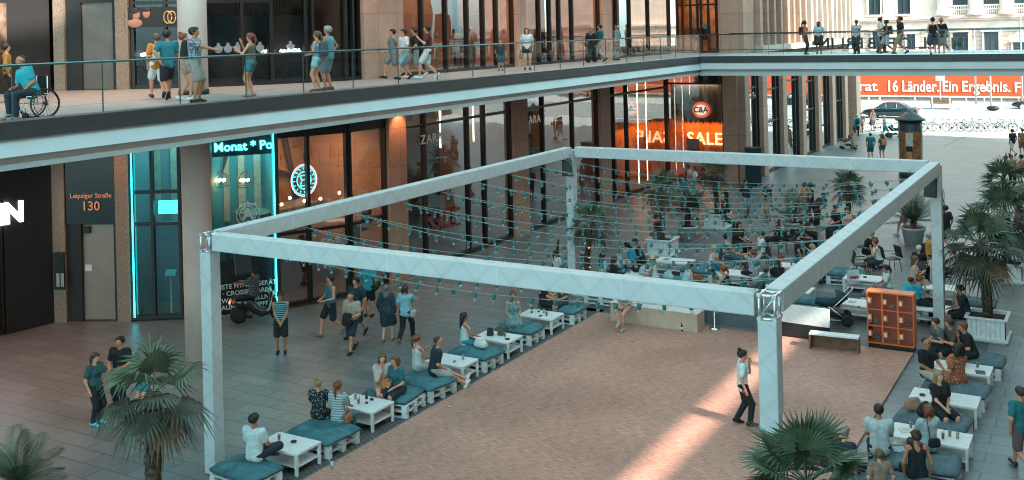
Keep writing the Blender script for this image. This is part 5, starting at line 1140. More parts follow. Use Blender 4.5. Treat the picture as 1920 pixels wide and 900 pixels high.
for j in range(3):
    z=1.3+j*.42; mb=MB(); mb.bx(-1.1,-.8,-1.9,1.9,z-.03,z); mb.build('shelf',WOOD,bc)
    for k in range(16):
        c=random.choice(((.6,.35,.12),(.1,.05,.02),(.5,.48,.42),(.08,.2,.12)))
        MB().lathe(BOT,n=8).build('shelf_bottle',mat('bottle %d'%int(c[0]*100),c,.15,0,0),bc,loc=(-.95+random.uniform(-.05,.05),-1.8+k*.24,z))
ps=[(592,428,(.7,.35,.05),'yellow menu poster'),(685,412,(.65,.2,.04),'orange notice'),(663,440,(.06,.06,.05),'dark chalk poster')]
for px,py,c,lab in ps:
    y_,z_=onx(px,py,-22.55); mb=MB(); mb.box((0,0,0),(.01,.55,.7)); mb.build('window_poster',mat(lab,c,.5,0,.35,4),loc=(-22.5 if y_>27.2 else -23.4,y_,z_),label=lab+' hanging in the bar window',cat='poster')
q,dv=onseg(600,247,5,6,.18); text('header_script','O’Steelboss',.42,(q[0],q[1],5.95),dv,mat('grey script letters',(.25,.27,.28),.5),.008,.0,shear=.3,label='faint grey slanted script on the dark header above the bar',cat='sign')
# golden fashion shop letters (twice) and mirrored one
GOLD=mat('pale metal shop letters',(.75,.66,.6),.35,.5,0)
y_,z_=onx(815,260,-22.15); text('shop_letters','ZARA',.48,(-22.28,y_,z_),(0,1,0),GOLD,.02,.003,space=1.25,label='pale serif shop letters in the tall window right of the bar',cat='sign')
y_,z_=onx(1003,225,-22.15); text('shop_letters','ZARA',.48,(-22.28,y_,z_),(0,1,0),GOLD,.02,.003,space=1.25,label='pale shop letters in the tall window beyond the second sandstone pillar',cat='sign')
y_,z_=onx(835,415,-22.3); text('window_sale','SALE',1.0,(-22.30,y_,z_),(0,1,0),mat('dull red window letters',(.30,.06,.04),.6),.004,.01,label='dull red sale letters low on the shop window behind the string lights',cat='lettering')
# corner store sign: oval scalloped emblem and SALE
x_,z_=ony(1315,206,55.45); cs=thing('shop_emblem',(x_,55.42,z_),0,'round scalloped shop emblem on the corner window','sign'); cs.scale=(.74,.9,.78)
mb=MB(); mb.lathe([(.0001,0),(.60,0),(.60,.03),(.0001,.03)],(0,0,0),40,T=Matrix.Rotation(PI/2,4,'X')@Matrix.Diagonal((1,.84,1,1)))
for k in range(20): a=2*PI*k/20; mb.lathe([(.0001,0),(.10,0),(.10,.03),(.0001,.03)],(.60*math.cos(a),0,.50*math.sin(a)),10,T=Matrix.Rotation(PI/2,4,'X'))
mb.build('rim',mat('rust emblem rim',(.30,.07,.04),.5,0,0,emit=(.35,.08,.04),estr=.3),cs)
mb=MB(); mb.lathe([(.0001,0),(.49,0),(.49,.05),(.0001,.05)],(0,0,0),40,T=Matrix.Rotation(PI/2,4,'X')@Matrix.Diagonal((1,.80,1,1))); mb.build('disc',mat('pale emblem disc',(.8,.68,.6),.5,0,0,emit=(.9,.7,.58),estr=.15),cs)
text('lettering','C&A',.56,(0,-.07,0),(1,0,0),mat('black emblem letters',(.01,.01,.01),.5),.01,.012,parent=cs)
SL=emis('glowing sale letters',(1,.55,.28),.9)
x_,z_=ony(1321,261,57.3); text('sale_letters','SALE',.98,(x_,57.3,z_-.0),(1,0,0),SL,.02,.012,space=1.05,label='large glowing sale letters on the orange wall behind the corner window',cat='sign')
for k,px in enumerate((1295,1318,1332,1350)):
    x_,z_=ony(px,243,56.9); t=thing('spotlight',(x_,56.9,3.35),0,'black ceiling spotlight over the sale letters, %s from the left'%('first','second','third','fourth')[k],'spotlight','spotlights over the sale letters'); mb=MB(); mb.tube([(0,0,0),(0,.1,-.16)],.05,8); mb.build('lamp_head',BLACKM,t)
# display in the jeweller's windows
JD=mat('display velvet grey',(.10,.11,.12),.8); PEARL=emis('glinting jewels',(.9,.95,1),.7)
disp=[]
for px,py,sx,kind in ((428,108,1,1),(446,108,1,1),(410,108,1,1),(488,112,1,1),(500,108,1,0),(545,106,1,1),(556,110,1,0),(536,112,1,0),(672,108,1,0),(690,106,1,0),(270,100,1,0),(264,108,1,0),(284,104,1,1)):
    a,b=(4,5) if px<520 else (5,6)
    if px<300: a,b=3,4
    if px>600: a,b=5,6
    q,dv=onseg(px,py,a,b,-.7); disp.append((q,dv,kind))
for k,(q,dv,kind) in enumerate(disp):
    t=thing('necklace_bust' if kind else 'jewellery_tray',(q[0],q[1],ZU+.95),math.atan2(dv.y,dv.x),'pale jewellery display in the upper shop window, %s from the left'%['first','second','third','fourth','fifth','sixth','seventh','eighth','ninth','tenth','eleventh','twelfth','thirteenth'][sorted(range(13),key=lambda i:disp[i][0][1]).index(k)],'jewellery display','lit jewellery displays')
    mb=MB()
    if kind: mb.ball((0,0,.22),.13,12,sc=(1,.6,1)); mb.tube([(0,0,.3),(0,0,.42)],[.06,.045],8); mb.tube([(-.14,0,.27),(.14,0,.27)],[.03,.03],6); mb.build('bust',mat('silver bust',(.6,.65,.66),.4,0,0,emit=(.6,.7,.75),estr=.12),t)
    else:
        mb.box((0,0,.02),(.5,.3,.04)); mb.build('tray',JD,t); mb=MB()
        for i in range(22): mb.box((random.uniform(-.22,.22),random.uniform(-.1,.1),.06+random.random()*.1),(.045,.03,.05))
        mb.build('pieces',PEARL,t)
lb=MB(); A_,B_=lift(P4,P45,.03); lb.wallseg((A_[0]+(B_[0]-A_[0])*.03,A_[1]+(B_[1]-A_[1])*.03),(A_[0]+(B_[0]-A_[0])*.9,A_[1]+(B_[1]-A_[1])*.9),.12,1.75,.02); mpart('dark_window_foil',lb,BLACKM)
mb=MB(); q0,dv=onseg(400,140,4,5,-.7)
for a,b in ((4,5),(5,6)):
    A,B=lift(FP[a],FP[b],-.75); mb=MB(); mb.wallseg(A,B,ZU,ZU+.93,.5); mb.build('display_counter',JD,label='low dark jewellery counter behind the %s upper window'%('curved' if a==4 else 'second'),cat='counter')
for px,w_,lab in ((432,14,'dark framed vitrine left of the filming woman'),(548,12,'dark framed vitrine between filming woman and the couple')):
    a,b=(4,5) if px<520 else (5,6); q,dv=onseg(px,60,a,b,-1.05); mb=MB(); mb.box((0,0,0),(1.5,.08,1.3),math.atan2(dv.y,dv.x)); mb.build('vitrine',mat('vitrine grey',(.07,.08,.085),.5),loc=(q[0],q[1],ZU+1.6),label=lab,cat='vitrine')
# slim hanging curtain lines
HL=mat('hanging metal cord',(.30,.26,.23),.4,.5)
for (a,b,n_,k0) in ((3,4,14,'over the trays'),(4,5,22,'behind the filming woman'),(5,6,26,'behind the couple')):
    A,B=lift(FP[a],FP[b],-1.2); mb=MB()
    for k in range(n_): t_=(k+.5)/n_; x=A[0]+(B[0]-A[0])*t_;y=A[1]+(B[1]-A[1])*t_; mb.bx(x-.008,x+.008,y-.012,y+.012,ZU+2.3,ZU+5.6)
    mb.build('cord_curtain',HL,label='curtain of thin metal cords '+k0,cat='curtain')
# advert with couple's faces: generic portrait ad
q,dv=onseg(293,15,3,4,.12); adp=thing('wall_poster',(q[0],q[1],9.45),math.atan2(dv.y,dv.x),'dark jewellery poster with two faces and gold rings above the window','poster')
mb=MB(); mb.box((0,0,0),(1.95,.03,.62)); mb.build('sheet',BLACKM,adp)
SKP=mat('poster warm skin',(.45,.22,.14),.6)
mb=MB(); mb.ball((-.62,-.02,.08),.13,12,sc=(1,.15,1.3)); mb.ball((-.30,-.02,.12),.12,12,sc=(1,.15,1.3)); mb.ball((-.66,-.02,-.18),.2,12,sc=(1.2,.1,.7)); mb.build('faces',SKP,adp)
mb=MB(); mb.ball((-.66,-.03,.20),.13,12,sc=(1.1,.12,.8)); mb.ball((-.76,-.03,.06),.10,12,sc=(.6,.12,1.5)); mb.ball((-.30,-.03,.23),.12,12,sc=(1.1,.12,.6)); mb.build('hair',mat('poster dark hair',(.03,.02,.015),.6),adp)
mb=MB()
for a in (.35,.47): mb.tube([(a+.12*math.cos(k*PI/8),-.03,-.02+.19*math.sin(k*PI/8)) for k in range(17)],.025,6)
mb.build('rings',mat('poster gold',(.6,.38,.2),.3,.6,0),adp)
for px,py,a,b in ((305,43,3,4),(443,43,4,5)):
    q,dv=onseg(px,py,a,b,-.1); text('shop_name','ARIS',.17,q,dv,BLACKM,.004,.003,label='small black shop name on the jeweller window, %s one'%('left' if px<400 else 'right'),cat='lettering')
# planter-like kiosk and white cups behind the wheelchair user
x,y=G(72,128,ZU+.9); kx=thing('snack_kiosk',(-25.2,15.2,ZU),R(10),'brown angled kiosk with a row of white price cards behind the wheelchair user','kiosk')
mb=MB(); mb.add([(-.4,-1.3,0),(.4,-1.1,0),(.4,.9,0),(-.4,1.1,0),(-.7,-1.6,1.35),(.7,-1.5,1.15),(.7,1.3,1.15),(-.7,1.5,1.35)],[(0,3,2,1),(4,5,6,7),(0,1,5,4),(1,2,6,5),(2,3,7,6),(3,0,4,7)]); mb.build('counter',WOOD,kx)
for k in range(6): mb=MB(); mb.box((.55,-1.1+k*.38,1.3),(.02,.28,.18)); mb.build('price_card',WHITE,kx)
# portrait picture in far left upper window
q,dv=onseg(38,55,1,2,.2); mb=MB(); mb.box((0,0,0),(.03,1.6,1.5)); mb.build('portrait_poster',mat('dim portrait poster',(.24,.15,.11),.6,0,.5,2.5),loc=(-29.0,18.6,9.2),label='large dim portrait poster in the far left upper window',cat='poster')
# mannequins and clothes rails
MAN=mat('mannequin pink plastic',(.55,.33,.24),.4)
def mannequin(loc,rz,label,ctop,cbot):
    t=thing('mannequin',loc,rz,label,'mannequin','mannequins in the shop windows')
    mb=MB(); mb.tube([(0,0,.9),(0,0,1.05),(0,0,1.25),(0,0,1.42),(0,0,1.5)],[.14,.11,.15,.12,.05],12,flat=.65); mb.build('torso',mat('cloth %s'%label[:10],ctop,.8),t)
    mb=MB()
    for s_ in (-1,1): mb.tube([(s_*.17,0,1.42),(s_*.23,.02,1.15),(s_*.24,.1,.92)],[.045,.035,.025],8)
    mb.build('arms',MAN,t)
    mb=MB()
    for s_ in (-1,1): mb.tube([(s_*.07,0,.92),(s_*.09,.03,.5),(s_*.1,0,.03)],[.085,.055,.04],8)
    mb.build('legs',mat('trousers %s'%label[:10],cbot,.8),t)
    mb=MB(); mb.ball((0,.01,1.65),.1,10,sc=(.8,.95,1.2)); mb.tube([(0,0,1.45),(0,0,1.6)],.045,8); mb.build('head',MAN,t)
mannequin((-23.6,35.2,0),-PI/2,'pale legged mannequin low in the left fashion window',(.2,.18,.16),(.3,.25,.22)); mannequin((-23.5,50.9,0),-PI/2,'mannequin in patterned trousers inside the side window of the corner shop',(.3,.3,.3),(.2,.22,.25)); mannequin((-21.6,56.6,0),PI,'mannequin in patterned leggings under the sale letters',(.05,.05,.05),(.4,.4,.42)); mannequin((-20.4,60.0,ZU),PI,'mannequin in the lit upper store behind the double door',(.4,.2,.12),(.1,.05,.04)); mannequin((-23.6,53.0,ZU),-PI/2,'mannequin standing in the upper side window beyond the last pillar',(.25,.15,.1),(.2,.12,.1)); mannequin((-23.7,37.2,ZU),-PI/2,'mannequin in beige jacket in the upper shop window behind the child',(.42,.3,.22),(.2,.14,.1))
for k,(x_,y_,z_,lab) in enumerate(((-21.9,60.2,ZU,'clothes rail behind the left leaf of the upper double door'),(-24.2,40.2,0,'clothes rail behind the second fashion window'),(-20.1,60.9,ZU,'clothes rail behind the right leaf of the upper double door'))):
    t=thing('clothes_rail',(x_,y_,z_),0,lab,'clothes rail'); mb=MB(); mb.tube([(-.6,0,0),(-.6,0,1.5),(.6,0,1.5),(.6,0,0)],.015,6); mb.build('rail',BLACKM,t)
    for j in range(10): c=random.choice(((.5,.2,.1),(.15,.05,.03),(.6,.45,.35),(.05,.05,.06))); mb=MB(); mb.bx(-.02,.02,-.2,.2,-.8,-.05); mb.build('garment',mat('garment %d'%int(c[0]*100),c,.85),t,loc=(-.5+j*.11,0,1.5))
mb=MB(); mb.box((0,0,0),(.22,.02,.24)); x_,z_=ony(1323,50,57.5); mb.build('door_sticker',mat('teal sticker',(.03,.2,.24),.5),loc=(x_,57.5,z_),label='square teal sticker on the upper double door',cat='sticker')
x_,z_=ony(1300,277,55.4); t=thing('window_placard',(x_,55.4,z_),0,'grey hanging placard below the sale letters','placard'); mb=MB(); mb.box((0,0,0),(.75,.02,1.0)); mb.build('board',mat('grey placard',(.16,.15,.15),.6),t); text('placard_text','3 für 2',.22,(0,-.02,-.1),(1,0,0),BLACKM,.003,.003,parent=t)
# litter
for px,py,lab in ((622,873,'crumpled pale blue plastic bag on the dance floor edge'),(923,693,'small white paper scrap near the teal seats'),(844,764,'small white scrap on the dance floor'),(117,850,'white cigarette packet on the dark paving')):
    x,y=G(px,py,.06); mb=MB(); rnd=random.Random(px); s=.14 if px==622 else .05
    mb.add([(rnd.uniform(-s,s),rnd.uniform(-s,s),rnd.uniform(0,s*.5)) for _ in range(9)],[(0,1,2),(2,3,4),(4,5,6),(6,7,8),(0,3,6),(1,4,8),(2,5,7)]); mb.build('litter',mat('litter %d'%px,(.6,.75,.78),.6),loc=(x,y,.063 if x>-14 else .012),label=lab,cat='litter')
# ================================================================== PEOPLE
def surfnet(fn,lo,hi,h):
    """mesh of the zero level of a distance field, by surface nets"""
    n=[max(4,int(math.ceil((hi[i]-lo[i])/h))+1) for i in range(3)]
    ax=[lo[i]+h*np.arange(n[i]) for i in range(3)]
    P=np.stack(np.meshgrid(*ax,indexing='ij'),-1).astype(np.float32)
    D=fn(P); S=D<0
    c=S[:-1,:-1,:-1].astype(np.int8)
    idx=[(i,j,k) for i in (0,1) for j in (0,1) for k in (0,1)]
    sl=lambda o,A:A[o[0]:A.shape[0]-1+o[0],o[1]:A.shape[1]-1+o[1],o[2]:A.shape[2]-1+o[2]]
    cnt=sum(sl(o,S).astype(np.int8) for o in idx); act=(cnt>0)&(cnt<8)
    if not act.any(): return [],[]
    vid=-np.ones(act.shape,np.int64); vid[act]=np.arange(act.sum())
    acc=np.zeros(act.shape+(3,),np.float32); w_=np.zeros(act.shape,np.float32)
    for a in idx:
        for d in range(3):
            if a[d]==0:
                b=list(a); b[d]=1; b=tuple(b); da=sl(a,D); db=sl(b,D); m=(da<0)!=(db<0)
                t=np.where(m,da/(da-db+1e-12),0)
                for q in range(3): acc[...,q]+=np.where(m,a[q]+(t if q==d else 0),0)
                w_+=m
    cell=np.argwhere(act); V=acc[act]/w_[act][:,None]; V=(cell+V)*h+np.array(lo)
    F=[]
    for d in range(3):
        e1,e2=[(1,2),(2,0),(0,1)][d]
        A=S; B=np.roll(S,-1,axis=d); m=(A!=B); 
        sel=[slice(None)]*3; sel[d]=slice(0,-1); sel[e1]=slice(1,-1); sel[e2]=slice(1,-1)
        off=[0,0,0]; off[e1]=1; off[e2]=1
        mm=m[tuple(sel)]; I=np.argwhere(mm)+np.array(off)
        if len(I)==0: continue
        ins=A[I[:,0],I[:,1],I[:,2]]
        def g(u,v_):
            J=I.copy(); J[:,e1]-=u; J[:,e2]-=v_; return vid[J[:,0],J[:,1],J[:,2]]
        q=np.stack([g(1,1),g(0,1),g(0,0),g(1,0)],1); q[~ins]=q[~ins][:,::-1]
        F.append(q[(q>=0).all(1)])
    return V,np.concatenate(F)
def cone(P,a,b,ra,rb):
    a=np.array(a,np.float32); b=np.array(b,np.float32); ab=b-a; L=float(ab@ab)+1e-9
    t=np.clip(((P-a)@ab)/L,0,1); return np.linalg.norm(P-a-t[...,None]*ab,axis=-1)-(ra+(rb-ra)*t)
def smin(a,b,k):
    h_=np.clip(.5+.5*(b-a)/k,0,1); return b*(1-h_)+a*h_-k*h_*(1-h_)
def field(prims,k=.028,clip=None):
    def fn(P):
        d=None
        for p in prims:
            q=cone(P,*p); d=q if d is None else smin(d,q,k)
        if clip is not None: d=np.maximum(d,clip(P))
        return d
    return fn
def bounds(prims,pad=.04):
    pts=np.array([np.array(p[i])+s*max(p[2],p[3]) for p in prims for i in (0,1) for s in (-1,1)]); return pts.min(0)-pad,pts.max(0)+pad
def cmat(col,pat=None,col2=None):
    key='cloth %.2f %.2f %.2f %s %s'%(*col,pat,col2)
    if key in MATS: return MATS[key]
    m=mat(key,col,.85,0,.10,14,.8)
    if pat:
        n=m.node_tree; b=n.nodes['Principled BSDF']; tc=n.nodes.new('ShaderNodeTexCoord'); mx_=n.nodes.new('ShaderNodeMix'); mx_.data_type='RGBA'
        c2=col2 or (.7,.7,.7); mx_.inputs[6].default_value=(*col,1); mx_.inputs[7].default_value=(*c2,1)
        if pat in('stripe','plaid'):
            wv=n.nodes.new('ShaderNodeTexWave'); wv.bands_direction='Z'; wv.inputs['Scale'].default_value=6 if pat=='stripe' else 9; n.links.new(tc.outputs['Object'],wv.inputs[0]); src=wv.outputs['Fac']
            if pat=='plaid':
                w2=n.nodes.new('ShaderNodeTexWave'); w2.bands_direction='X'; w2.inputs['Scale'].default_value=9; n.links.new(tc.outputs['Object'],w2.inputs[0]); a=n.nodes.new('ShaderNodeMath'); a.operation='MAXIMUM'; n.links.new(src,a.inputs[0]); n.links.new(w2.outputs['Fac'],a.inputs[1]); src=a.outputs[0]
            cr=n.nodes.new('ShaderNodeMath'); cr.operation='GREATER_THAN'; cr.inputs[1].default_value=.62; n.links.new(src,cr.inputs[0]); src=cr.outputs[0]
        else:
            vo=n.nodes.new('ShaderNodeTexVoronoi'); vo.inputs['Scale'].default_value=22; n.links.new(tc.outputs['Object'],vo.inputs[0]); cr=n.nodes.new('ShaderNodeMath'); cr.operation='LESS_THAN'; cr.inputs[1].default_value=.33; n.links.new(vo.outputs['Distance'],cr.inputs[0]); src=cr.outputs[0]
        n.links.new(src,mx_.inputs[0]); n.links.new(mx_.outputs[2],b.inputs['Base Color'])
    return m
SK={'l':(.72,.36,.24),'m':(.62,.27,.165),'t':(.46,.185,.10),'d':(.20,.08,.045)}
HR={'blk':(.012,.010,.009),'brn':(.055,.028,.016),'bld':(.36,.22,.11),'gry':(.34,.31,.29),'red':(.20,.055,.02),'wht':(.6,.57,.54),'lbr':(.14,.075,.04)}
def skinmat(k): return mat('skin '+k,SK[k],.5,0,.06,14)
EYEM=mat('eye dark',(.02,.015,.012),.3,0,0)
LIP=mat('lip',(.30,.10,.08),.5,0,0)
def ik(r,t,l1,l2,pole):
    r,t,pole=Vector(r),Vector(t),Vector(pole); d=t-r; L=d.length; mxl=(l1+l2)*.998
    if L>mxl: t=r+d*(mxl/L); d=t-r; L=mxl
    L=max(L,abs(l1-l2)+.02); u=d.normalized(); a=(l1*l1-l2*l2+L*L)/(2*L); h_=math.sqrt(max(0,l1*l1-a*a)); p=pole-u*pole.dot(u); p.normalize(); return r+u*a+p*h_,t
HANDS={'side':(.23,.03,-.055),'phone':(.07,.27,.27),'phone2':(.15,.33,.33),'chin':(.05,.17,.47),'hip':(.19,.0,.05),'rail':(.30,.38,.20),'table':(.11,.38,.10),'knee':(.13,.33,.08),'lap':(.06,.20,.06),'back':(.13,-.17,.02),'fwd':(.16,.48,.30),'up':(.12,.02,.66),'carry':(.12,.25,.12),'ear':(.12,.08,.58),'swf':(.21,.24,.04),'swb':(.22,-.22,.02),'cup':(.16,.28,.36),'clasp':(.04,.20,-.02),'behind':(.25,-.24,.05),'cam':(.08,.28,.52)}
def V(*a): return np.array(a,np.float32)
def person(px,py,face,pose,label,z=0.,h=1.75,sex='m',skin='m',hair='brn',hs='short',top=(.1,.1,.1),ts='short',tp=None,tc2=None,bot=(.05,.05,.06),bs='pants',shoes=(.04,.04,.04),
           ha='side',hb='side',lean=0.,tw=0.,head=(0,0),seat=.50,loc=None,feet=None,hat=None,bp=None,side=0.,shift=(0,0)):
    """ha: right hand, hb: left hand; face in degrees seen from the camera: 0 away, 90 right, 180 towards"""
    x,y=loc or G(px,py,z+(seat if pose.startswith('sit') else 0)); x+=shift[0]; y+=shift[1]
    dist=math.hypot(x,y); hh=min(.034,max(.0145,dist*.00085)); s=h/1.75; W=sex!='m'; kid=h<1.45
    zf=0.
    t=thing('person',(x,y,z),FC(face),label,'person')
    # --- skeleton (for 1.75 m, scaled later)
    if pose=='stand': P=Vector((0,0,.93)); F=[(.10,-.0,.08),(-.10,.03,.08)]; FP_=[0,0]
    elif pose=='walk': P=Vector((0,0,.905)); F=[(.07,.30,.09),(-.07,-.33,.17)]; FP_=[8,-40]
    elif pose=='walk2': P=Vector((0,0,.905)); F=[(.07,-.30,.15),(-.07,.28,.09)]; FP_=[-35,8]
    elif pose=='step': P=Vector((0,0,.92)); F=[(.09,.14,.08),(-.09,-.14,.10)]; FP_=[0,-15]
    elif pose=='sit': P=Vector((0,0,seat/s+.09)); F=[(.13,.42,.08),(-.13,.45,.08)]; FP_=[0,0]
    elif pose=='sitout': P=Vector((0,0,seat/s+.09)); F=[(.06,.88,.10),(-.04,.90,.20)]; FP_=[30,30]
    elif pose=='sitx': P=Vector((0,0,seat/s+.09)); F=[(-.12,.34,seat/s+.06),(.12,.30,seat/s+.04)]; FP_=[0,0]
    elif pose=='sitc': P=Vector((0,0,seat/s+.09)); F=[(-.03,.55,.28),(-.10,.42,.08)]; FP_=[-20,0]
    elif pose=='sitback': P=Vector((0,0,seat/s+.09)); F=[(.13,.25,.08),(-.13,.22,.08)]; FP_=[-20,-20]
    if feet: F=feet
    Rt=Matrix.Rotation(-tw,3,'Z')@Matrix.Rotation(-R(lean),3,'X')@Matrix.Rotation(R(side),3,'Y')
    B=lambda a,b,c: P+Rt@Vector((a,b,c))
    sw=.165 if W else .19; sh=.455 
    hc=B(0,.035,.655) ; nk=B(0,0,.50)
    Hr=Rt@Matrix.Rotation(-R(head[0]),3,'Z')@Matrix.Rotation(-R(head[1])+R(lean)*.55,3,'X')
    H=lambda a,b,c:(nk+Hr@Vector((a,b,c)))
    HC=.155; k1=1.08 if kid else 1.0
    prims=[]; add=lambda a,b,ra,rb:prims.append((V(*a),V(*b),ra,rb))
    hipw=.092 if W else .085; wr=.078 if W else .095; cr=.092 if W else .112
    for q in (-1,1):
        add(B(q*.072,0,.0),B(q*.045,.0,.20),.108 if W else .103,wr); add(B(q*.045,.0,.20),B(q*.075,.0,.37),wr,cr); 
        if W and not kid: add(B(q*.072,.075,.32),B(q*.072,.07,.325),.058,.055)
        add(B(q*.04,-.02,.40),B(q*(sw-.01),-.005,sh),.075,.052)
    add(B(0,-.01,.44),H(0,.01,.06),.056,.047)
    # head
    add(H(0,-.035,HC+.03),H(0,.022,HC+.035),.078*k1,.074*k1); add(H(0,.035,HC-.02),H(0,.05,HC-.075),.058,.034); add(H(0,.045,HC+.01),H(0,.05,HC-.03),.056,.048)
    add(H(0,.10,HC+.005),H(0,.115,HC-.025),.010,.013)
    for q in (-1,1): add(H(q*.078,-.002,HC+.01),H(q*.080,-.01,HC-.02),.015,.012)
    arms=[]
    ah={'a':ha,'b':hb}
    for q,hn in ((1,ha),(-1,hb)):
        S_=B(q*sw,0,sh-.01); tgt=HANDS[hn] if isinstance(hn,str) else hn
        if tgt[2]<.2 and hn in('side','swf','swb','clasp','table','knee'): 
            T_=P+Matrix.Rotation(-tw,3,'Z')@(Vector((q*tgt[0],tgt[1],tgt[2]))+(Vector((0,math.sin(R(lean))*.45,-(1-math.cos(R(lean)))*.45)) if hn in('side','swf','swb','clasp') else Vector((0,0,0))))
        else: T_=B(q*tgt[0],tgt[1],tgt[2])
        pole=Matrix.Rotation(-tw,3,'Z')@Vector((q*.55,-.5,-.7)) if hn!='up' else Vector((q,0,.1))
        if hn=='hip': pole=Vector((q,-.3,0))
        E_,T_=ik(S_,T_,.285,.255,pole); ra,rb,rc=(.043,.036,.024) if W else (.052,.042,.028)
        if kid: ra,rb,rc=ra*.9,rb*.9,rc*.95
        add(S_,E_,ra,rb); add(E_,T_,rb*1.02,rc)
        D_=(T_-E_).normalized()
        if hn in('phone','phone2','chin','cup','cam','ear'): D_=(D_+Vector((0,0,.5))).normalized()
        if hn in('table','knee','lap'): D_=(D_+Vector((0,.5,-.1))).normalized()
        add(T_,T_+D_*.075,.026,.030); arms.append((q,S_,E_,T_,D_))
    legs=[]
    for q,ft,fp in ((1,F[0],FP_[0]),(-1,F[1],FP_[1])):
        Hj=P+Matrix.Rotation(-tw*.4,3,'Z')@Vector((q*hipw,0,-.02)); pole=Vector((q*.12,1,.25)) if pose!='sitx' else Vector((q*1.2,.5,.3))
        K_,A_=ik(Hj,ft,.44,.425,pole); add(Hj,K_,.088 if W else .083,.056); add(K_,A_,.055,.036)
        m_=K_.lerp(A_,.32)-Vector((0,.02,0)); add(m_,K_.lerp(A_,.5)-Vector((0,.012,0)),.046,.040)
        fd=Vector((q*.10,math.cos(R(fp)),math.sin(R(fp)))).normalized()
        if pose=='sitx': fd=Vector((-q*.8,.5,-.1)).normalized()
        if pose in('sitout',): fd=Vector((q*.2,.45,.8)).normalized()
        add(A_-fd*.045+Vector((0,0,-.035)),A_+fd*.15+Vector((0,0,-.052)),.036,.026); legs.append((q,Hj,K_,A_,fd))
    # --- build: body
    def mk(name,pr,mt_,k=.028,clip=None,res=None,parent=t,extra=None):
        lo,hi=bounds(pr); r_=(res or hh)/s; Vv,Ff=surfnet(field(pr,k,clip),lo,hi,r_)
        if len(Vv)==0: return None
        m=MB(); m.v=[tuple(map(float,p*s)) for p in Vv]; m.f=[tuple(int(i) for i in f) for f in Ff]; m.m=[0]*len(m.f); m.sm=[True]*len(m.f)
        if extra: extra(m)
        return m.build(name,mt_,parent)
    sv=lambda v_:tuple(Vector(v_)*s)
    def fingers(m):
        for q,S_,E_,T_,D_ in arms:
            side=D_.cross(Vector((0,0,1))); side=side.normalized() if side.length>.1 else Vector((0,1,0)); up=side.cross(D_).normalized()
            if D_.z<-.7: side=Vector((0,1,0)); up=side.cross(D_).normalized()
            b=T_+D_*.075
            for k_ in range(4):
                o=b+side*(-.027+.018*k_); L=(.062,.072,.066,.05)[k_]; cur=-up*(.35 if D_.z>-.7 else .25)
                p1=o+D_*L*.45; p2=p1+(D_+cur).normalized()*L*.32; p3=p2+(D_+cur*2.2).normalized()*L*.3
                m.tube([sv(o-D_*.01),sv(p1),sv(p2),sv(p3)],[.0095*s,.009*s,.0085*s,.006*s],5)
            th=T_+D_*.02+side*-.028; d1=(D_*.6-side*.7-up*.2).normalized(); p1=th+d1*.03; m.tube([sv(th),sv(p1),sv(p1+(D_-up*.2)*.03)],[.012*s,.010*s,.008*s],5)
        # face marks
        for q in (-1,1):
            c=H(q*.030,.094,HC+.012); m.ball(sv(c),.009*s,6,1); e=H(q*.032,.093,HC+.036); e2=H(q*.016,.10,HC+.036); m.tube([sv(e),sv(e2)],.0035*s,4,1)
        a=H(-.020,.092,HC-.052); b=H(.020,.092,HC-.052); m.tube([sv(a),sv((a+b)/2+Hr@Vector((0,.006,0))),sv(b)],.005*s,4,2)
    mk('body',prims,[skinmat(skin),EYEM,LIP],extra=fingers)
    # --- clothing
    g=.016+hh*.25
    up=[]; ad=lambda a,b,ra,rb:up.append((V(*a),V(*b),ra,rb))
    low=-.04 if bs not in('dress',) else -.06
    if ts!='bare':
        for q in (-1,1):
            ad(B(q*.07,0,low),B(q*.045,.0,.20),(.110 if W else .108)+g*.8,wr+g*1.3); ad(B(q*.045,0,.20),B(q*.072,0,.37),wr+g*1.3,cr+g)
            if W and not kid: ad(B(q*.072,.077,.32),B(q*.072,.07,.325),.058+g,.055+g)
            if ts not in('tank','strapless'): ad(B(q*.04,-.02,.40),B(q*(sw-.005),-.005,sh-.002),.075+g*.6,.054+g)
            elif ts=='tank': ad(B(q*.07,-.01,.38),B(q*.085,-.01,.475),.072+g*.5,.04)
        for q,S_,E_,T_,D_ in arms:
            if ts=='short': e=S_.lerp(E_,.62); ad(S_,e,.054+g,.050+g)
            if ts=='long': ad(S_,E_,.052+g,.044+g); ad(E_,E_.lerp(T_,.9),.044+g,.032+g)
        topm=cmat(top,tp,tc2)
        if bs=='dress':
            kn=[(l[2]) for l in legs]; mid=(kn[0]+kn[1])/2
            for q,Hj,K_,A_,fd in legs: ad(Hj,Hj.lerp(K_,.85),.115+g,.115+g)
            ad(P,P.lerp(mid,.8),.14,.13)
        mk({'dress':'dress'}.get(bs,'shirt'),up,topm,k=.03)
    # legs
    if bs!='dress' or True:
        lo_=[]; al=lambda a,b,ra,rb:lo_.append((V(*a),V(*b),ra,rb))
        if bs in('pants','shorts','long','skirt','hot'):
            for q in (-1,1): al(B(q*.07,0,.0),B(q*.055,0,.10),(.109 if W else .106)+g*.6,wr+g*.9)
            for q,Hj,K_,A_,fd in legs:
                if bs=='pants': al(Hj,K_,.088+g,.058+g); al(K_,K_.lerp(A_,.93),.057+g,.042+g*1.1)
                elif bs=='shorts': al(Hj,Hj.lerp(K_,.86),.090+g,.078+g)
                elif bs=='hot': al(Hj,Hj.lerp(K_,.38),.090+g,.086+g)
                elif bs=='skirt': al(Hj,Hj.lerp(K_,.8),.105+g,.12+g)
                elif bs=='long': al(Hj,K_,.10+g,.11+g); al(K_,K_.lerp(A_,.85),.11+g,.13+g)
            mk({'pants':'trousers','shorts':'shorts','hot':'shorts'}.get(bs,'skirt'),lo_,cmat(bot))
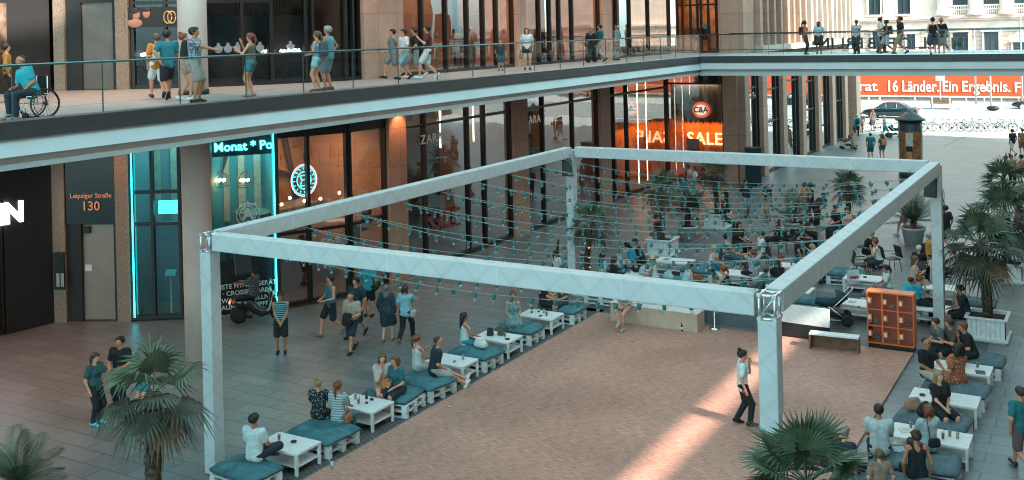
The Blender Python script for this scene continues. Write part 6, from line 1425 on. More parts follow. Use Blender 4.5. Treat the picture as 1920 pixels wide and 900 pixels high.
    if shoes:
        for q,Hj,K_,A_,fd in legs:
            a=A_-fd*.05+Vector((0,0,-.034)); b=A_+fd*.155+Vector((0,0,-.048)); b2=A_+fd*.05+Vector((0,0,-.02))
            mk('shoe',[(V(*a),V(*b),.045,.036),(V(*b2),V(*a),.040,.04)],cmat(shoes),res=min(hh,.022))
    # hair
    hp=[]; ah_=lambda a,b,ra,rb:hp.append((V(*a),V(*b),ra,rb)); hm=mat('hair '+hair,HR[hair],.55,0,.25,30,.5)
    c0=np.array(H(0,0,HC),np.float32); yv=np.array(Hr@Vector((0,1,0)),np.float32); zv=np.array(Hr@Vector((0,0,1)),np.float32)
    def clipf(P_):
        Y=(P_-c0)@yv; Z=(P_-c0)@zv
        return Y*.80-Z*.60-(.030 if hs!='bald' else -.03)
    if hs not in('none','hijab'):
        gr=.012+hh*.3 if hs!='bald' else .004+hh*.12
        pr=[(V(*H(0,-.035,HC+.032)),V(*H(0,.024,HC+.040)),.078*k1+gr,.074*k1+gr)]
        if hs=='curly': pr=[(V(*H(q*.05,-.05,HC+.06)),V(*H(q*.07,-.06,HC-.06)),.09,.085) for q in (-1,1)]+[(V(*H(0,-.02,HC+.05)),V(*H(0,-.06,HC+.08)),.11,.10)]
        if hs in('long','bob'):
            e=-.30 if hs=='long' else -.09
            pr+= [(V(*H(q*.045,-.06,HC)),V(*(H(0,-.085,HC)+Vector((q*.05,0,0))+Vector((0,0,e)) if hs=='long' else H(q*.062,-.03,HC-.09))),.058,.045) for q in (-1,1)]
            cl=lambda P_:np.minimum(clipf(P_),np.maximum(((P_-c0)@yv)+.01,((P_-c0)@zv)+.0))
        else: cl=clipf
        mk('hair',pr,hm,k=.02,clip=cl,res=min(hh,.020))
        if hs=='pony': mk('ponytail',[(V(*H(0,-.115,HC+.05)),V(*H(0,-.15,HC-.08)),.032,.03),(V(*H(0,-.15,HC-.08)),V(*H(0,-.12,HC-.24)),.03,.014)],hm,res=min(hh,.02))
        if hs=='bun': mk('hair_bun',[(V(*H(0,-.07,HC+.12)),V(*H(0,-.085,HC+.125)),.048,.045)],hm,res=min(hh,.02))
    if hs=='hijab':
        hj=cmat((.16,.15,.15)); 
        mk('head_scarf',[(V(*H(0,-.03,HC+.03)),V(*H(0,.015,HC+.035)),.098,.092),(V(*H(0,0,HC-.05)),V(*B(0,.0,.44)),.082,.12)],hj,clip=lambda P_:-(np.linalg.norm(P_-np.array(H(0,.12,HC-.01),np.float32),axis=-1)-.085),res=min(hh,.02))
    if hat:
        kind,hcol=hat; hm_=cmat(hcol); m=MB(); hx=Hr@Vector((0,0,1)); m.M=Matrix.Translation(Vector(H(0,-.01,HC+.055))*s)@Hr.to_4x4()
        if kind=='cap':
            m.lathe([(.096*s,-.005),(.097*s,.03*s),(.085*s,.065*s),(.05*s,.088*s),(.0001,.095*s)],n=16); m.add([(-.07*s,.06*s,0),(-.06*s,.15*s,-.005),(0,.17*s,-.004),(.06*s,.15*s,-.005),(.07*s,.06*s,0)],[(0,1,2,3,4)]); m.build('cap',hm_,t)
        elif kind=='straw': m.lathe([(.19*s,0),(.10*s,.005),(.095*s,.07*s),(.07*s,.095*s),(.0001,.10*s)],n=20); m.build('straw_hat',hm_,t)
        elif kind=='phones': m.tube([(.10*s*math.cos(a),0,.07*s*math.sin(a)-.03*s) for a in [k*PI/8 for k in range(9)]],.012,6); m.ball((-.1*s,0,-.05*s),.035*s,8); m.ball((.1*s,0,-.05*s),.035*s,8); m.build('headphones',hm_,t)
        elif kind=='glasses':
            m.M=Matrix.Translation(Vector(H(0,.105,HC+.012))*s)@Hr.to_4x4(); m.box((-.03*s,0,0),(.045*s,.012,.03*s)); m.box((.03*s,0,0),(.045*s,.012,.03*s)); m.box((0,0,.005),(.03*s,.008,.006)); m.build('sunglasses',BLACKM,t)
    # bag or rucksack: a thing of its own, at its world place
    if bp:
        kind,bc,bl=bp; M=Matrix.Translation((x,y,z))@Matrix.Rotation(FC(face),4,'Z'); m=MB()
        if kind=='rucksack':
            pr=[(V(*B(q*.06,-.20,.16)),V(*B(q*.055,-.19,.40)),.11,.09) for q in (-1,1)]
        elif kind=='front': pr=[(V(*B(q*.06,.30,-.02)),V(*B(q*.055,.28,.18)),.10,.08) for q in (-1,1)]
        elif kind=='handbag': 
            q,S_,E_,T_,D_=arms[0]; c=T_+Vector((.03,0,-.25)); pr=[(V(c.x,c.y-.09,c.z),V(c.x,c.y+.09,c.z),.075,.075),(V(c.x,c.y-.09,c.z-.1),V(c.x,c.y+.09,c.z-.1),.08,.08)]
        elif kind=='shoulder': pr=[(V(*B(.24,-.06,.0)),V(*B(.24,.08,.0)),.07,.07),(V(*B(.24,-.06,-.08)),V(*B(.24,.08,-.08)),.07,.07)]
        elif kind=='backbag': pr=[(V(*B(-.07,-.20,.06)),V(*B(.07,-.20,.06)),.06,.06),(V(*B(-.07,-.20,.13)),V(*B(.07,-.20,.13)),.055,.055)]
        lo,hi=bounds(pr); Vv,Ff=surfnet(field(pr,.03),lo,hi,max(.022,hh))
        m.v=[tuple(M@(Vector([float(i) for i in p])*s)) for p in Vv]; m.f=[tuple(int(i) for i in f) for f in Ff]; m.m=[0]*len(m.f); m.sm=[True]*len(m.f)
        # straps
        m.M=M
        if kind=='rucksack':
            for q in (-1,1): m.tube([sv(B(q*.09,-.12,.42)),sv(B(q*.11,-.02,.50)),sv(B(q*.11,.12,.40)),sv(B(q*.12,.10,.22)),sv(B(q*.12,-.10,.12))],.018*s,5)
        elif kind in('handbag',): m.tube([sv(c+Vector((0,-.08,.05))),sv(T_+Vector((.02,0,0))),sv(c+Vector((0,.08,.05)))],.01,5)
        elif kind in('shoulder',): m.tube([sv(B(.24,-.06,.02)),sv(B(.12,-.06,.50)),sv(B(.06,.06,.50)),sv(B(.24,.08,.02))],.010,5)
        elif kind=='backbag': m.tube([sv(B(-.07,-.18,.12)),sv(B(-.1,-.12,.52)),sv(B(.02,.1,.50)),sv(B(.16,.12,.2)),sv(B(.12,-.16,.08))],.008,5)
        m.M=Matrix.Identity(4)
        m.build({'rucksack':'rucksack','front':'rucksack'}.get(kind,'handbag'),cmat(bc),origin=(x,y,z),label=bl,cat={'rucksack':'rucksack','front':'rucksack'}.get(kind,'bag'))
    return t
TEAL=(.02,.16,.19);TURQ=(.02,.38,.46);BLK=(.012,.013,.016);WHT=(.68,.70,.70);NAVY=(.015,.03,.045);GRY=(.20,.20,.20);BEI=(.36,.28,.22);DEN=(.05,.12,.17);LBL=(.30,.50,.55);ORG=(.65,.20,.03);LGR=(.42,.43,.43)
WS=(.65,.66,.66)
p=person; U=ZU
# ---- upper walkway
p(62,222,-145,'sit','man in turquoise T-shirt leaning sideways in the wheelchair',z=U,loc=(wx,wy),seat=.46,h=1.72,skin='t',hair='blk',hs='bald',top=TURQ,bot=NAVY,shoes=(.3,.25,.22),ha='knee',hb='lap',side=14,lean=14,head=(0,0))
p(14,192,60,'stand','person in ochre jacket looking into the window at the far left edge',z=U,h=1.55,hair='blk',top=(.42,.20,.04),ts='long',bot=BLK,bp=('rucksack',(.03,.02,.02),'dark rucksack on the person in the ochre jacket'))
p(316,186,-30,'walk','man in teal T-shirt and black shorts walking away with head turned',z=U,h=1.83,skin='t',hair='blk',top=TEAL,bot=BLK,bs='shorts',shoes=BLK,ha='swf',hb='swb',head=(40,0))
p(296,184,-35,'walk2','person in orange top and white shorts half hidden by the man in teal',z=U,h=1.75,sex='f',top=ORG,bot=WHT,bs='shorts',hair='lbr',bp=('rucksack',(.5,.5,.5),'pale grey rucksack beside the man in teal shirt'))
p(367,193,95,'stand','man in plaid shirt and grey shorts resting one hand on the rail',z=U,h=1.85,skin='t',hair='blk',top=(.36,.40,.42),tp='plaid',tc2=(.10,.13,.17),bot=(.30,.27,.23),bs='shorts',shoes=BLK,ha=(.10,.52,.26),hb='side',head=(-5,0),bp=('rucksack',BLK,'small black rucksack of the man in the plaid shirt'))
p(347,189,80,'step','woman with red hair mostly hidden behind the plaid shirt man',z=U,h=1.72,sex='f',hair='red',hs='bun',top=(.5,.3,.25),ts='tank',bot=BEI,bs='hot',shoes=WHT)
p(472,181,-85,'stand','woman with ponytail filming with her phone in olive top and denim shorts',z=U,h=1.68,sex='f',hair='red',hs='pony',top=(.10,.09,.07),ts='tank',bot=(.03,.22,.27),bs='hot',shoes=(.3,.2,.16),ha='cam',hb='phone2')
p(597,172,-75,'stand','woman in blue floral top with long ponytail beside the grey haired man',z=U,h=1.70,sex='f',hair='lbr',hs='pony',top=(.10,.22,.30),tp='flor',tc2=(.55,.6,.62),ts='tank',bot=LBL,bs='hot',shoes=(.12,.07,.05),ha='carry',hb='carry',bp=('rucksack',(.06,.08,.10),'patterned drawstring bag on the woman in blue floral top'))
p(617,169,-70,'stand','grey haired man in turquoise tank top and grey shorts, hand on hip',z=U,h=1.84,skin='t',hair='gry',top=(.10,.30,.33),ts='tank',bot=(.22,.27,.29),bs='shorts',shoes=(.10,.08,.07),ha='hip',hb='side')
p(738,147,-120,'walk','youth in grey shirt and grey shorts, leftmost of four walking friends',z=U,h=1.76,hair='blk',top=GRY,bot=GRY,bs='shorts',shoes=BLK,ha='swf',hb='swb')
p(759,149,-125,'walk2','youth in white T-shirt and blue shorts among four walking friends',z=U,h=1.75,hair='blk',top=WS,bot=(.20,.36,.40),bs='shorts',shoes=BLK,ha='carry',hb='swf')
p(779,147,-110,'walk','youth in black shirt beside the one in white among the friends',z=U,h=1.80,hair='blk',top=BLK,bot=(.25,.32,.34),bs='shorts',shoes=WHT,ha='side',hb='swf')
p(803,148,-100,'walk2','youth in maroon T-shirt and white shorts, rightmost of four friends',z=U,h=1.86,hair='blk',top=(.10,.018,.02),bot=(.60,.60,.58),bs='shorts',shoes=WHT,ha='side',hb='cup')
p(918,129,170,'stand','man in beige clothes standing inside the upper shop window',z=U,loc=(-23.2,35.5),h=1.8,hair='blk',top=(.30,.20,.15),bot=(.25,.17,.13))
p(939,133,175,'stand','small boy in dark T-shirt standing close to the upper shop window',z=U,h=1.22,hair='bld',top=NAVY,bot=(.02,.09,.11),bs='shorts',ha='side',hb='side')
p(989,131,175,'stand','young woman in white top and black shorts carrying a straw bag',z=U,h=1.68,sex='f',skin='l',hair='red',hs='long',top=WS,bot=BLK,bs='hot',shoes=BLK,bp=('handbag',(.35,.2,.12),'straw bag in the hand of the young woman in white'))
p(1109,117,-160,'walk','person in black dress and head scarf beside the man in teal',z=U,h=1.66,sex='f',hs='hijab',hair='blk',top=BLK,ts='long',bot=BLK,bs='long',shoes=BLK,bp=('shoulder',BLK,'black handbag of the person in the head scarf'))
p(1126,116,-110,'walk2','man in teal T-shirt and pale trousers next to the person in black',z=U,h=1.80,hair='blk',top=TEAL,bot=(.35,.33,.30),bp=('handbag',(.6,.55,.5),'pale paper bag carried by the man in the teal shirt'))
p(1158,113,-60,'stand','man in blue polo and cap near the upper corner window',z=U,h=1.74,hair='gry',hat=('cap',NAVY),top=(.10,.22,.27),bot=GRY)
for px,c,lab in ((1015,(.06,.06,.06),'dark figure for a silhouette reflected in the upper window beyond the woman in white'),(1030,(.10,.06,.05),'second dark figure for a reflected silhouette, right beside the first in the upper window'),(866,(.35,.3,.28),'person in pale shirt in the upper window right of the four friends')):
    a,b=ray(px,100)[:2]; k=-23.4/a; p(px,0,0,'stand',lab,z=U,loc=(-23.4,b*k),h=1.75,top=c,bot=BLK)  # the two dark figures stand in for silhouettes reflected in the glass
# ---- footbridge
p(1510,103,100,'stand','woman in orange blouse with dark bag at the left end of the footbridge',z=U,h=1.74,sex='f',skin='d',hair='blk',hs='pony',top=(.45,.16,.08),ts='long',bot=BLK,ha='carry',hb='side',bp=('rucksack',BLK,'black bag on the back of the woman in orange blouse'))
p(1536,101,-160,'stand','woman in denim jacket holding a grey bag on the footbridge',z=U,h=1.68,sex='f',skin='d',hair='blk',hs='long',top=LBL,bot=BLK,bs='skirt',ha='side',bp=('handbag',(.12,.13,.14),'large grey bag held by the woman in denim jacket'))
p(1607,101,-140,'stand','man in pale shirt reaching to the rail with a blue bag',z=U,h=1.70,skin='d',hair='blk',top=(.35,.40,.42),bot=BLK,ha='side',hb='fwd',bp=('handbag',(.03,.20,.28),'blue bag of the man in the pale shirt'))
p(1652,99,100,'step','man in white shirt behind the boy with the rucksack on the bridge',z=U,h=1.82,skin='t',hair='blk',top=WS,bot=BLK,bs='pants')
p(1663,101,-80,'walk','boy in black vest and grey shorts with rucksack striding on the bridge',z=U,h=1.70,skin='d',hair='blk',top=BLK,ts='tank',bot=(.33,.36,.38),bs='shorts',ha='fwd',hb='swf',bp=('rucksack',NAVY,'dark rucksack on the striding boy'))
p(1689,102,-85,'walk2','man in black T-shirt and khaki shorts phoning on the bridge',z=U,h=1.84,skin='t',hair='blk',top=BLK,bot=(.30,.24,.18),bs='shorts',shoes=BLK,ha='ear',hb='side')
p(1750,103,5,'stand','woman in off shoulder black top and blue grey skirt on the bridge',z=U,h=1.72,sex='f',skin='l',hair='blk',hs='bun',top=BLK,ts='strapless',bot=(.06,.10,.12),bs='skirt',ha='side',hb='carry')
p(1766,102,10,'stand','blonde person in black shirt and long pale skirt on the bridge',z=U,h=1.68,sex='f',hair='bld',hs='bun',top=BLK,bot=(.32,.29,.26),bs='skirt',bp=('shoulder',(.02,.25,.28),'teal bag beside the blonde person on the bridge'))
# ---- street end
p(1583,254,170,'step','woman in turquoise T-shirt before the last sandstone pillar',h=1.70,sex='f',hair='bld',hs='bob',top=TURQ,bot=BLK)
p(1602,281,-20,'walk','woman in pink dress pushing the brown pushchair',h=1.66,sex='f',hair='blk',hs='long',top=(.45,.24,.19),bs='dress',ts='short',ha='carry',hb='carry')
p(1608,256,10,'step','grey haired man in turquoise shirt with a dark rucksack',h=1.76,hair='wht',top=TURQ,bot=NAVY,bp=('rucksack',NAVY,'dark rucksack on the grey haired man in turquoise'))
p(1615,250,20,'walk','pedestrian in rust shirt behind the grey haired man',h=1.72,hair='lbr',top=(.35,.15,.09),bot=(.2,.12,.1))
p(1637,245,-10,'stand','woman in patterned dark dress waiting in the sun',h=1.72,sex='f',hair='red',hs='long',top=(.05,.05,.05),tp='flor',tc2=(.3,.28,.25),bs='dress')
p(1659,257,90,'walk','person in white hat and pale shirt pushing the black pushchair',h=1.70,sex='f',hair='wht',hat=('straw',(.75,.7,.65)),top=(.7,.6,.55),bot=TURQ,bs='shorts',ha='carry',hb='carry')
p(1633,299,5,'stand','man in teal T-shirt and teal shorts holding hands, seen from behind',h=1.74,hair='blk',hat=('cap',(.6,.58,.55)),top=TEAL,bot=(.02,.13,.16),bs='shorts',ha='side',hb='side')
p(1655,300,-5,'stand','woman with curly hair and shorts walking beside the teal dressed man',h=1.66,sex='f',hair='lbr',hs='curly',top=(.05,.1,.12),bot=(.03,.2,.24),bs='hot',bp=('rucksack',ORG,'bright orange rucksack on the curly haired woman'))
p(1899,292,-20,'walk','man in dark T-shirt and white shorts walking at the right edge',h=1.78,hair='blk',top=NAVY,bot=WS,bs='shorts',shoes=BLK)
p(1918,292,5,'stand','pedestrian in brown shirt cut off by the right picture edge',h=1.78,hair='brn',top=(.30,.16,.10),bot=(.25,.15,.1),bs='shorts')
p(1886,352,-60,'stand','woman in teal top touching her face behind the far right palm',h=1.68,sex='f',hair='blk',hs='bun',top=TEAL,bot=BLK,ha='chin')
p(1897,352,175,'stand','man in ochre shirt behind the far right palm',h=1.74,hair='blk',top=(.40,.22,.05),bot=BLK)
p(1916,350,-30,'stand','person in orange tank top with cap at the far right edge',h=1.70,hair='blk',hat=('cap',BLK),top=(.5,.2,.08),ts='tank',bot=WS,bs='shorts')
p(1912,450,-20,'stand','woman in pink top partly hidden by the right hand palms',h=1.68,sex='f',hair='brn',hs='pony',top=(.5,.25,.2),ts='tank',bot=(.3,.1,.08),bs='shorts')
# ---- middle plaza
p(1400,406,175,'step','bearded man in dark T-shirt with headphones and grey trousers',h=1.74,skin='t',hair='blk',hat=('phones',BLK),top=NAVY,bot=(.22,.23,.24),shoes=BLK,hb='back')
p(1441,413,-110,'stand','bald man in dark polo and beige trousers reading his phone',h=1.80,hair='gry',hs='bald',top=NAVY,bot=BEI,shoes=(.15,.05,.04),ha='phone',hb='phone')
p(1303,371,-100,'stand','woman in white T-shirt in front of the orange display window',h=1.64,sex='f',hair='brn',hs='bun',top=WS,bot=(.05,.22,.30),bs='shorts',ha='cup')
p(1294,368,120,'stand','person in pale pink shirt talking by the orange display window',h=1.66,hair='brn',top=(.55,.42,.38),bot=BEI,ha='carry')
p(1283,393,-120,'stand','man in blue T-shirt half hidden by the middle palms',h=1.66,hair='blk',top=(.03,.2,.28),bot=NAVY)
p(1303,412,170,'stand','man in black and white patterned shirt behind the bushy palm',h=1.72,hair='blk',top=(.5,.5,.5),tp='flor',tc2=(.05,.05,.05),bot=BLK,bs='shorts')
p(1362,428,-30,'stand','woman with long dark hair in short black dress by the middle planter',h=1.68,sex='f',hair='blk',hs='long',top=BLK,ts='tank',bs='dress',shoes=WHT,ha='phone')
p(1358,412,100,'sit','woman sitting on the middle planter rim in dark top and jeans',seat=.60,h=1.66,sex='f',hair='brn',hs='long',top=BLK,bot=NAVY,ha='knee',hb='knee')
p(1232,443,150,'sitc','woman with bun in black tank top sitting on the planter rim',seat=.62,h=1.68,sex='f',skin='t',hair='brn',hs='bun',top=BLK,ts='tank',bot=DEN,ha='phone',hb='side',bp=('shoulder',(.3,.1,.07),'brown red bag beside the woman on the planter rim'))
p(1511,418,120,'stand','man in orange polo with cap and black shorts beside the feather palm',h=1.80,hair='blk',hat=('cap',BLK),top=ORG,bot=BLK,bs='shorts',ha='phone',hb='phone')
p(1521,418,-60,'stand','man in black tank top with bare arms beside the man in orange',h=1.80,skin='t',hair='blk',hat=('cap',NAVY),top=BLK,ts='tank',bot=BLK,ha='carry')
p(1530,426,60,'stand','man in teal cap bending forward over his knees',h=1.74,hair='blk',hat=('cap',TEAL),top=BLK,bot=BLK,lean=62,ha='carry',hb='carry')
p(1572,425,-105,'sit','man in black T-shirt sitting on the planter rim facing left',seat=.60,h=1.78,skin='t',hair='blk',top=BLK,bot=NAVY,ha='knee',hb='knee',lean=12)
p(1589,428,175,'sit','bare shouldered woman in pink top sitting beside the man in black',seat=.60,h=1.70,sex='f',hair='brn',hat=('cap',(.03,.2,.22)),top=(.55,.35,.30),ts='strapless',bot=NAVY,ha='knee',hb='knee')
p(1697,444,-70,'walk','pedestrian in reddish shorts half hidden behind the truss beam',h=1.70,sex='f',hair='brn',top=(.25,.10,.07),bot=(.30,.10,.07),bs='hot',shoes=LGR)
p(1774,470,-20,'walk','pedestrian in black passing behind the far right truss post',h=1.80,hair='blk',top=BLK,bot=BLK,bs='shorts')
# ---- seated behind the dance floor
p(1364,485,100,'sit','man in black and white striped T-shirt with cap seated on a chair',h=1.78,hair='blk',hat=('cap',BLK),top=BLK,tp='stripe',tc2=(.7,.7,.7),bot=DEN,bs='shorts',ha='table',hb='table',seat=.47)
p(1387,456,150,'sit','girl with long black hair seated with her back to the planter',h=1.64,sex='f',hair='blk',hs='long',top=(.06,.02,.02),bot=BLK,seat=.47,ha='table',hb='lap')
p(1428,478,-90,'sit','man in white T-shirt and dark cap drinking at the bistro table',h=1.76,skin='t',hair='blk',hat=('cap',BLK),top=WS,bot=GRY,seat=.47,ha='chin',hb='table',bs='shorts')
p(1458,450,-70,'sit','woman in dark top leaning back on a chair behind the capped man',h=1.68,sex='f',hair='brn',hs='long',top=BLK,tp='flor',ts='short',bot=BLK,seat=.47,ha='lap',hb='table')
p(1332,502,100,'sit','grandmother in white sleeveless top on the teal seat',h=1.60,sex='f',skin='l',hair='gry',hs='bob',top=(.6,.6,.58),ts='tank',bot=GRY,ha='table',hb='table',lean=15)
p(1345,512,110,'sit','small child in blue T-shirt leaning on the grandmother',h=1.15,hair='bld',top=(.03,.18,.30),bot=WHT,bs='shorts',ha='table',hb='table')
p(1499,527,95,'stand','youth in black T-shirt and denim shorts standing at the white table',h=1.74,hair='blk',top=BLK,bot=(.04,.17,.22),bs='shorts',ha='side',hb='table')
p(1513,503,95,'sit','elderly man in turquoise striped polo seated and eating',h=1.74,skin='l',hair='gry',hs='bald',top=TURQ,tp='stripe',tc2=(.03,.12,.16),bot=(.2,.25,.27),seat=.47,ha='table',hb='table',lean=20)
p(1496,452,130,'sit','man in black T-shirt looking down behind the striped polo man',h=1.74,skin='t',hair='blk',top=BLK,bot=BLK,seat=.47,ha='table',hb='table',lean=20)
p(1507,440,110,'sit','dark haired man beside the feather palm pot leaning over the table',h=1.74,skin='t',hair='blk',top=(.05,.06,.05),bot=BLK,seat=.47,ha='table',hb='table',lean=20)
p(1413,515,-20,'sit','woman in grey T-shirt with hands in her hair, seen from behind',h=1.68,sex='f',hair='lbr',hs='bun',top=LGR,bot=BLK,ha='up',hb='up')
p(1368,547,-70,'sit','woman in black tank top stretching her arms over the table',h=1.66,sex='f',hair='red',hs='pony',top=BLK,ts='tank',bot=(.4,.08,.03),ha='fwd',hb='fwd',lean=20)
p(1427,538,95,'sit','child in teal T-shirt reading in front of the teal seat',h=1.25,skin='t',hair='blk',top=(.02,.17,.20),bot=NAVY,ha='table',hb='table',lean=25)
p(1458,535,10,'sit','girl with very long black hair seen from behind',h=1.66,sex='f',hair='blk',hs='long',top=BLK,bot=BLK,ha='table',hb='table')
p(1448,520,90,'sit','woman in white top bending over the cups',h=1.66,sex='f',hair='red',hs='bun',top=(.55,.6,.62),ts='tank',bot=BLK,lean=35,ha='table',hb='table',bp=('shoulder',(.35,.10,.05),'rust coloured bag next to the bending woman'))
p(1228,528,-80,'sit','woman in white tank top and straw hat at the near white table',h=1.68,sex='f',skin='t',hair='brn',hs='short',hat=('straw',(.62,.45,.30)),top=WS,ts='tank',bot=BLK,bs='shorts',ha='phone',hb='table',lean=8)
p(1283,540,70,'sit','woman in light blue sleeveless top bending over her phone',h=1.68,sex='f',hair='brn',hs='bun',top=(.30,.55,.62),ts='tank',bot=(.02,.16,.19),ha='knee',hb='table',lean=25)
p(1131,520,70,'sit','black haired girl in pale blue top, left of two girls',h=1.62,sex='f',hair='blk',hs='long',top=(.35,.55,.60),bot=BLK,ha='side',hb='table')
p(1148,528,80,'sitx','black haired girl in black top, right of two girls',h=1.64,sex='f',hair='blk',hs='long',top=BLK,bot=BEI,bs='hot',ha='knee',hb='knee',lean=10)
p(1163,500,60,'sit','youth in white and navy jacket bending down behind the two girls',h=1.70,hair='blk',top=(.55,.6,.6),ts='long',bot=BLK,lean=45,ha='knee',hb='knee')
p(1183,500,-30,'sit','youth in cap turning his back with a blue rucksack',h=1.72,hair='blk',hat=('cap',BLK),top=(.30,.30,.28),bot=GRY,lean=20,ha='lap',hb='lap',bp=('rucksack',(.02,.22,.36),'bright blue rucksack on the youth in the cap'))
p(1205,492,-80,'sit','man in black T-shirt and cap sitting before the white planter',h=1.76,hair='blk',hat=('cap',BLK),top=BLK,bot=BLK,lean=25,ha='knee',hb='knee')
p(1044,512,60,'sit','person in white top sitting low left of the far left truss post',h=1.60,sex='f',skin='t',hair='blk',hs='pony',top=WS,bot=BLK,bs='shorts',seat=.35,ha='knee',hb='knee',shift=(0,0))
p(1103,520,-60,'sit','red haired person leaning by the lit palm trunk',h=1.62,sex='f',hair='red',hs='long',top=(.2,.06,.03),bot=BLK,seat=.45,lean=20,ha='table')
p(1648,494,-85,'sit','ginger haired woman in white tank top at the dark table',h=1.74,sex='f',skin='m',hair='red',hs='bun',top=(.62,.65,.65),ts='tank',bot=NAVY,bs='shorts',seat=.47,ha='table',hb='chin',lean=12)
p(1625,474,150,'sit','man in black T-shirt leaning over the table beneath the beam',h=1.74,skin='l',hair='brn',top=BLK,bot=BLK,seat=.47,ha='table',hb='table',lean=25)
p(1667,545,-80,'sit','girl with dark ponytail in white T-shirt and grey trousers',h=1.62,sex='f',skin='t',hair='blk',hs='pony',top=(.60,.68,.68),bot=(.14,.17,.18),ha='table',hb='table',lean=8)
p(1640,575,160,'sit','small ginger child sitting behind the orange locker',h=1.20,sex='f',skin='l',hair='red',hs='bob',top=(.5,.35,.3),ts='tank',bot=BEI,bs='hot',shoes=None,ha='knee',hb='knee')
p(1692,560,75,'sit','boy in turquoise T-shirt leaning forward behind the locker',h=1.45,hair='brn',top=TURQ,bot=NAVY,lean=40,ha='table',hb='table')
p(1717,568,110,'sit','woman in turquoise T-shirt resting her cheek on her hand',h=1.66,sex='f',hair='red',hs='bun',top=TURQ,bot=BLK,ha='chin',hb='table',lean=14)
p(1712,528,105,'sit','woman in pink tank top looking at her phone',h=1.66,sex='f',skin='l',hair='lbr',hs='long',top=(.60,.42,.36),ts='tank',bot=BEI,ha='phone',hb='phone',lean=8)
p(1724,506,40,'sit','white haired woman in black T-shirt seen from behind',h=1.66,sex='f',hair='wht',top=BLK,bot=BLK,seat=.47,ha='table',hb='side')
p(1743,482,100,'sit','old man in orange shirt behind the far right truss post',h=1.70,hair='gry',top=(.62,.26,.05),bot=BLK,seat=.47,ha='table')
p(1786,510,-100,'sit','dark haired person in pale patterned shirt behind the palm fronds',h=1.68,hair='blk',hs='bob',sex='f',top=(.45,.48,.48),tp='flor',tc2=(.1,.1,.1),bot=BLK,seat=.47,ha='table')
p(1812,592,-80,'sit','man with sunglasses in navy T-shirt with his hand at his mouth',h=1.78,skin='m',hair='blk',hat=('glasses',BLK),top=NAVY,bot=BLK,bs='shorts',ha='table',hb='chin',lean=15,bp=('handbag',(.4,.42,.42),'crumpled grey bag beside the man with sunglasses'))
# ---- dance floor
_t=p(1394,796,95,'step','dark haired woman in white blouse and black trousers crossing the dance floor',z=FLOORZ,h=1.68,sex='f',skin='m',hair='blk',hs='bun',top=(.62,.72,.74),bot=BLK,shoes=BLK,ha='side',hb='chin',head=(0,6))
p(1163,592,-150,'sitc','bare legged person on the plywood counter hidden by the near truss beam',z=FLOORZ,loc=G(1172,582,.55),seat=.52,h=1.70,sex='f',skin='m',hair='brn',hs='long',top=GRY,bot=BEI,bs='hot',shoes=LGR,ha='lap',hb='lap')
# ---- left row of seats
p(482,868,-70,'sit','bearded man in white T-shirt seen from behind on the nearest teal seat',loc=(-14.75,14.95),h=1.78,skin='t',hair='blk',top=(.62,.70,.72),bot=NAVY,ha='knee',hb='lap',face=25) if False else p(482,868,25,'sitx','bearded man in white T-shirt seen from behind on the nearest teal seat',loc=(-14.80,14.95),h=1.78,skin='t',hair='blk',top=(.62,.70,.72),bot=NAVY,ha='knee',hb='lap')
p(588,785,10,'sit','blonde woman in black floral top seen from behind',loc=(-15.15,17.25),h=1.68,sex='f',skin='m',hair='bld',hs='bun',top=BLK,tp='flor',tc2=(.18,.30,.32),bot=BLK,ha='table',hb='phone',bp=None)
p(623,790,20,'sit','woman with brown ponytail in striped T-shirt seen from behind',loc=(-14.65,17.3),h=1.68,sex='f',skin='m',hair='red',hs='pony',top=(.42,.52,.52),tp='stripe',tc2=(.15,.22,.22),bot=(.03,.20,.25),ha='table',hb='lap',bp=('shoulder',(.35,.12,.04),'small brown bag of the woman in the striped T-shirt'))
p(687,735,165,'sit','woman in pink striped blouse smoking at the crowded table',loc=(-15.05,19.35),h=1.70,sex='f',skin='l',hair='lbr',hs='bob',top=(.60,.42,.38),ts='long',bot=BEI,bs='hot',ha='chin',hb='table',lean=14)
p(728,745,-140,'sit','woman in teal T-shirt and shorts with shoulder length hair',loc=(-14.55,19.35),h=1.70,sex='f',skin='m',hair='lbr',hs='bob',top=(.02,.13,.15),bot=NAVY,bs='shorts',ha='phone',hb='knee',shoes=(.25,.13,.08),lean=12)
p(785,690,60,'sit','woman in white sleeveless blouse with reddish ponytail',loc=(-15.1,20.85),h=1.68,sex='f',skin='m',hair='red',hs='pony',top=(.66,.68,.66),ts='tank',bot=(.5,.45,.42),bs='hot',ha='table',hb='phone2')
p(822,700,75,'sitout','man in dark T-shirt stretching his legs in white sneakers',loc=(-14.55,20.75),h=1.78,skin='m',hair='brn',hs='bald',top=NAVY,bot=(.38,.38,.36),bs='shorts',shoes=WHT,ha='lap',hb='lap',lean=12)
p(885,645,75,'sit','woman with very long black hair in white top',loc=(-15.15,23.05),h=1.66,sex='f',skin='t',hair='blk',hs='long',top=(.55,.66,.68),ts='tank',bot=(.04,.22,.27),ha='table',hb='lap')
p(967,605,175,'sit','woman in grey patterned dress on the teal seat under the string lights',loc=(-15.05,25.45),h=1.70,sex='f',skin='m',hair='red',hs='bun',top=(.10,.20,.21),tp='flor',tc2=(.4,.42,.4),ts='strapless',bs='dress',ha='lap',hb='lap')
p(1020,575,100,'sit','person in black T-shirt handling cups at the last left row table',loc=(-15.15,27.4),h=1.70,skin='m',hair='blk',top=BLK,bot=BLK,bs='shorts',ha='table',hb='table')
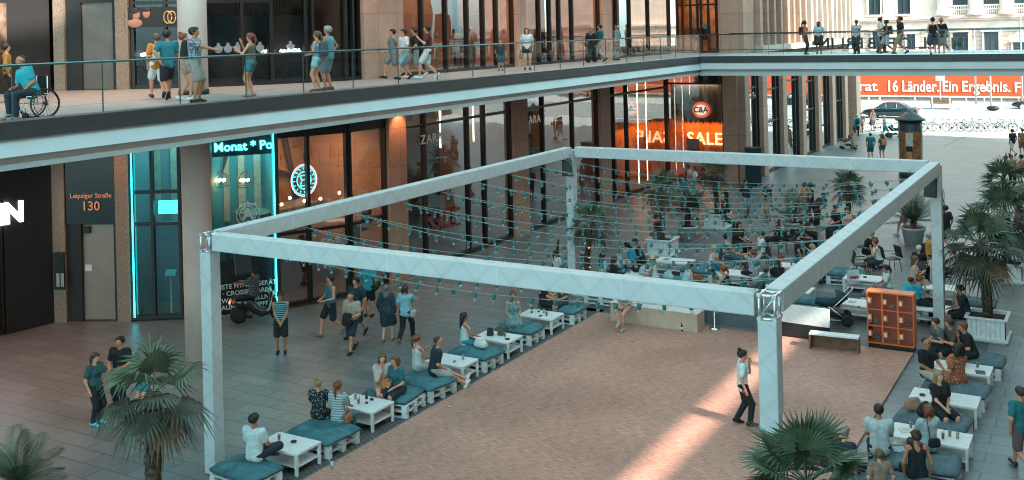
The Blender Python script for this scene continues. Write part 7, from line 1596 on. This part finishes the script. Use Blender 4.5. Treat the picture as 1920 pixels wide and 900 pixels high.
p(1045,575,-120,'sit','person in black top and shorts at the end of the left row',loc=(-14.65,27.75),h=1.72,skin='m',hair='brn',top=(.05,.06,.07),bot=(.04,.05,.07),bs='shorts',ha='table',hb='lap',shoes=WHT)
# ---- right row of seats
p(1745,660,-100,'sit','boy in grey green T-shirt nearest the locker with phone in hand',loc=(-4.0,28.1),h=1.62,skin='l',hair='brn',top=(.08,.12,.12),bot=BLK,bs='shorts',ha='table',hb='phone2',lean=25)
p(1768,660,-90,'sit','middle one of three boys holding up a phone',loc=(-3.7,27.9),h=1.66,skin='m',hair='brn',top=(.05,.05,.05),tp='flor',tc2=(.2,.12,.1),bot=BLK,bs='shorts',ha='cam',hb='phone2',lean=15)
p(1795,665,-85,'sit','boy in black T-shirt with hand on his chin, right of three boys',loc=(-3.3,27.75),h=1.70,skin='m',hair='red',top=BLK,bot=NAVY,ha='chin',hb='table',lean=22)
p(1722,700,150,'sit','man in black shirt and glasses at the dance floor side of the right row',loc=(-4.05,25.75),h=1.76,skin='t',hair='blk',hs='bald',hat=('glasses',BLK),top=BLK,bot=(.40,.36,.32),bs='shorts',ha='lap',hb='table')
p(1780,725,-15,'sit','woman with curly black hair in rust patterned dress seen from behind',loc=(-3.35,25.55),h=1.72,sex='f',skin='t',hair='blk',hs='curly',top=(.30,.08,.04),tp='flor',tc2=(.5,.3,.2),bs='dress',bot=TEAL,ha='table',hb='side')
p(1757,775,170,'sit','blonde woman in black T-shirt with sunglasses on her head',loc=(-3.45,23.45),h=1.70,sex='f',skin='l',hair='bld',hs='long',top=BLK,bot=BLK,bs='shorts',ha='table',hb='lap')
p(1740,835,-10,'sit','woman in pale grey T-shirt with small black bag seen from behind',loc=(-3.35,21.3),h=1.70,sex='f',skin='m',hair='red',hs='bob',top=(.42,.50,.52),bot=(.08,.06,.06),ha='table',hb='table',bp=('backbag',BLK,'small black bag slung on the back of the woman in grey'))
p(1655,862,15,'sit','man in white T-shirt reading a colourful leaflet',loc=(-4.15,20.75),h=1.78,skin='t',hair='blk',top=(.50,.56,.58),bot=NAVY,ha='table',hb='table',lean=8)
p(1730,890,5,'sit','woman in black halter top with dark bun at the bottom edge',loc=(-3.35,19.95),h=1.68,sex='f',skin='t',hair='brn',hs='bun',top=BLK,ts='tank',bot=BLK,seat=.48)
p(1757,893,0,'sit','fair haired child low at the bottom edge left of the halter top woman',loc=(-3.85,19.2),h=1.40,skin='l',hair='lbr',top=(.3,.2,.15),bot=BLK,seat=.45)
p(1640,900,60,'sit','grey haired man in dark shirt at the bottom edge',loc=(-4.55,19.6),h=1.74,skin='l',hair='gry',top=NAVY,bot=BLK,seat=.45)
sofa(0,0,'slate blue seat at the bottom edge under the halter top woman',loc=(-3.6,19.7),seed=15,mt=CUSH2,w_=1.9,d_=.9)
p(1917,885,-15,'walk','person in teal shirt cut off by the right edge at bottom right',h=1.72,hair='brn',top=TEAL,bot=(.12,.09,.08),bs='shorts',hb='side')
# ---- left plaza
p(180,796,110,'stand','woman in teal T-shirt, black leggings and turquoise trainers talking',h=1.68,sex='f',skin='l',hair='brn',hs='pony',top=(.03,.09,.10),bot=BLK,shoes=(.10,.55,.58),ha='side',hb='phone2',head=(10,8))
p(228,770,190,'stand','dark haired man in black T-shirt half hidden by the big palm',h=1.80,skin='m',hair='blk',top=BLK,bot=BLK,ha='carry',hb='carry')
p(272,783,-150,'stand','person in turquoise shorts hidden behind the big left palm',h=1.66,sex='f',skin='m',hair='brn',top=BLK,bot=(.02,.25,.30),bs='hot',shoes=WHT)
p(528,662,170,'stand','man in striped tank top and cap with hands clasped in front',h=1.74,skin='t',hair='blk',hat=('cap',BLK),top=(.15,.32,.34),tp='stripe',tc2=BLK,ts='tank',bot=BLK,bs='shorts',shoes=BLK,ha='clasp',hb='clasp')
p(622,629,-125,'walk','muscular man in teal tank top and black shorts walking',h=1.84,skin='m',hair='blk',top=(.03,.15,.19),ts='tank',bot=BLK,bs='shorts',shoes=(.15,.2,.22),ha='carry',hb='carry')
p(662,660,-160,'walk2','bald man in beige T-shirt carrying a black rucksack in front',h=1.74,skin='m',hair='brn',hs='bald',top=(.46,.36,.29),bot=NAVY,bs='shorts',shoes=BLK,ha='carry',hb='carry',head=(0,20),bp=('front',BLK,'black rucksack held by the bald man in beige'))
p(668,640,-150,'walk','dark haired man in navy T-shirt behind the bald man',h=1.80,skin='m',hair='blk',top=NAVY,bot=NAVY,bs='shorts',shoes=BLK,ha='carry',hb='side',shift=(-.25,.35))
p(691,594,10,'stand','man in turquoise T-shirt seen from behind near the shop door',h=1.80,skin='t',hair='brn',top=(.03,.30,.38),bot=BLK,bs='shorts',shoes=BLK,bp=('shoulder',BLK,'black bag at the side of the man in turquoise'))
p(727,640,15,'step','woman in grey head scarf, dark tunic and pale leggings walking away',h=1.68,sex='f',skin='l',hs='hijab',hair='blk',top=(.025,.05,.07),ts='long',bs='dress',bot=WHT,shoes=(.4,.2,.15))
p(762,642,20,'walk','woman in pale blue T-shirt and black trousers carrying an orange packet',h=1.70,sex='f',skin='m',hair='brn',hs='bob',top=(.25,.50,.57),bot=BLK,shoes=(.3,.18,.13),ha='fwd',hb='side',bp=('shoulder',(.45,.42,.40),'beige shoulder bag of the woman in pale blue'))
x,y=G(482,604); p(506,560,-75,'sit','scooter rider in striped grey polo with dark helmet',loc=(x-.15,y+.05),seat=.78,h=1.78,skin='t',hair='blk',hat=('cap',BLK),top=(.16,.17,.17),tp='stripe',tc2=(.04,.04,.04),bot=(.06,.10,.11),bs='shorts',shoes=NAVY,ha='fwd',hb='fwd',feet=[(.22,.30,.10),(-.25,.28,.10)])
# ================================================================== SMALL THINGS ON TABLES
GLS=glassmat('drinking glass',(.80,.85,.85),.10,.02)
PHN=mat('phone black',(.008,.008,.01),.1,0,0)
KK=[0]
def small(kind,x,y,z,label,col=None,rz=0):
    t=None
    if kind=='glass':
        t=thing('drink_glass',(x,y,z),0,label,'glass'); MB().lathe([(.028,0),(.036,.13),(.034,.13),(.026,.008)],n=12).build('glass',GLS,t); MB().lathe([(.0001,.01),(.026,.01),(.032,.09),(.0001,.09)],n=12).build('drink',mat('drink %s'%(col,),col or (.5,.2,.05),.15,0,0),t)
        MB().tube([(.0,.0,.02),(.03,.01,.20)],.004,4).build('straw',BLACKM,t)
    elif kind=='bottle': t=thing('bottle',(x,y,z),0,label,'bottle'); MB().lathe(BOT,n=12).build('glass_body',mat('bottle glass %s'%(col,),col or (.02,.04,.025),.1,0,0),t); MB().lathe([(.0355,.05),(.0355,.10)],n=12).build('paper_label',WHITE,t)
    elif kind=='phone': MB().box((0,0,.005),(.075,.15,.009),rz).build('phone',PHN,loc=(x,y,z),label=label,cat='phone',bevel=.002)
    elif kind=='ashtray': MB().lathe([(.0001,.004),(.045,.004),(.055,.03),(.065,.03),(.06,0),(.0001,0)],n=14).build('ashtray',mat('dark ashtray',(.05,.05,.05),.3,.4,0),loc=(x,y,z),label=label,cat='ashtray')
    elif kind=='menu': mb=MB(); mb.add([(-.09,-.05,0),(.09,-.05,0),(.09,0,.22),(-.09,0,.22)],[(0,1,2,3)]); mb.add([(-.09,.05,0),(.09,.05,0),(.09,.0,.22),(-.09,.0,.22)],[(3,2,1,0)]); mb.build('menu_card',mat('menu %s'%(col,),col or (.05,.05,.05),.5,0,.2,12),loc=(x,y,z),label=label,cat='menu card')
    elif kind=='paper': mb=MB(); mb.box((0,0,.002),(.21,.29,.003),rz); mb.build('paper_sheet',mat('paper %s'%(col,),col or (.6,.6,.58),.6,0,.25,12),loc=(x,y,z),label=label,cat='paper')
    elif kind=='bag':
        mb=MB(); pr=[(V(-.10,0,.08),V(.10,0,.08),.10,.10),(V(-.06,0,.18),V(.07,.02,.22),.08,.06)]; lo,hi=bounds(pr); Vv,Ff=surfnet(field(pr,.05),lo,hi,.03); mb.v=[tuple(map(float,q)) for q in Vv]; mb.f=[tuple(int(i) for i in f) for f in Ff]; mb.m=[0]*len(mb.f); mb.sm=[True]*len(mb.f); o=mb.build('bag',cmat(col or (.5,.5,.5)),loc=(x,y,z+.02),label=label,cat='bag'); o.rotation_euler=(0,0,rz)
S=small; a=.452
S('glass',-15.1,15.95,a,'tall iced drink with straw on the nearest left table',(.35,.10,.05)); S('ashtray',-14.75,16.0,a,'dark ashtray on the nearest left table')
S('glass',-15.2,18.55,a,'orange drink with straw at the left end of the crowded table',(.6,.25,.08)); S('glass',-14.95,18.35,a,'pinkish drink in the middle of the crowded table',(.5,.15,.1)); S('bottle',-14.8,18.45,a,'small brown bottle on the crowded table',(.08,.03,.015)); S('phone',-14.85,18.7,a,'black phone on the crowded table',rz=.8); S('glass',-15.3,18.35,a,'empty cup with straw nearest the striped woman',(.3,.25,.2)); S('bag',-14.85,19.25,.47,'orange bag between the women in pink and teal',ORG)
S('phone',-14.65,21.8,a,'black phone on the table beside the man with outstretched legs',rz=.4); S('glass',-14.55,22.05,a,'clear glass near the black phone on the fourth left table',(.3,.4,.4))
S('bag',-14.62,23.0,.47,'white shopping bag with red marks on the teal seat',(.7,.68,.66)); S('menu',-15.0,24.1,a,'dark menu card with a picture on the table before the black haired woman',(.03,.03,.03)); S('menu',-14.75,24.25,a,'second dark menu card right beside the picture one',(.12,.08,.06)); S('glass',-14.6,24.2,a,'dark iced drink beside the two menu cards',(.03,.02,.015)); S('ashtray',-14.4,24.0,a,'white ashtray on the menu card table')
S('bottle',-15.1,26.6,a,'dark bottle at the left of the last left row table'); S('bottle',-14.95,26.75,a,'second dark bottle on the last left row table'); S('glass',-14.75,26.7,a,'lemonade glass on the last left row table',(.4,.4,.3)); S('glass',-14.55,26.5,a,'cola glass on the last left row table',(.05,.02,.01)); S('phone',-14.7,26.4,a,'phone at the edge of the last left row table')
S('bottle',-3.45,24.45,a,'turquoise water bottle on the right row table',(.03,.35,.42)); S('phone',-3.75,24.6,a,'black phone on the table with the water bottle',rz=1.2); S('ashtray',-3.95,24.4,a,'pile of dark keys on the table with the water bottle')
S('bag',-3.6,26.85,a,'rumpled orange cloth bag on the white table before the boys',ORG,.4); S('bag',-3.45,26.95,a,'second fold of orange cloth beside the rumpled bag',ORG,1.5); S('paper',-3.0,26.6,a,'dark blue leaflet on the table with the orange bag',(.05,.10,.13),.2); S('glass',-3.1,26.95,a,'dark drink beside the dark blue leaflet',(.1,.04,.02)); S('paper',-3.95,26.7,a,'white paper sheet left of the orange bag',(.6,.6,.6),.1)
S('glass',-3.1,22.25,a,'orange drink on the table behind the grey T-shirt woman',(.65,.2,.04)); S('glass',-2.95,22.2,a,'clear plastic cup with straw beside the orange drink',(.5,.45,.4)); S('glass',-3.2,22.05,a,'small dark glass by the orange drink',(.1,.08,.06)); S('paper',-3.95,22.15,a,'folded white papers at the left end of the table',(.62,.64,.64),.5); S('glass',-3.85,22.35,a,'small amber glass near the folded papers',(.3,.15,.05))
S('paper',-3.85,21.0,.50,'colourful leaflet on the lap side of the man in white',(.3,.5,.5),.3); S('bag',-3.95,23.3,.47,'brown leather bag on the slate blue seat',(.32,.18,.12),.2); S('bag',-3.7,23.1,.47,'black leather bag beside the brown one',BLK,1.)
def on(px,py,k,lab,col=None,z=.452,rz=0): x,y=G(px,py,z); S(k,x,y,z,lab,col,rz)
on(1250,486,'paper','round grey tray with sunglasses on the wide white table',(.25,.28,.28)); on(1262,482,'phone','black sunglasses case on the wide white table'); on(1254,480,'glass','clear glass on the wide white table before the planter',(.4,.45,.45))
on(1195,510,'bag','black rucksack lump on the table left of the straw hat woman',BLK); on(1208,515,'bag','grey plastic bag on the table left of the straw hat woman',(.5,.5,.5)); on(1180,512,'glass','tall dark drink behind the two girls',(.08,.04,.02)); on(1253,525,'bag','clear blue bag beside the woman in light blue',(.35,.5,.52))
on(1310,530,'bag','brown leather bag under the teal seat edge',(.25,.09,.04)); on(1335,543,'paper','white papers on the low table by the beam',(.65,.65,.64)); on(1316,545,'phone','black phone on the low table by the beam'); on(1405,505,'menu','dark standing card on the table behind the black tank top',(.03,.05,.06)); on(1390,510,'glass','clear cup on the table behind the black tank top',(.5,.5,.5)); on(1380,504,'glass','cloudy drink beside the clear cup',(.5,.45,.4))
on(1484,497,'glass','glass of cola right of the long haired girl',(.06,.02,.01)); on(1492,502,'ashtray','dark keys right of the long haired girl'); on(1500,500,'phone','phone on the cup covered table'); on(1606,518,'paper','dark tablet on the white table left of the girl in white',(.03,.07,.08)); on(1622,520,'ashtray','black sunglasses on the white table left of the girl in white'); on(1598,566,'paper','coloured drawing on the table beside the pushchair',(.55,.5,.48)); on(1610,576,'phone','dark pen case on the drawing table')
on(1748,531,'paper','dark book on the table left of the far right post',(.02,.07,.08)); on(1730,562,'glass','glass jar on the table behind the locker',(.5,.55,.55)); on(1745,569,'ashtray','grey ashtray on the table behind the locker')
on(1542,470,'bottle','green wine bottle under the right beam',(.015,.035,.02),.735); on(1548,472,'bottle','second green wine bottle under the right beam',(.015,.035,.02),.735); on(1403,452,'bottle','red topped ketchup bottle on the bistro table',(.4,.02,.02),.735); on(1396,455,'glass','beer glass on the bistro table',(.5,.3,.08),.735); on(1408,457,'glass','dark glass on the bistro table',(.05,.04,.03),.735); on(1627,456,'glass','pink drink before the ginger haired woman',(.6,.25,.25),.735); on(1620,460,'glass','milky drink beside the pink drink',(.6,.5,.45),.735); on(1765,474,'glass','dark drink behind the far right truss post',(.05,.03,.02),.735)
x,y=G(1566,540,.3); sb=thing('shopping_bag',(x,y,.3),YAW,'white plastic shopping bag with red lettering hanging beneath the right beam','shopping bag')
x,y=G(1600,528,.35); sb.location=(x,y,.30)
mb=MB(); mb.add([(-.2,-.06,0),(.2,-.06,0),(.2,.06,0),(-.2,.06,0),(-.18,-.04,.40),(.18,-.04,.42),(.18,.04,.42),(-.18,.04,.40)],[(0,3,2,1),(4,5,6,7),(0,1,5,4),(1,2,6,5),(2,3,7,6),(3,0,4,7)]); mb.build('bag_body',mat('white plastic bag',(.62,.62,.60),.5,0,.1,8,.3),sb); mb=MB()
for q in (-.03,.03): mb.tube([(-.1,q,.4),(-.05,q,.55),(.05,q,.55),(.1,q,.4)],.008,5)
mb.build('handles',MATS['white plastic bag'],sb); text('bag_lettering','H&M',.13,(0,-.062,.2),(1,0,0),mat('red bag letters',(.5,.03,.02),.5),.003,.006,parent=sb)
x,y=G(1038,500,.4); mb=MB(); mb.tube([(0,0,.0),(.02,.02,.30),(.10,.08,.75),(.12,.10,1.05),(.16,.12,1.35)],[.16,.20,.15,.07,.06],12,flat=.5); mb.build('instrument_case',BLACKM,loc=(x,y,0),label='upright black instrument case left of the far left truss post',cat='case')
x,y=G(788,588,0.);
